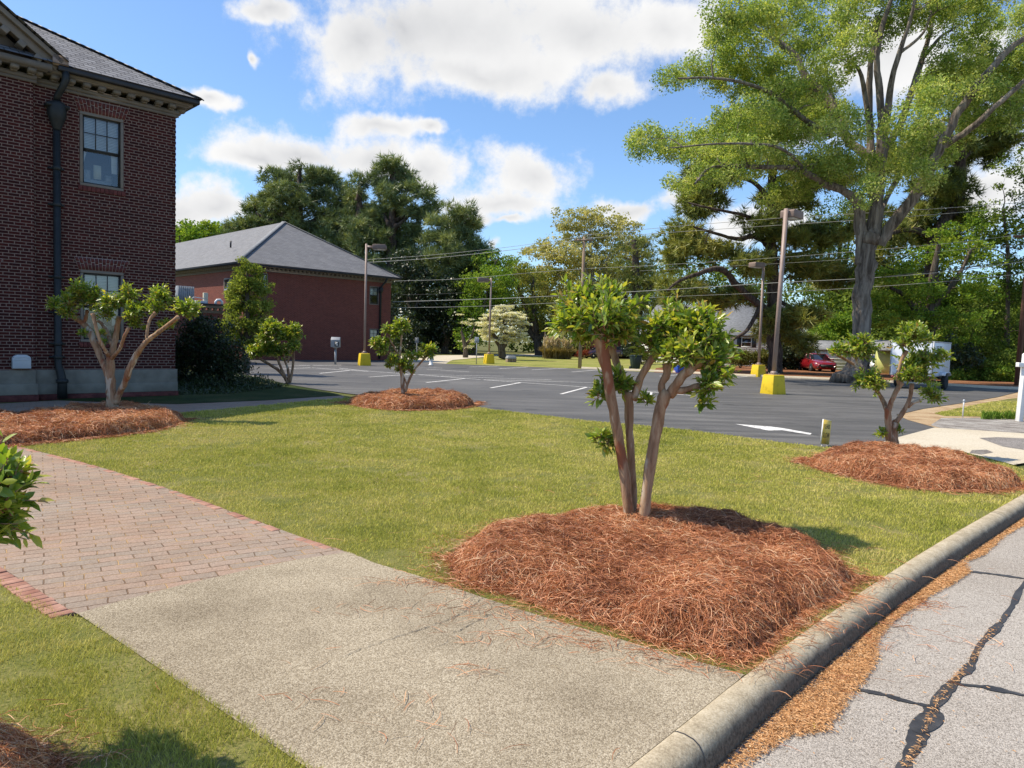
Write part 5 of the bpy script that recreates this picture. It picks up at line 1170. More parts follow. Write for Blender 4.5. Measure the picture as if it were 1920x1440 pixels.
# the big oak by the far side of the car park
Y0 = 37.7; k8 = 2.526
def o(*pts): return limb(Y0, *[(1160 + p[0] / k8, p[1] / k8, p[2] / k8, *(p[3:])) for p in pts])
ok_l = [limb(Y0, (1600, 728, 42), (1606, 706, 27), (1611, 680, 20.5), (1614, 640, 17), (1618, 580, 16.2), (1621, 520, 16.6), (1625, 470, 18), (1630, 440, 19.5)),
        o((1150, 1180, 25.8), (1140, 1050, 25.8), (1130, 960, 21.3, -.3), (1060, 900, 18.2, -.8), (980, 870, 16.0, -1.2), (850, 800, 12.9, -2), (700, 790, 9.9, -2.5), (450, 790, 6.8, -3), (360, 870, 4.6, -3.4)),
        o((1200, 1150, 35.0), (1215, 1000, 31.9), (1230, 850, 25.8), (1245, 700, 23.6), (1240, 500, 16.7), (1222, 300, 13.7), (1240, 150, 11.4), (1290, 0, 8.4), (1320, -150, 5.3)),
        o((1200, 930, 19.8), (1192, 650, 16.7, .8), (1186, 400, 13.7, 1), (1200, 250, 10.6, 1.2), (1230, 80, 6.8, 1.4)), o((1190, 640, 15.2, .8), (1150, 360, 9.1, .2), (1090, 290, 6.1, -.5)),
        o((1250, 720, 19.0), (1330, 600, 15.2, 1), (1390, 430, 13.7, 1.6), (1440, 270, 11.4, 2), (1480, 130, 9.1, 2.4), (1475, -20, 6.1, 2.6)), o((1440, 280, 9.1, 2), (1520, 180, 6.8, 2.4), (1580, 140, 5.3, 2.6)),
        o((1255, 680, 16.7), (1290, 400, 13.7, -1), (1330, 250, 10.6, -1.4), (1385, 80, 7.6, -1.6), (1420, -100, 5.3, -1.7)), o((1335, 250, 7.6, -1.4), (1440, 160, 6.1, -1.2), (1480, 60, 4.6, -1)),
        o((1235, 1160, 25, -.2), (1310, 1040, 25, -.6), (1420, 900, 25.1, -1), (1500, 750, 22.0, -1.4), (1560, 620, 19.8, -1.6), (1650, 470, 18.2, -1.8), (1750, 340, 15.2, -2), (1850, 230, 12.9, -2), (1940, 170, 10.6, -2), (2080, 60, 6.1, -2)),
        o((1545, 690, 16.7, -1.5), (1690, 590, 14.4, -2.5), (1800, 490, 12.2, -3), (1940, 370, 9.1, -3.5), (2100, 260, 5.3, -4)),
        o((1215, 760, 21.3), (1080, 650, 19.0, 1), (1000, 480, 17.5, 1.6), (900, 380, 17.5, 2), (830, 260, 14.4, 2.2), (700, 160, 10.6, 2.4), (620, 110, 7.6, 2.4), (570, 0, 5.3, 2.6), (540, -90, 3.8, 2.6)),
        o((1010, 640, 15.2, 1.2), (900, 580, 12.9, -.5), (750, 460, 10.6, -1.4), (620, 400, 8.4, -2), (450, 370, 6.1, -2.4), (280, 372, 3.8, -2.6)), o((830, 300, 8.4, 2.2), (680, 270, 6.1, 1.6), (540, 262, 4.6, 1.2), (520, 210, 3.0, 1.2)),
        o((1090, 660, 12.2, 1), (1060, 560, 9.1, 3), (1000, 420, 7.6, 4.5), (980, 300, 6.1, 5)), o((880, 800, 9.1, -1.8), (760, 700, 6.8, -3.4), (520, 680, 5.3, -4.4), (250, 700, 3.0, -5)), o((1240, 1000, 13.7, .4), (1320, 850, 10.6, 2.6), (1450, 700, 8.4, 4), (1600, 560, 6.1, 4.6))]
ok_b = lobes_px([(1160 + x / k8, y / k8, rx / k8, ry / k8) for x, y, rx, ry in
    [(180, 680, 130, 60), (90, 690, 60, 60), (350, 690, 190, 80), (520, 720, 200, 70), (260, 370, 90, 40), (420, 330, 140, 60), (560, 260, 120, 70), (600, 380, 190, 60), (480, 100, 80, 90), (560, 60, 110, 80), (650, 140, 150, 90), (700, 330, 140, 80),
     (780, 60, 150, 80), (860, 180, 150, 100), (800, 460, 190, 80), (620, 560, 200, 60), (780, 620, 200, 70), (680, 780, 200, 60), (900, 780, 190, 70), (300, 870, 90, 40), (460, 830, 150, 50), (960, 560, 150, 80), (1060, 620, 130, 100), (980, 330, 120, 100), (1060, 90, 150, 100),
     (1130, 220, 110, 90), (1100, 780, 170, 80), (1250, 780, 130, 90), (1190, 900, 70, 80), (740, 940, 70, 60), (840, 880, 110, 60), (1380, 620, 140, 100), (1480, 720, 120, 80), (1400, 830, 120, 70), (1560, 420, 150, 110), (1450, 440, 110, 90), (1660, 560, 120, 80), (1720, 450, 120, 90), (1600, 280, 140, 100), (1500, 60, 150, 70), (1700, 130, 130, 90),
     (1620, 30, 130, 60), (1830, 560, 120, 80), (1860, 360, 110, 100), (1800, 250, 110, 70), (1900, 90, 90, 80), (1990, 250, 130, 130), (2060, 450, 120, 120), (1330, 60, 120, 80), (1250, 120, 90, 90), (900, -90, 280, 70), (1300, -120, 260, 90), (1700, -90, 260, 80), (1010, 850, 90, 50), (500, 170, 90, 60), (150, 640, 70, 40)]], Y0, .9, 4.0)
ok_b = [(c, r * 1.02) for c, r in ok_b]
tree('oak_tree', 'huge spring green oak with a thick grey furrowed trunk at the car park edge', G(1600, 720), ok_l, ok_b, 2700, 'oak_bark', 'oak_leaf', leaf=(.50, 80, .132, .52, .8, .5, .45), r_twig=.02, wig=.10, shell=.38, tint=(.46, .28), clump=.26)
# ------------------------------------------------------------------ trees beyond the car park
TG = 'trees beyond the car park'
def bush(name, label, base, lobes, ncl, leaf_m, leaf, cat='shrub', group=None, tint=(.5, .22), clump=.18, shell=.45, stems=5, bark_m='twig'):
    B = np.array(base, float); L = []
    c0 = np.mean([l[0] for l in lobes], axis=0)
    for k in range(stems):
        c = lobes[k % len(lobes)][0]; L.append([(*(B + rng.normal(0, .06, 3) * [1, 1, 0]), .03), (*((B + c) / 2 + rng.normal(0, .1, 3)), .022), (*c, .012)])
    return tree(name, label, B, L, lobes, ncl, bark_m, leaf_m, leaf=leaf, cat=cat, group=group, tint=tint, clump=clump, shell=shell, r_twig=.006)
# big pine behind the tall lamp
Y = 50
tree('pine_tree', 'big drooping pine with heavy crooked limbs, behind the two right hand lamp posts', (*at(1452, 690, Y)[:2], 0),
     [limb(Y, (1453, 700, 13.2), (1451, 600, 11.6), (1447, 500, 10.5), (1445, 430, 9.4), (1448, 330, 7.2), (1452, 240, 5.0), (1450, 170, 2.8)), limb(Y, (1446, 470, 6.6), (1430, 450, 5.5), (1410, 442, 5.0, -1), (1385, 448, 3.9, -1.5), (1350, 440, 2.8, -2), (1300, 425, 1.7, -2.4)),
      limb(Y, (1448, 590, 7.2), (1420, 570, 6.6, -1), (1378, 532, 6.1, -2), (1362, 511, 5.5, -2.5), (1342, 504, 5.0, -2.8), (1309, 513, 3.9, -3), (1275, 526, 2.8, -3), (1250, 545, 1.7, -3)), limb(Y, (1447, 500, 5.0), (1480, 480, 3.9, 1), (1520, 470, 2.8, 2), (1560, 440, 1.7, 2)), limb(Y, (1447, 380, 5.0), (1410, 340, 3.9, -1), (1350, 330, 2.2, -2)),
      limb(Y, (1450, 560, 4.4), (1490, 580, 3.3, -1.5), (1520, 600, 2.2, -2)), limb(Y, (1425, 575, 4.4, -1), (1400, 620, 3.3, -2), (1372, 640, 2.8, -2.4), (1350, 690, 1.7, -2.6)), limb(Y, (1448, 340, 4.4), (1500, 320, 3.3, 1), (1550, 330, 1.7, 1.5)), limb(Y, (1445, 430, 3.9), (1400, 405, 3.3, -2), (1330, 390, 2.2, -3), (1290, 380, 1.7, -3))],
     lobes_px([(1285, 440, 45, 28), (1310, 395, 50, 24), (1262, 480, 28, 34), (1330, 470, 55, 22), (1290, 545, 55, 18), (1260, 560, 30, 30), (1370, 560, 60, 20), (1455, 618, 36, 18), (1490, 600, 55, 26), (1545, 440, 60, 30), (1500, 500, 55, 24), (1560, 520, 50, 24), (1340, 330, 55, 30), (1410, 255, 70, 45), (1300, 350, 40, 20), (1480, 370, 60, 28), (1515, 640, 30, 14), (1480, 200, 70, 45), (1545, 330, 50, 30), (1410, 500, 50, 22), (1420, 420, 40, 20), (1330, 300, 30, 24), (1470, 450, 50, 20)], Y, 1.0, 2.5),
     430, 'pine_bark', 'pine_needle', pine=(.8, 24, 10, .58, .07), r_twig=.035, group=TG, wig=.16, tint=(.55, .2), clump=.2)
Y = 55
tree('pine_tree', 'ivy clad pine leaning right, behind the oak fork', (*at(1745, 690, Y)[:2], 0),
     [limb(Y, (1742, 700, 13.2), (1745, 560, 12.1), (1752, 450, 11.6), (1780, 405, 11.0), (1798, 362, 10.5), (1800, 300, 8.8), (1810, 200, 6.6), (1815, 120, 4.4)), limb(Y, (1752, 450, 6.6), (1710, 430, 5.0, -1), (1660, 440, 2.8, -2)), limb(Y, (1798, 340, 6.1), (1750, 300, 4.4, -1), (1690, 290, 2.2, -2)), limb(Y, (1800, 300, 5.5), (1850, 260, 3.9, 1), (1900, 250, 2.2, 1)), limb(Y, (1746, 540, 5.0), (1700, 520, 3.3, -1), (1660, 500, 1.7, -1))],
     lobes_px([(1700, 425, 45, 24), (1735, 398, 45, 24), (1780, 350, 45, 34), (1670, 445, 45, 22), (1650, 480, 34, 24), (1815, 290, 55, 36), (1755, 270, 70, 36), (1690, 300, 50, 34), (1870, 260, 50, 40), (1820, 170, 70, 50), (1740, 360, 40, 30), (1760, 440, 40, 26), (1700, 520, 40, 20), (1640, 400, 40, 24), (1900, 190, 50, 50), (1800, 400, 26, 40)], Y, 1.0, 2), 330, 'pine_bark', 'pine_needle', pine=(.75, 24, 10, .56, .07), r_twig=.035, group=TG, tint=(.45, .2), clump=.2)
Y = 50
tree('young_tree', 'bright green bushy tree rising directly behind the white trailer', (*at(1740, 705, Y)[:2], 0), [limb(Y, (1740, 715, 9), (1742, 620, 8), (1745, 540, 6), (1760, 460, 4)), limb(Y, (1742, 630, 6), (1700, 560, 4), (1670, 540, 3)), limb(Y, (1744, 580, 6), (1790, 530, 4), (1820, 470, 3))],
     lobes_px([(1690, 520, 50, 26), (1745, 480, 55, 24), (1800, 470, 55, 30), (1740, 550, 70, 28), (1700, 590, 70, 26), (1790, 600, 70, 30), (1660, 560, 44, 22), (1830, 540, 50, 34), (1820, 415, 36, 26), (1760, 640, 60, 24), (1690, 640, 40, 20), (1850, 480, 30, 24), (1640, 600, 40, 20), (1630, 520, 34, 20), (1770, 430, 30, 18)], Y, 1.0, 2), 420, 'twig', 'bright_leaf', leaf=(.6, 44, .19, .6, .42, .1, .9), group=TG, tint=(.5, .22), clump=.2)
Y = 52
tree('dark_tree', 'dark evergreen tree at the right edge with bronze tipped top', (*at(1885, 712, Y)[:2], 0), [limb(Y, (1885, 725, 5), (1888, 600, 4), (1890, 480, 3), (1880, 390, 2))],
     lobes_px([(1860, 395, 34, 22), (1890, 450, 44, 50), (1905, 540, 50, 60), (1880, 620, 50, 50), (1840, 600, 40, 40), (1930, 380, 40, 60), (1850, 660, 50, 30), (1910, 670, 50, 30), (1960, 520, 60, 120), (1830, 650, 40, 34), (1900, 320, 40, 40)], Y, 1.0, 1.5), 300, 'twig', 'wood_leaf', leaf=(.65, 44, .2, .6, .7, 0, .5), group=TG, tint=(.25, .25), clump=.25)
Y = 47
for (px, py, rx, ry, lb, mt, tn) in ((1830, 690, 44, 26, 'dark undergrowth bush on the bank right of the trailer', 'wood_leaf', .15), (1875, 700, 30, 16, 'low light green bush on the bank at the asphalt edge', 'bright_leaf', .35), (1905, 685, 36, 30, 'undergrowth bush on the bank left of the white sign post', 'wood_leaf', .3), (1800, 700, 26, 18, 'small bright fern like bush on the bank beside the trailer wheel', 'bright_leaf', .45), (1790, 665, 40, 34, 'tall dark bush directly behind the trailer side', 'dark_leaf', .5)):
    bush('bush', lb, (*at(px, py + ry, Y)[:2], 0), lobes_px([(px, py, rx, ry), (px - rx * .5, py + ry * .3, rx * .6, ry * .7), (px + rx * .5, py + ry * .2, rx * .6, ry * .8)], Y, 1, .5), 90, mt, (.4, 40, .17, .6, .7), group='undergrowth bushes on the right bank', tint=(tn, .25))
# woods behind the right half
def broad(name, label, base_px, Y, lobes, ncl, leaf_m, L=.26, per=44, rad=.9, tint=(.45, .22), bark_m='twig', trunk=9, clump=.2, W=.62, dy=2.5, depth=.9, group=TG, shell=.45):
    bx, by = base_px; xs = [l[0] for l in lobes]; ys = [l[1] for l in lobes]; ty = min(ys)
    mid = (bx * .5 + np.mean(xs) * .5, (by + np.mean(ys)) / 2)
    L_ = [limb(Y, (bx, by, trunk), (bx * .9 + mid[0] * .1, by * .6 + mid[1] * .4, trunk * .85), (*mid, trunk * .7), (np.mean(xs), ty * .6 + np.mean(ys) * .4, trunk * .35))]
    for l in sorted(lobes, key=lambda q: -q[2] * q[3])[:7]: L_.append(limb(Y, (bx * .5 + mid[0] * .5, by * .4 + mid[1] * .6, trunk * .5), ((mid[0] + l[0]) / 2, (mid[1] + l[1]) / 2 + 4, trunk * .33, rng.uniform(-1, 1)), (l[0], l[1], trunk * .15, rng.uniform(-2, 2))))
    b = at(bx, by, Y); return tree(name, label, (b[0], b[1], 0), L_, lobes_px(lobes, Y, depth, dy), ncl, bark_m, leaf_m, leaf=(rad, per, L, W, .6, .05, .6), group=group, tint=tint, clump=clump, r_twig=.03, shell=shell)
broad('woodland_tree', 'dark woodland tree between the tall lamp post and the oak trunk', (1555, 690), 82, [(1560, 560, 60, 60), (1590, 480, 60, 60), (1540, 640, 60, 34), (1500, 600, 50, 50), (1620, 580, 50, 70), (1640, 650, 50, 34), (1550, 420, 60, 50), (1600, 400, 60, 40)], 300, 'wood_leaf', tint=(.22, .22), L=.28)
broad('woodland_tree', 'mid green woodland tree behind the oak, right of its trunk', (1680, 690), 62, [(1680, 580, 60, 60), (1720, 500, 60, 60), (1660, 640, 50, 34), (1640, 520, 40, 40), (1760, 600, 60, 60), (1700, 440, 50, 40), (1800, 520, 60, 60), (1840, 600, 60, 60), (1900, 560, 70, 90), (1850, 440, 60, 50)], 420, 'wood_leaf', tint=(.30, .24), L=.28)
bush('bush', 'light green loose bush behind the red car and white shed', (*at(1565, 668, 74)[:2], 0), lobes_px([(1530, 630, 34, 20), (1565, 612, 36, 26), (1590, 640, 30, 22), (1545, 652, 30, 12), (1600, 600, 22, 30)], 74, 1, 1), 150, 'bright_leaf', (.8, 40, .28, .6, .6), tint=(.5, .22), stems=6)
# centre
broad('sycamore_tree', 'tall pale budding sycamore with whitish limbs behind the central utility pole', (1128, 672), 96, [(1060, 410, 26, 22), (1105, 408, 34, 22), (1145, 412, 26, 24), (1180, 425, 24, 20), (1085, 440, 50, 22), (1150, 450, 55, 22), (1030, 470, 34, 26), (1000, 470, 24, 16), (1075, 480, 55, 24), (1130, 495, 60, 26), (1190, 470, 34, 28), (1040, 510, 50, 24), (1160, 530, 60, 26), (1100, 540, 60, 24), (1030, 550, 44, 24), (1200, 520, 34, 30)], 640, 'pale_leaf', bark_m='pale_bark', L=.34, per=44, rad=.95, trunk=6, tint=(.45, .25), clump=.2, W=.55)
broad('olive_tree', 'olive green broad tree left of the sycamore, behind the white dogwood', (1010, 672), 92, [(960, 505, 44, 24), (1000, 520, 50, 30), (940, 540, 40, 30), (1000, 570, 60, 30), (1050, 590, 50, 34), (1010, 620, 50, 30), (960, 590, 40, 30), (1070, 640, 40, 24)], 360, 'olive_leaf', tint=(.45, .22), L=.28)
broad('green_tree', 'fresh green tree left of the dogwood beyond the third lamp post', (885, 672), 82, [(930, 490, 44, 20), (890, 540, 34, 24), (920, 520, 50, 26), (880, 590, 34, 34), (910, 570, 44, 34), (890, 630, 34, 22), (940, 560, 30, 40), (870, 640, 24, 16)], 300, 'bright_leaf', tint=(.45, .22), L=.26)
Y = 88
tree('pine_tree', 'rounded pine to the right of the sycamore', (*at(1195, 680, Y)[:2], 0), [limb(Y, (1195, 690, 10), (1195, 600, 9), (1192, 500, 7), (1188, 450, 4)), limb(Y, (1195, 560, 6), (1230, 530, 4), (1245, 510, 2)), limb(Y, (1194, 580, 6), (1160, 550, 4), (1140, 530, 2))],
     lobes_px([(1180, 470, 30, 20), (1205, 455, 26, 18), (1215, 490, 34, 22), (1160, 500, 30, 20), (1190, 530, 44, 24), (1235, 530, 30, 24), (1150, 560, 40, 24), (1210, 575, 50, 26), (1250, 570, 30, 30), (1180, 620, 50, 24), (1240, 620, 40, 24)], Y, 1, 2), 210, 'pine_bark', 'pine_needle', pine=(.85, 20, 8, .5, .06), r_twig=.04, group=TG, tint=(.5, .2))
# flowering dogwood
Y = 64
tree('dogwood_tree', 'white flowering dogwood on the far grass behind the third lamp post', (*at(940, 669, Y)[:2], 0), [limb(Y, (941, 672, 7), (940, 655, 6), (932, 640, 4), (920, 615, 3), (915, 590, 2)), limb(Y, (941, 655, 5), (950, 640, 4), (957, 620, 3), (955, 590, 2)), limb(Y, (935, 645, 4), (948, 620, 3), (940, 585, 1.5)), limb(Y, (950, 640, 3), (970, 625, 2), (982, 615, 1.2))],
     lobes_px([(945, 578, 22, 8), (935, 590, 30, 9), (965, 592, 24, 8), (950, 603, 38, 9), (918, 608, 22, 8), (978, 608, 18, 8), (912, 622, 17, 7), (940, 618, 36, 9), (968, 624, 26, 8), (978, 636, 14, 7), (945, 636, 32, 8), (922, 634, 20, 6), (910, 600, 13, 7)], Y, .8, .6), 260, 'twig', 'blossom', leaf=(.42, 60, .16, .85, .26, 0, .5), tint=(.7, .25), clump=.1, r_twig=.02, group=None)
tree('dogwood_tree', 'fainter dogwood with few white sprays left of the small grey sign', (*at(872, 668, 68)[:2], 0), [limb(68, (873, 670, 5), (872, 650, 4), (865, 620, 2)), limb(68, (872, 650, 3), (885, 630, 2), (890, 610, 1))],
     lobes_px([(870, 605, 14, 4), (882, 640, 18, 4), (860, 590, 10, 3), (875, 650, 16, 3), (885, 600, 10, 3)], 68, .8, .4), 22, 'twig', 'blossom', leaf=(.4, 30, .13, .85, .25, 0, 2.0), tint=(.45, .3), r_twig=.02)
# dark pines behind the far building
Y = 82
def pine(label, bx, by, top, Y, lobes, ncl, tint, limbs=(), m='dark_pine_needle', w=.075):
    L_ = [limb(Y, (bx, by, 11), (bx, (by + top) / 2, 9), (bx + 2, top * .75 + by * .25, 6), (bx + 3, top + 12, 3))]
    for l in lobes[:9]: yy = min(by - 30, l[1] + 30); L_.append(limb(Y, (bx, yy, 6), ((bx + l[0]) / 2, (yy + l[1]) / 2 + 3, 4, rng.uniform(-1, 1)), (l[0], l[1], 2, rng.uniform(-2, 2))))
    b = at(bx, by, Y); return tree('pine_tree', label, (b[0], b[1], 0), L_, lobes_px(lobes, Y, 1, 2.5), ncl, 'pine_bark', m, pine=(1.05, 24, 8, .85, w * 1.35), r_twig=.05, group=TG, tint=tint, clump=.2, shell=.4)
pine('wide dome topped dark pine directly behind the far building roof', 560, 668, 300, 97, [(560, 330, 60, 22), (520, 350, 40, 26), (610, 350, 44, 26), (500, 385, 34, 24), (550, 375, 60, 26), (620, 395, 40, 30), (480, 400, 26, 16), (580, 420, 60, 26), (640, 430, 40, 30), (660, 370, 24, 30), (530, 420, 50, 20), (600, 460, 60, 26), (650, 490, 50, 30)], 300, (.42, .2))
pine('tall dark pine with a tufted crest and one limb thrust out to the right', 735, 668, 290, 92, [(735, 318, 32, 22), (765, 335, 26, 18), (715, 345, 26, 22), (750, 365, 34, 18), (790, 360, 22, 13), (800, 385, 20, 12), (770, 400, 34, 16), (720, 400, 40, 26), (740, 440, 50, 24), (690, 440, 50, 30), (760, 480, 50, 26), (700, 500, 50, 30), (780, 440, 26, 16), (750, 540, 60, 34)], 300, (.40, .2))
pine('shaded pine between the dome pine and the crested pine', 672, 668, 335, 95, [(675, 345, 16, 18), (670, 380, 30, 24), (690, 410, 34, 24), (650, 420, 34, 26), (680, 460, 44, 26), (660, 510, 50, 30), (700, 540, 50, 30), (640, 470, 40, 26)], 190, (.38, .2))
pine('open crowned grey pine right of the crested pine', 858, 668, 382, 88, [(858, 400, 26, 16), (835, 420, 28, 18), (880, 425, 26, 18), (820, 450, 30, 18), (860, 450, 34, 16), (895, 465, 24, 20), (840, 480, 40, 20), (885, 500, 34, 22), (905, 480, 14, 14), (810, 500, 40, 26), (860, 530, 50, 26)], 210, (.5, .22), w=.06)
for (bx, Yx, lb, lobes) in ((770, 84, 'deep shade evergreen at the right end of the far building', [(770, 560, 50, 40), (760, 620, 44, 40), (800, 600, 44, 44), (790, 530, 40, 30), (760, 500, 40, 30), (745, 650, 30, 20)]), (835, 84, 'deep shade evergreen above the small roadside signs', [(840, 560, 44, 34), (830, 610, 44, 40), (860, 590, 30, 40), (820, 640, 40, 20), (850, 540, 40, 24)])):
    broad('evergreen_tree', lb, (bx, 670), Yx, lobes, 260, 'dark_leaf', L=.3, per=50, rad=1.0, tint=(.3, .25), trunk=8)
pine('ragged pine with a low crown at the left shoulder of the pine group', 470, 660, 405, 99, [(470, 420, 20, 12), (455, 430, 24, 12), (485, 440, 30, 16), (500, 420, 26, 16), (440, 445, 24, 12), (470, 470, 50, 20)], 110, (.42, .2))
for (bx, top, rx, lb, tn) in ((350, 418, 22, 'yellow green treetop just right of the near building corner', .5), (392, 416, 28, 'yellow green treetop in the middle of the row over the far roof', .6), (430, 420, 24, 'yellow green treetop next to the ragged pine over the far roof', .45)):
    broad('leafy_tree', lb, (bx, 668), 105, [(bx, top + 12, rx, 12), (bx - rx * .6, top + 24, rx, 14), (bx + rx * .6, top + 22, rx, 14), (bx, top + 50, rx * 1.3, 26), (bx, top + 110, rx * 1.4, 40)], 150, 'bright_leaf', L=.42, rad=1.2, per=40, tint=(tn, .2), group='treetops showing over the far roof')
# conical tree by the far building, lit from the left
Y = 29
tree('conical_tree', 'conical light green tree standing in front of the far building corner', (*at(462, 690, Y)[:2], 0), [limb(Y, (462, 700, 6), (462, 620, 5), (463, 560, 4), (464, 500, 2)), limb(Y, (462, 650, 4), (445, 610, 2.5), (430, 590, 1.5)), limb(Y, (462, 640, 4), (485, 600, 2.5), (500, 570, 1.5))],
     lobes_px([(455, 500, 14, 16), (478, 508, 14, 14), (465, 530, 30, 20), (445, 545, 22, 16), (490, 545, 22, 18), (435, 575, 20, 18), (465, 570, 36, 22), (500, 575, 18, 14), (430, 610, 22, 16), (465, 605, 40, 20), (490, 610, 26, 18), (445, 635, 34, 14), (480, 640, 30, 12)], Y, 1.0, .5), 360, 'twig', 'lime_leaf', leaf=(.24, 46, .10, .55, .7), tint=(.62, .22), r_twig=.01)
B = G(400, 722)
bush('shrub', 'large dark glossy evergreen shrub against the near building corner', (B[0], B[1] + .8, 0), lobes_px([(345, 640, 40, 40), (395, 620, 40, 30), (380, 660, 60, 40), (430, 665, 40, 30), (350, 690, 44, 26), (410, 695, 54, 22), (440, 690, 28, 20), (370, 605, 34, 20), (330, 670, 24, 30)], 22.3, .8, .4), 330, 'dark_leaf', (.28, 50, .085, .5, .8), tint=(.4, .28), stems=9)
# low ground cover along the shaded wall
gc = np.array([q[:2] for q in gp([(140, 742), (175, 712), (260, 704), (330, 704), (470, 712), (545, 724), (440, 738), (300, 742), (200, 745)])])
P = sample_poly(gc, 14000); n = len(P); hh = .05 + .34 * vnoise(P, .9, 77) * np.clip(edge_dist(gc, P) / .5, 0.2, 1) * np.where(P[:, 0] < -7.6, 1, .35)
P3 = np.column_stack([P, rng.random(n) * hh]); D = rdir(n); D[:, 2] = np.abs(D[:, 2]) + .3
V, Fq = diamonds(P3, D, rdir(n) + np.array([0, 0, .5]), np.full(n, .09) * rng.uniform(.6, 1.5, n), np.full(n, .03))
tag(make_mesh('ground_cover', V, [Fq], MAT['dark_leaf'], attr=np.repeat(np.clip(rng.normal(.55, .3, n), 0, 1), 4)), 'low dark ground cover in the shaded bed', None, kind='stuff')
# tufts of green along the gravel strip by the white post
for (px, lb) in ((1850, 'leftmost tuft of grassy leaves along the gravel strip'), (1872, 'middle tuft of grassy leaves along the gravel strip'), (1893, 'grassy tuft at the foot of the white sign post')):
    b = G(px, 786); m = 90; a = rng.uniform(0, 2 * PI, m); P = np.column_stack([b[0] + np.clip(rng.normal(0, .07, m), -.14, .14), b[1] + np.clip(rng.normal(0, .05, m), -.1, .1), np.full(m, .09)])
    V, Fq = strands(P, a, rng.uniform(.7, 1.4, m), rng.uniform(.16, .30, m), np.full(m, .018), np.zeros(m), np.full(m, .03))
    o_ = make_mesh('grass_tuft', V - b, [Fq], MAT['bright_leaf'], attr=np.repeat(rng.random(m) * .7, 8)); o_.location = b; tag(o_, lb, 'plant', 'grassy tufts along the gravel strip')
# hedges and magnolia by the white house
for (px, w_, lb) in ((1388, 23, 'left clipped box hedge in front of the white house'), (1427, 19, 'right clipped box hedge beside the far right lamp post')):
    bush('hedge', lb, (*at(px, 690, 60)[:2], 0), lobes_px([(px - w_ * .5, 672, w_ * .55, 13), (px + w_ * .5, 672, w_ * .55, 13), (px, 674, w_ * .8, 14), (px - w_ * .6, 666, w_ * .4, 8), (px + w_ * .6, 666, w_ * .4, 8), (px, 664, w_ * .6, 8)], 60, .8, .2), 110, 'hedge_leaf', (.34, 50, .12, .6, .8), cat='hedge', group='clipped hedges by the white house', tint=(.55, .22))
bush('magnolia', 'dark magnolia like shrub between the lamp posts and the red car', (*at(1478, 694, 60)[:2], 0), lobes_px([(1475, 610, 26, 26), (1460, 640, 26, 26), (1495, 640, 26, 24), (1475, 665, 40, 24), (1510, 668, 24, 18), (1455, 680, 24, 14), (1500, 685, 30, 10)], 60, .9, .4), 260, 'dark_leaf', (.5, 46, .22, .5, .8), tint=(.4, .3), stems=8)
# pampas clump
Y = 74; b = at(1045, 671, Y); b[2] = 0
t = thing('pampas_grass', 'dry tan pampas grass clump with pale plumes on the far lawn', 'pampas grass', b)
m = 2600; a = rng.uniform(0, 2 * PI, m); rr = np.sqrt(rng.random(m)); P = np.column_stack([rr * np.cos(a) * 1.6, rr * np.sin(a) * 1.0, np.full(m, .55)])
V, Fq = strands(P, a + rng.normal(0, .5, m), rng.uniform(.5, 1.45, m), rng.uniform(.8, 1.6, m), np.full(m, .035), np.full(m, .12), rng.normal(0, .1, m)); make_mesh('foliage', V, [Fq], MAT['plume'], t, attr=np.repeat(np.clip(rng.normal(.28, .15, m), 0, 1), 8))
LP = []
for k in range(34):
    x, y = rng.uniform(-1.4, 1.4), rng.uniform(-.8, .5); z = rng.uniform(1.3, 1.75) + .25 * math.cos(x); q = 60
    LP.append(np.column_stack([x + rng.normal(0, .06, q), y + rng.normal(0, .06, q), z + rng.uniform(-.35, .35, q)]))
P = np.vstack(LP); m = len(P); V, Fq = strands(P, rng.uniform(0, 2 * PI, m), rng.uniform(.7, 1.4, m), np.full(m, .32), np.full(m, .05), np.full(m, .03), rng.normal(0, .04, m)); make_mesh('plumes', V, [Fq], MAT['plume'], t, attr=np.repeat(np.clip(rng.normal(.85, .12, m), 0, 1), 8))
bush('azalea', 'small red flowering shrub behind the foot of the central utility pole', (*at(1092, 671, 78)[:2], 0), lobes_px([(1088, 664, 8, 6), (1098, 662, 8, 6)], 78, .8, .2), 40, 'azalea', (.3, 30, .12, .7, .8), tint=(.5, .2))
bush('bush', 'round bush with bare twigs behind the green wheelie bin', (*at(1205, 684, 62)[:2], 0), lobes_px([(1205, 668, 14, 11), (1198, 672, 10, 9), (1214, 672, 10, 9)], 62, .8, .2), 60, 'hedge_leaf', (.32, 34, .12, .55, .8), tint=(.4, .25))
tree('holly_tree', 'narrow dark evergreen standing behind the wheelie bin', (*at(1188, 680, 64)[:2], 0), [limb(64, (1188, 682, 4), (1188, 640, 3), (1188, 600, 1.5))], lobes_px([(1188, 610, 14, 22), (1186, 640, 18, 22), (1190, 662, 18, 14)], 64, 1, .3), 120, 'twig', 'dark_leaf', leaf=(.4, 44, .15, .55, .8), tint=(.55, .25), r_twig=.015)
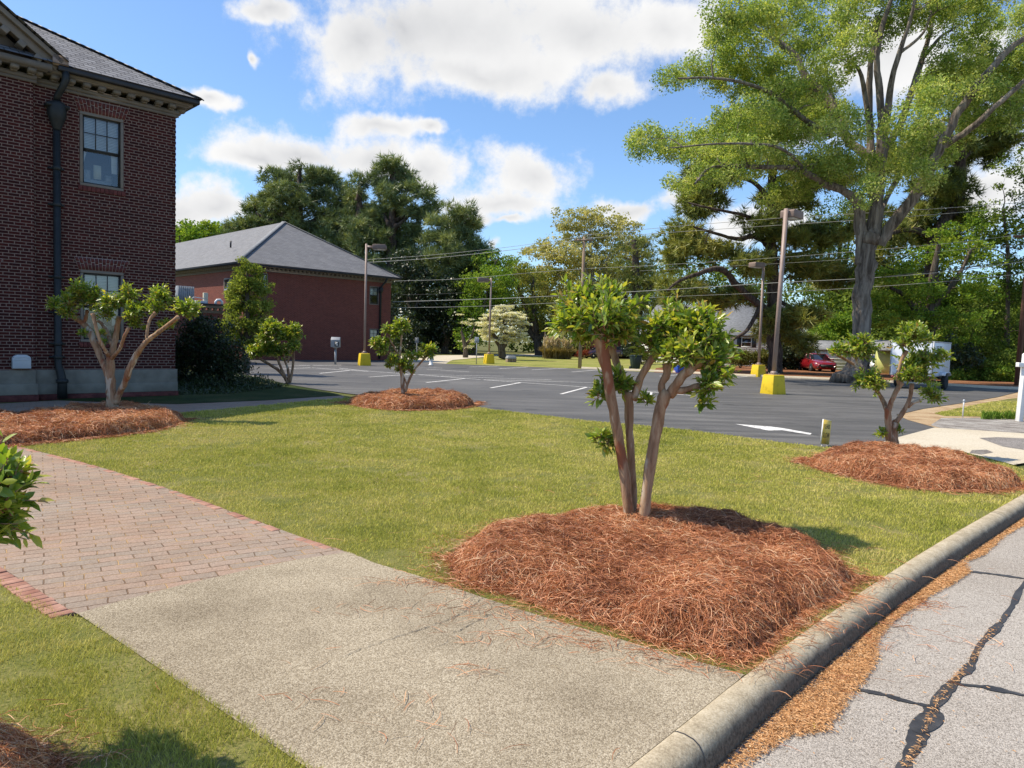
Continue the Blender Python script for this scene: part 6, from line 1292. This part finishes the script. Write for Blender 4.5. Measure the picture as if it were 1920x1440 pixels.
# far-off wood that closes the view
n = 2600; X = rng.uniform(-75, 125, n); hmax = 9 + 6 * vnoise(np.column_stack([X, X * 0]), .09, 8) + 3 * vnoise(np.column_stack([X, X * 0]), .35, 9); Z = rng.random(n) ** .8 * hmax
cs = np.column_stack([X, 118 + rng.uniform(-5, 5, n) + X * .05, Z]); n2 = 1500; X2 = rng.uniform(34, 92, n2); h2 = 7 + 5 * vnoise(np.column_stack([X2, X2 * 0]), .12, 18); cs = np.vstack([cs, np.column_stack([X2, 84 - .12 * X2 + rng.uniform(-3, 3, n2), rng.random(n2) ** .8 * h2])]); n += n2; V, Fq, k, _ = leafy(cs, 1.5, 34, .55, .6, .8)
tag(make_mesh('far_woods', V, [Fq], MAT['wood_leaf'], attr=np.repeat(np.clip(np.repeat(rng.normal(.3, .2, n), 34) + rng.normal(0, .18, k), 0, 1), 4)), 'far off wood closing the view', None, kind='stuff')
# ------------------------------------------------------------------ lamps, poles, wires, signs
def lamp(px, py, pt, Ytop_px, arm, label, sc_=1.0, tilt=0, pw=.053, off=.56):
    b = G(px, py); Y = b[1]; top = at(px + (pt), Ytop_px, Y); H = top[2]
    t = thing('lamp_post', label, 'lamp post', b, math.radians(25), 'car park lamp posts on yellow bases')
    bm = MB(); bm.frustum(.325 * sc_, .265 * sc_, -.05, .66); bm.frustum(.265 * sc_, .25 * sc_, .66, .69); bm.build('base', MAT['yellow'], t, bevel=.02)
    dx = tilt * (H - .69)
    ca, sa = math.cos(-math.radians(25)), math.sin(-math.radians(25))
    wx, wy = ca * dx, sa * dx
    p = MB(); w = pw
    p.add([(i * w + (wx if k else 0), j * w + (wy if k else 0), H if k else .70) for k in (0, 1) for i, j in ((-1, -1), (1, -1), (1, 1), (-1, 1))], [(3, 2, 1, 0), (4, 5, 6, 7)] + [(i, (i + 1) % 4, 4 + (i + 1) % 4, 4 + i) for i in range(4)])
    po = p.build('pole', MAT['pole'], t)
    pb = MB(); pb.box(-.14, .14, -.14, .14, .69, .72); pb.frustum(.10, .075, .72, .82)
    for i in (-1, 1):
        for j in (-1, 1): pb.lathe([(.018, .72), (.018, .76)], 8, (i * .12, j * .12, 0))
    pb.build('base_plate', MAT['pole'], t)
    a = math.atan2(arm[1], arm[0]) - math.radians(25); u = np.array([math.cos(a), math.sin(a), 0]); v = np.array([-math.sin(a), math.cos(a), 0]); o_ = np.array([wx, wy, H - .17])
    h = MB(); h.obox(o_ + u * (off - .30) / 2, u * (off - .30) / 2, v * .05, np.array([0, 0, .06])); h.build('arm', MAT['pole'], t)
    h = MB(); c = o_ + u * off
    pr = [(-.39, -.13), (.39, -.13), (.39, .09), (.33, .15), (-.33, .15), (-.39, .09)]
    h.extr([c + u * x + np.array([0, 0, z]) - v * .26 for x, z in pr], v * .52); hd = h.build('lamp_head', MAT['lamp_paint'], t, bevel=.012)
    g = MB(); g.obox(c + np.array([0, 0, -.142]), u * .33, v * .20, np.array([0, 0, .010])); g.build('lens', MAT['lens'], hd)
    return t
lamp(1449, 738, 22, 391, (.72, .69), 'nearest and tallest looking lamp post, leaning slightly, right of the large crepe myrtle', 1.0, .025, .058, .46)
lamp(683, 685, 4, 457, (1, .1), 'lamp post in front of the far brick building with head pointing right', off=.74)
lamp(916.5, 682, 2, 521, (-1, -.15), 'farthest lamp post standing before the white dogwood')
lamp(1421.5, 706, 8, 493, (-.9, -.5), 'lamp post beside the white house hedges, head pointing left', 1.0)
P1 = G(1087, 690); P2d = np.array([28.8, 41.0, 0]); wn = np.array([(P2d - P1)[1], -(P2d - P1)[0], 0]); wn /= np.linalg.norm(wn)
def wp(px, py): return on_plane(px, py, P1, wn)
tpz = wp(1094, 444)[2]
t = thing('utility_pole', 'weathered wooden utility pole with a crossarm behind the tall crepe myrtle', 'utility pole', P1, math.atan2((P2d - P1)[1], (P2d - P1)[0]) + PI / 2)
m = MB(); m.tube([(0, 0, -.2), (0, 0, tpz * .5), (0, 0, tpz)], [.125, .11, .095], 12); m.build('pole', MAT['utility_wood'], t, smooth=True)
t.rotation_euler[2] = -.25
m = MB(); m.box(-.6, .6, -.16, -.11, tpz - .28, tpz - .17); m.build('crossarm', MAT['utility_wood'], t)
m = MB(); [m.lathe([(.03, tpz - .17), (.05, tpz - .14), (.03, tpz - .10), (.045, tpz - .06), (.01, tpz - .04)], 8, (x, -.135, 0)) for x in (-.55, -.3, .5)]; m.build('insulators', MAT['grey_metal'], t)
b2 = wp(1908, 712); b2[2] = 0
t = thing('utility_pole', 'dark reddish utility pole at the right edge against the trees', 'utility pole', b2)
m = MB(); ht = wp(1918, 430)[2]; m.tube([(0, 0, -.2), (0.06, 0, ht / 2), (.12, 0, ht)], [.16, .14, .11], 12); m.build('pole', MAT['red_pole'], t, smooth=True)
m = MB(); m.box(-.9, .9, -.17, -.11, ht - .5, ht - .38); m.build('crossarm', MAT['red_pole'], t)
b3 = at(1598, 690, 58); b3[2] = 0
t = thing('utility_pole', 'thin pale pole half hidden by the left side of the oak trunk', 'utility pole', b3); m = MB(); m.tube([(0, 0, -.1), (.05, 0, at(1601, 545, 58)[2])], [.14, .10], 10); m.build('pole', MAT['utility_wood'], t, smooth=True)
W_ = [('topmost overhead wire on the right, from the central pole to the right edge', 'wire', [(1094, 441), (1240, 427), (1450, 410), (1600, 401), (1760, 391), (1930, 379)], .014),
      ('second overhead wire from the top on the right, close under the topmost', 'wire', [(1097, 447), (1240, 437), (1450, 423), (1620, 412), (1780, 400), (1930, 387)], .014),
      ('overhead wire passing behind the top of the tall lamp post, third from the top', 'wire', [(740, 527), (860, 523), (1000, 511), (1094, 504), (1220, 498), (1460, 483), (1620, 470), (1780, 456), (1930, 438)], .012),
      ('thin wire just beneath the third overhead wire', 'wire', [(1200, 508), (1460, 494), (1620, 484), (1780, 470), (1930, 458)], .008),
      ('thick bright cable crossing the oak trunk low, fourth from the top', 'wire', [(736, 566), (870, 562), (1000, 557), (1220, 545), (1460, 530), (1620, 522), (1780, 509), (1930, 489)], .020),
      ('lowest overhead cable above the white house roof', 'wire', [(736, 577), (870, 575), (1000, 570), (1220, 558), (1460, 548), (1620, 539), (1780, 527), (1930, 512)], .012),
      ('dark heavy cable sagging between the oak trunk and the right pole', 'dark_wire', [(1590, 528), (1700, 514), (1800, 503), (1930, 484)], .022),
      ('upper wire from the central pole towards the far building roof', 'wire', [(1094, 443), (1000, 457), (920, 467), (800, 479), (670, 488)], .013),
      ('lower wire from the central pole towards the far building roof', 'wire', [(1094, 448), (1000, 463), (920, 473), (800, 485), (690, 492)], .017),
      ('faint thin wire low over the dark trees at the far building end', 'dark_wire', [(736, 553), (800, 552), (870, 549)], .010)]
for lb, mt, pts, r in W_:
    Pw = smooth_path(np.array([wp(*p) for p in pts]), 5); m = MB(); m.tube(Pw, r, 5, False)
    tag(m.build('overhead_wire', MAT[mt]), lb, 'wire', 'overhead wires between the utility poles')
def text(parent, body, size, loc, rot, mat, name='lettering', ext=.001, sx=1.0):
    c = bpy.data.curves.new(name, 'FONT'); c.body = body; c.size = size; c.extrude = ext; c.align_x = 'CENTER'; c.align_y = 'CENTER'; c.resolution_u = 3
    o_ = bpy.data.objects.new(name, c); C.objects.link(o_); c.materials.append(mat); o_.parent = None; bpy.context.view_layer.update()
    me = bpy.data.meshes.new_from_object(o_.evaluated_get(bpy.context.evaluated_depsgraph_get())); bpy.data.objects.remove(o_); bpy.data.curves.remove(c); me.name = name
    o_ = bpy.data.objects.new(name, me); C.objects.link(o_); o_.parent = parent; o_.location = loc; o_.rotation_euler = rot; o_.scale = (sx, 1, 1); return o_
# small yellow sign in the straw
b = G(1546, 836); b[2] = 0
t = thing('yard_sign', 'small leaning yellow sign with black lettering at the edge of the right straw mound', 'sign', b, PI / 4); t.rotation_euler = (0, math.radians(7), PI / 4)
m = MB(); m.box(-.17, .17, -.008, .008, .03, .44); m.build('panel', MAT['sign_yellow'], t)
m = MB(); m.box(-.175, -.1702, -.009, .009, .02, .445); m.box(-.1702, .17, -.009, .009, .4402, .446); m.build('edge_trim', MAT['white_paint'], t)
m = MB(); m.box(-.12, -.105, -.006, .006, -.1, .029); m.box(.105, .12, -.006, .006, -.1, .029); m.build('stake', MAT['galv'], t)
text(t, 'PLEASE', .105, (0, -.0095,   .325), (PI / 2, 0, 0), MAT['ink'], sx=.78); text(t, 'SLOW', .125, (0, -.0095, .175), (PI / 2, 0, 0), MAT['ink'], sx=.82)
# white sign post and stake on the right
b = G(1911, 790); zt = at(1921, 664, b[1])[2]
t = thing('sign_post', 'white square wooden sign post with a short arm at the right edge', 'sign post', b, .15)
m = MB(); m.box(-.06, .06, -.06, .06, -.1, zt); m.frustum(.06, .015, zt, zt + .05); m.build('post', MAT['white_paint'], t, bevel=.004)
za = at(1903, 684, b[1])[2]; m = MB(); m.box(-.22, -.0602, -.05, .05, za - .055, za + .055); m.box(.0602, 1.0, -.05, .05, za - .055, za + .055); m.build('arm', MAT['white_paint'], t, bevel=.004)
t.rotation_euler = (0, math.radians(2.2), .15)
b = G(1804.5, 783); t = thing('marker_stake', 'thin white marker stake at the edge of the gravel strip', 'stake', b)
m = MB(); m.tube([(0, 0, -.05), (.01, 0, .33), (.012, 0, .43)], [.016, .016, .022], 8); m.build('stake', MAT['white_paint'], t); m = MB(); m.lathe([(.024, .40), (.026, .45), (.012, .47)], 8, (.012, 0, 0)); m.build('cap', MAT['vent'], t)
def roadsign(px, pb, pt, ph, w, Y, label, gm='grey_metal'):
    b = at(px, pb, Y); b[2] = 0; t = thing('road_sign', label, 'road sign', b, -.1, 'small roadside signs seen from behind'); zt = at(px, pt, Y)[2]; h = ph / F * Y; wd = w / F * Y
    m = MB(); m.tube([(0, 0, -.1), (0, 0, zt)], .035, 6); m.build('post', MAT['galv'], t)
    m = MB(); m.box(-wd / 2, wd / 2, -.06, -.04, zt - h, zt); m.build('panel', MAT[gm], t, bevel=.01); m = MB(); m.box(-.015, .015, -.07, -.0605, zt - h * .9, zt - h * .1); m.build('brace', MAT['grey_metal'], t); return t
roadsign(893, 683, 632, 11, 8, 49.5, 'grey roadside sign panel on a thin post left of the farthest lamp post', 'galv')
roadsign(781, 672, 633, 10, 7, 56, 'dim roadside sign in the tree shade left of the driveway entrance')
b = at(1020.5, 672, 72); b[2] = 0; t = thing('marker_pole', 'tall thin pale rod beside the pampas grass', 'pole', b); m = MB(); m.tube([(0, 0, 0), (0, 0, at(1020, 620, 72)[2])], .03, 6); m.build('rod', MAT['utility_wood'], t)
b = G(808, 685); t = thing('water_hydrant', 'small pale hydrant by the sandy entrance behind the small crepe myrtle', 'hydrant', b)
m = MB(); m.lathe([(.16, 0), (.16, .05), (.10, .06), (.10, .45), (.13, .46), (.13, .5), (.10, .52), (.07, .62), (.03, .66)], 12); m.build('barrel', MAT['white_paint'], t, smooth=False); m = MB(); m.lathe([(.05, -.17), (.05, .17)], 10, (0, 0, .36), 'x'); m.build('outlet', MAT['white_paint'], t)
b = G(958, 679); t = thing('utility_box', 'squat utility box on the far grass right of the farthest lamp post', 'utility box', b, .3)
m = MB(); m.box(-.36, .36, -.3, .3, -.05, .28); m.build('base', MAT['utility_wood'], t, bevel=.02); m = MB(); m.frustum(.40, .30, .281, .5, 0, 0, .34, .26); m.build('lid', MAT['grey_metal'], t, bevel=.02)
# drop box on a post by the far building
b = at(629, 669, 41.5); b[2] = 0; t = thing('drop_box', 'grey box with a square emblem on a single post before the far brick wall', 'box', b, .12)
z0, z1 = at(630, 651, 41.5)[2], at(630, 632, 41.5)[2]
m = MB(); m.box(-.055, .055, -.055, .055, -.1, z0 - .06); m.frustum(.06, .16, z0 - .06, z0 - .001); m.build('post', MAT['galv'], t)
m = MB(); m.extr([(-.25, -.22, z0), (-.25, .22, z0), (-.25, .22, z1), (-.25, -.02, z1), (-.25, -.22, z1 - .16)], (.5, 0, 0)); m.build('casing', MAT['grey_metal'], t, bevel=.01)
m = MB(); q = z0 + .05
m.box(-.03, .215, -.224, -.2205, q, q + .27); m.build('emblem_ground', MAT['ink'], t)
m = MB(); m.box(.03, .075, -.228, -.2245, q + .04, q + .23); m.box(.0752, .16, -.228, -.2245, q + .19, q + .23); m.box(.0752, .16, -.228, -.2245, q + .105, q + .14); m.box(.0752, .16, -.228, -.2245, q + .04, q + .075); m.build('emblem', MAT['white_paint'], t)
# wheelie bin and blue bin
b = G(1191, 693); t = thing('wheelie_bin', 'dark green wheelie bin standing at the far edge of the car park', 'bin', b, .4)
m = MB(); m.frustum(.21, .29, .06, .88, 0, 0, .24, .33); m.build('body', MAT['bin'], t, bevel=.03); m = MB(); m.frustum(.31, .29, .881, .96, 0, 0, .36, .32); m.box(-.25, .25, .34, .44, .86, .92); m.build('lid', MAT['bin'], t, bevel=.02)
for x in (-.24, .24): m = MB(); m.lathe([(.11, -.03), (.11, .03)], 14, (x, .26, .11), 'x'); m.build('wheel', MAT['rubber'], t)
b = G(1273, 699); t = thing('recycling_tub', 'small blue tub glimpsed between the crepe myrtle branches', 'tub', b, .3); m = MB(); m.frustum(.20, .26, 0, .42); m.build('body', MAT['blue'], t, bevel=.02); m = MB(); m.box(-.28, .28, -.28, .28, .421, .45); m.build('rim', MAT['blue'], t, bevel=.01)
# ------------------------------------------------------------------ trailer and cars
R0 = G(1667, 727); u45 = np.array([.7071, .7071, 0]); t = thing('cargo_trailer', 'white enclosed cargo trailer with rear doors, parked behind the twin trunk crepe myrtle', 'trailer', R0, -PI / 4)
# local x: along the rear face to the right; local y: towards the front
W, L, z0, z1 = 1.75, 2.75, .62, 2.18
m = MB(); m.extr([(0, 0, z0), (W, 0, z0), (W, 0, z1), (W * .5, 0, z1 + .04), (0, 0, z1)], (0, L, 0)); m.build('body', MAT['trailer'], t, bevel=.025)
m = MB()
for x in (.0, W): m.box(x - .02, x + .02, -.015, .05, z0 - .02, z1 + .01)
m.box(.021, W - .021, -.014, .04, z1 - .06, z1 - .0); m.box(.021, W - .021, -.014, .04, z0 - .03, z0 + .05); m.box(W + .002, W + .016, .05, L, z0 - .02, z0 + .06); m.box(W + .002, W + .016, .05, L, z1 - .05, z1 + .005); m.build('edge_trim', MAT['galv'], t)
for x0, x1 in ((.06, W / 2 - .01), (W / 2 + .01, W - .06)):
    m = MB(); m.box(x0, x1, -.022, -.004, z0 + .07, z1 - .08); d = m.build('rear_door', MAT['trailer'], t, bevel=.008)
    m = MB(); xx = x1 - .1 if x0 < .5 else x0 + .1; m.tube([(xx, -.04, z0 + .02), (xx, -.04, z1 - .04)], .014, 6); m.box(xx - .05, xx + .05, -.05, -.03, 1.1, 1.16); m.build('latch_bar', MAT['chrome'], d)
for x in (.12, W - .12): m = MB(); m.box(x - .07, x + .07, -.035, -.012, z0 - .13, z0 - .04); m.build('tail_light', MAT['red_paint'], t)
m = MB(); m.box(.55, .75, -.03, -.016, z1 - .20, z1 - .12); m.build('door_plate', MAT['ink'], t)
m = MB(); m.box(.1, W - .1, .02, L, z0 - .12, z0 - .031); m.box(-.1, W + .1, 1.45, 1.6, .28, .40); m.box(W / 2 - .06, W / 2 + .06, L, L + 1.1, z0 - .12, z0 - .03); m.build('chassis', MAT['iron'], t)
for x, s in ((-.12, -1), (W + .12, 1)):
    wv = MB(); wv.lathe([(.20, -.085), (.31, -.085), (.335, -.05), (.335, .05), (.31, .085), (.20, .085)], 24, (x, 1.52, .335), 'x'); wo = wv.build('wheel', MAT['rubber'], t)
    wv = MB(); wv.lathe([(.20, -.06), (.19, .05), (.07, .06 * s), (.05, .075 * s)], 16, (x, 1.52, .335), 'x'); wv.build('rim', MAT['chrome'], wo)
    fd = MB(); fd.extr([(x - .14, 1.02, .66), (x - .14, 1.18, .80), (x - .14, 1.86, .80), (x - .14, 2.02, .66), (x - .14, 1.98, .64), (x - .14, 1.85, .765), (x - .14, 1.19, .765), (x - .14, 1.06, .64)], (.28, 0, 0)); fd.build('mudguard', MAT['trailer'], t)
# worn, unreadable dark lettering high on the side
m = MB(); yy = .40
for i in range(7):
    k = rng.integers(0, 3); x = W + .003; y_ = yy + i * .13
    m.box(x, x + .002, y_, y_ + .028, z1 - .34, z1 - .20); m.box(x, x + .002, y_ + .029, y_ + .09, z1 - (.23 if k else .34), z1 - (.20 if k else .31)); 
    if k == 1: m.box(x, x + .002, y_ + .062, y_ + .09, z1 - .34, z1 - .231)
m.build('lettering', MAT['ink'], t)
m = MB(); m.tube([(W / 2, L + 1.0, 0), (W / 2, L + 1.0, .6)], .03, 8); m.build('jack', MAT['galv'], t)

def car(label, b, rot, paint, sc_=1.0, group=None, name='parked_car'):
    t = thing(name, label, 'car', b, rot, group); t.scale = (sc_,) * 3
    # cross sections along x (front +x): x, half width, z low, z shoulder, z top
    S = [(2.30, .62, .34, .52, .60), (2.24, .78, .24, .60, .70), (2.0, .88, .20, .66, .78), (1.4, .91, .20, .76, .90), (.85, .915, .20, .82, .95), (0, .92, .20, .84, .97), (-1.2, .92, .20, .86, .99), (-1.8, .90, .22, .88, 1.02), (-2.2, .84, .28, .86, 1.0), (-2.3, .72, .36, .78, .92)]
    V = []; k = 10
    for x, w, zl, zs, zt in S:
        V += [(x, s * w * f, z) for s, f, z in ((-1, .80, zl), (-1, .97, zl + .08), (-1, 1.0, (zl + zs) / 2), (-1, .985, zs), (-1, .86, zt), (1, .86, zt), (1, .985, zs), (1, 1.0, (zl + zs) / 2), (1, .97, zl + .08), (1, .80, zl))]
    m = MB(); n = len(S); m.add(V, [(j * k + i, j * k + (i + 1) % k, (j + 1) * k + (i + 1) % k, (j + 1) * k + i) for j in range(n - 1) for i in range(k)] + [tuple(range(k)), tuple(range((n - 1) * k, n * k))[::-1]])
    body = m.build('body', paint, t, smooth=True)
    c = MB(); cab = [(.95, .78, .93), (.25, .64, 1.36), (-.2, .64, 1.42), (-.9, .63, 1.39), (-1.85, .74, 1.0)]
    V = [(x, s * w, z) for x, w, z in cab for s in (-1, 1)]; V += [(x, s * .80, .90) for x in (.95, .25, -.2, -.9, -1.85) for s in (-1, 1)]
    c.add(V, [(0, 1, 3, 2), (6, 7, 9, 8), (0, 2, 12, 10), (2, 4, 14, 12), (4, 6, 16, 14), (6, 8, 18, 16), (1, 11, 13, 3), (3, 13, 15, 5), (5, 15, 17, 7), (7, 17, 19, 9)]); c.build('windows', MAT['car_glass'], t)
    r = MB(); r.add([(x, s * (w + .012), z + dz) for dz in (.004, .03) for x, w, z in cab[1:4] for s in (-1, 1)], [(6, 7, 9, 8), (8, 9, 11, 10), (0, 2, 3, 1), (2, 4, 5, 3), (0, 6, 8, 2), (2, 8, 10, 4), (1, 3, 9, 7), (3, 5, 11, 9), (0, 1, 7, 6), (4, 10, 11, 5)]); r.build('roof', paint, t)
    r = MB()
    for s in (-1, 1):
        for p0, p1 in (((.97, .80, .93), (.25, .655, 1.38)), ((-.35, .80, .95), (-.35, .655, 1.42)), ((-.9, .64, 1.41), (-1.87, .76, 1.0))): r.tube([(p0[0], s * p0[1], p0[2]), (p1[0], s * p1[1], p1[2])], .035, 5)
    r.build('pillars', paint, t)
    for s in (-1, 1):
        h = MB(); h.add([(2.262, s * .50, .58), (2.20, s * .80, .60), (2.10, s * .86, .69), (2.262, s * .52, .67), (2.2, s * .5, .58), (2.1, s * .7, .60), (2.0, s * .8, .69), (2.2, s * .5, .67)], [(0, 1, 2, 3), (4, 7, 6, 5), (0, 4, 5, 1), (3, 2, 6, 7), (1, 5, 6, 2), (0, 3, 7, 4)]); h.build('headlight', MAT['headlamp'], t)
        h = MB(); h.box(.70, .90, s * .93 if s > 0 else s * 1.08, s * 1.08 if s > 0 else s * .93, .93, 1.04); h.build('mirror', paint, t, bevel=.03)
    g = MB(); g.box(2.255, 2.325, -.46, .46, .36, .56); g.box(2.20, 2.29, -.72, -.5, .30, .40); g.box(2.20, 2.29, .5, .72, .30, .40); g.build('grille', MAT['iron'], t)
    for x in (1.42, -1.42):
        for s in (-1, 1):
            wv = MB(); wv.lathe([(.2, -.1), (.29, -.11), (.33, -.07), (.33, .07), (.29, .11), (.2, .1)], 22, (x, s * .84, .33), 'y'); wo = wv.build('wheel', MAT['rubber'], t)
            wv = MB(); wv.lathe([(.21, -.09), (.21, .09), (.08, .10 * s), (.04, .112 * s)], 14, (x, s * .84, .33), 'y'); wv.build('rim', MAT['chrome'], wo)
    return t
cb = at(1530, 688, 58); cb[2] = 0
car('bright red parked car in front of the white shed, facing the car park', cb, math.radians(-93), MAT['red_paint'], .98)
cb = at(1636, 685, 66); cb[2] = 0; car('white car glimpsed between the oak trunk and the yellow green shed', cb, math.radians(-100), MAT['white_car'])
cb = at(1127, 671, 82); cb[2] = 0; car('dark purple car behind the stems of the tall crepe myrtle', cb, math.radians(200), MAT['dark_paint'])
cb = at(1158, 669, 88); cb[2] = 0; car('black car beside the far red brick house', cb, math.radians(190), MAT['iron'])
# ------------------------------------------------------------------ houses and sheds
def gable_house(name, label, corner, w, d, wall_h, rise, wall_m, roof_m, over=.35, cat='house', openings=(), shutters=True, door=None, rot=PI / 4, lap=None):
    """right front corner at `corner`; local x runs left from it (negative), y to the back; ridge parallel to x"""
    t = thing(name, label, cat, corner, rot)
    m = MB(); m.box(-w, 0, 0, d, -.2, wall_h)
    for x in (-w, -.001): m.extr([(x, 0, wall_h), (x, d, wall_h), (x, d / 2, wall_h + rise)], (.001, 0, 0))
    if lap:
        for i in range(int(wall_h / lap)): m.box(-w - .012, .012, -.016, -.001, i * lap, i * lap + lap * .35); m.box(.001, .014, 0, d, i * lap, i * lap + lap * .35)
    m.build('wall', wall_m, t)
    r = MB(); s = rise / (d / 2); th = .1
    for sg in (0, 1):
        y0, y1 = (-over, d / 2) if sg == 0 else (d + over, d / 2); z0_ = wall_h - over * s + .02; z1_ = wall_h + rise + .02
        r.add([(x, y, z + dz) for dz in (0, th) for x in (-w - over, over) for y, z in ((y0, z0_), (y1, z1_))], [(0, 1, 3, 2), (4, 6, 7, 5), (0, 2, 6, 4), (1, 5, 7, 3), (0, 4, 5, 1), (2, 3, 7, 6)])
    r.build('roof', roof_m, t)
    for (x0, x1, a, b_) in openings:
        m = MB(); e = .06
        for q in ((x0 - e, x1 + e, b_, b_ + e), (x0 - e, x1 + e, a - e, a), (x0 - e, x0, a, b_), (x1, x1 + e, a, b_), (x0, x1, (a + b_) / 2 - .02, (a + b_) / 2 + .02)): m.box(q[0], q[1], -.05, -.018, q[2], q[3])
        fo = m.build('window', MAT['white_paint'], t); m = MB(); m.box(x0 + .001, x1 - .001, -.03, -.020, a + .001, b_ - .001); m.build('pane', MAT['car_glass'], fo)
        if shutters:
            for q in ((x0 - e - .42, x0 - e - .02), (x1 + e + .02, x1 + e + .42)): m = MB(); m.box(q[0], q[1], -.045, -.018, a - e, b_ + e); m.build('shutter', MAT['shutter'], t)
    if door:
        m = MB(); m.box(door[0], door[1], -.04, -.018, 0, door[2]); dr = m.build('door', MAT['shutter'], t); m = MB(); m.lathe([(.03, -.06), (.03, -.041)], 8, (door[0] + .08, 0, door[2] * .5), 'y'); m.build('handle', MAT['chrome'], dr)
    return t
hc = at(1434, 683, 66); hc[2] = 0
def hl_(px, py): P = on_plane(px, py, hc, np.array([-.616, -.788, 0])); return float((P - hc) @ np.array([.788, -.616, 0])), float(P[2])
nn3 = np.array([-.616, -.788, 0]); uu3 = np.array([.788, -.616, 0])
x0, z1 = hl_(1392, 634); x1, z0 = hl_(1408, 650); print('house window', x0, x1, z0, z1, hl_(1430, 628))
hh = gable_house('white_house', 'white clapboard house with grey roof and dark shutters behind the hedges', hc, 13, 9, hl_(1425, 627)[1], 2.9, MAT['siding'], MAT['grey_roof'], openings=[(x0, x1, z0, z1), (x0 - 5, x1 - 5, z0, z1)], lap=.2, rot=-math.radians(38))
m = MB(); m.box(-6.2, -5.4, 3.9, 4.6, 3.4, 6.6); m.build('chimney', MAT['brick2'], hh)
sc0 = at(1594, 684, 64); sc0[2] = 0
gable_house('white_shed', 'white wooden shed with grey roof left of the oak trunk', sc0, 3.6, 2.6, 1.75, .7, MAT['siding'], MAT['grey_roof'], .15, 'shed', [(-2.6, -2.0, .8, 1.3)], False, lap=.3, rot=-math.radians(20))
sc0 = at(1700, 690, 56); sc0[2] = 0
gable_house('green_shed', 'yellow green shed with a grey roof half hidden behind the white trailer', sc0, 2.0, 3, 1.9, .6, MAT['green_siding'], MAT['grey_roof'], .4, 'shed', [], False, door=(-.9, -.2, 1.7), rot=-math.radians(22))
fc = at(1546, 672, 72); fc[2] = 0; t = thing('fence', 'grey board fence behind the red car', 'fence', fc, 0)
m = MB(); [m.box(-2.4 + i * .3, -2.4 + i * .3 + .27, -.02, .02, 0, 1.3) for i in range(9)]; m.build('boards', MAT['grey_metal'], t); m = MB(); m.box(-2.45, .35, -.05, -.021, 1.1, 1.2); m.build('rail', MAT['grey_metal'], t)
t = thing('low_shed', 'low pale roofed outbuilding behind the grey board fence', 'shed', (*at(1528, 668, 78)[:2], 0), .2); m = MB(); m.box(-1.2, 1.2, 0, 2, 0, 1.9); m.build('wall', MAT['trim'], t); m = MB(); m.box(-1.4, 1.4, -.3, 2.3, 1.901, 2.05); m.build('roof', MAT['vent'], t)
rc_ = at(1182, 668, 90); rc_[2] = 0
gable_house('brick_house', 'distant red brick house glimpsed between the stems of the tall crepe myrtle', rc_, 3.0, 7, 2.9, 2.0, MAT['brick2'], MAT['grey_roof'], openings=[(-1.2, -.4, 1.0, 2.2)], shutters=False)
g_ = on_plane(1485, 640, at(1485, 640, 70), np.array([0, 1., 0])); t0 = at(1490, 690, 71); t0[2] = 0
gable_house('grey_house', 'grey gabled house end behind the dark magnolia shrub', t0 + np.array([1.6, 0, 0]), 2.6, 4, 2.6, 1.8, MAT['trim'], MAT['grey_roof'], shutters=False)
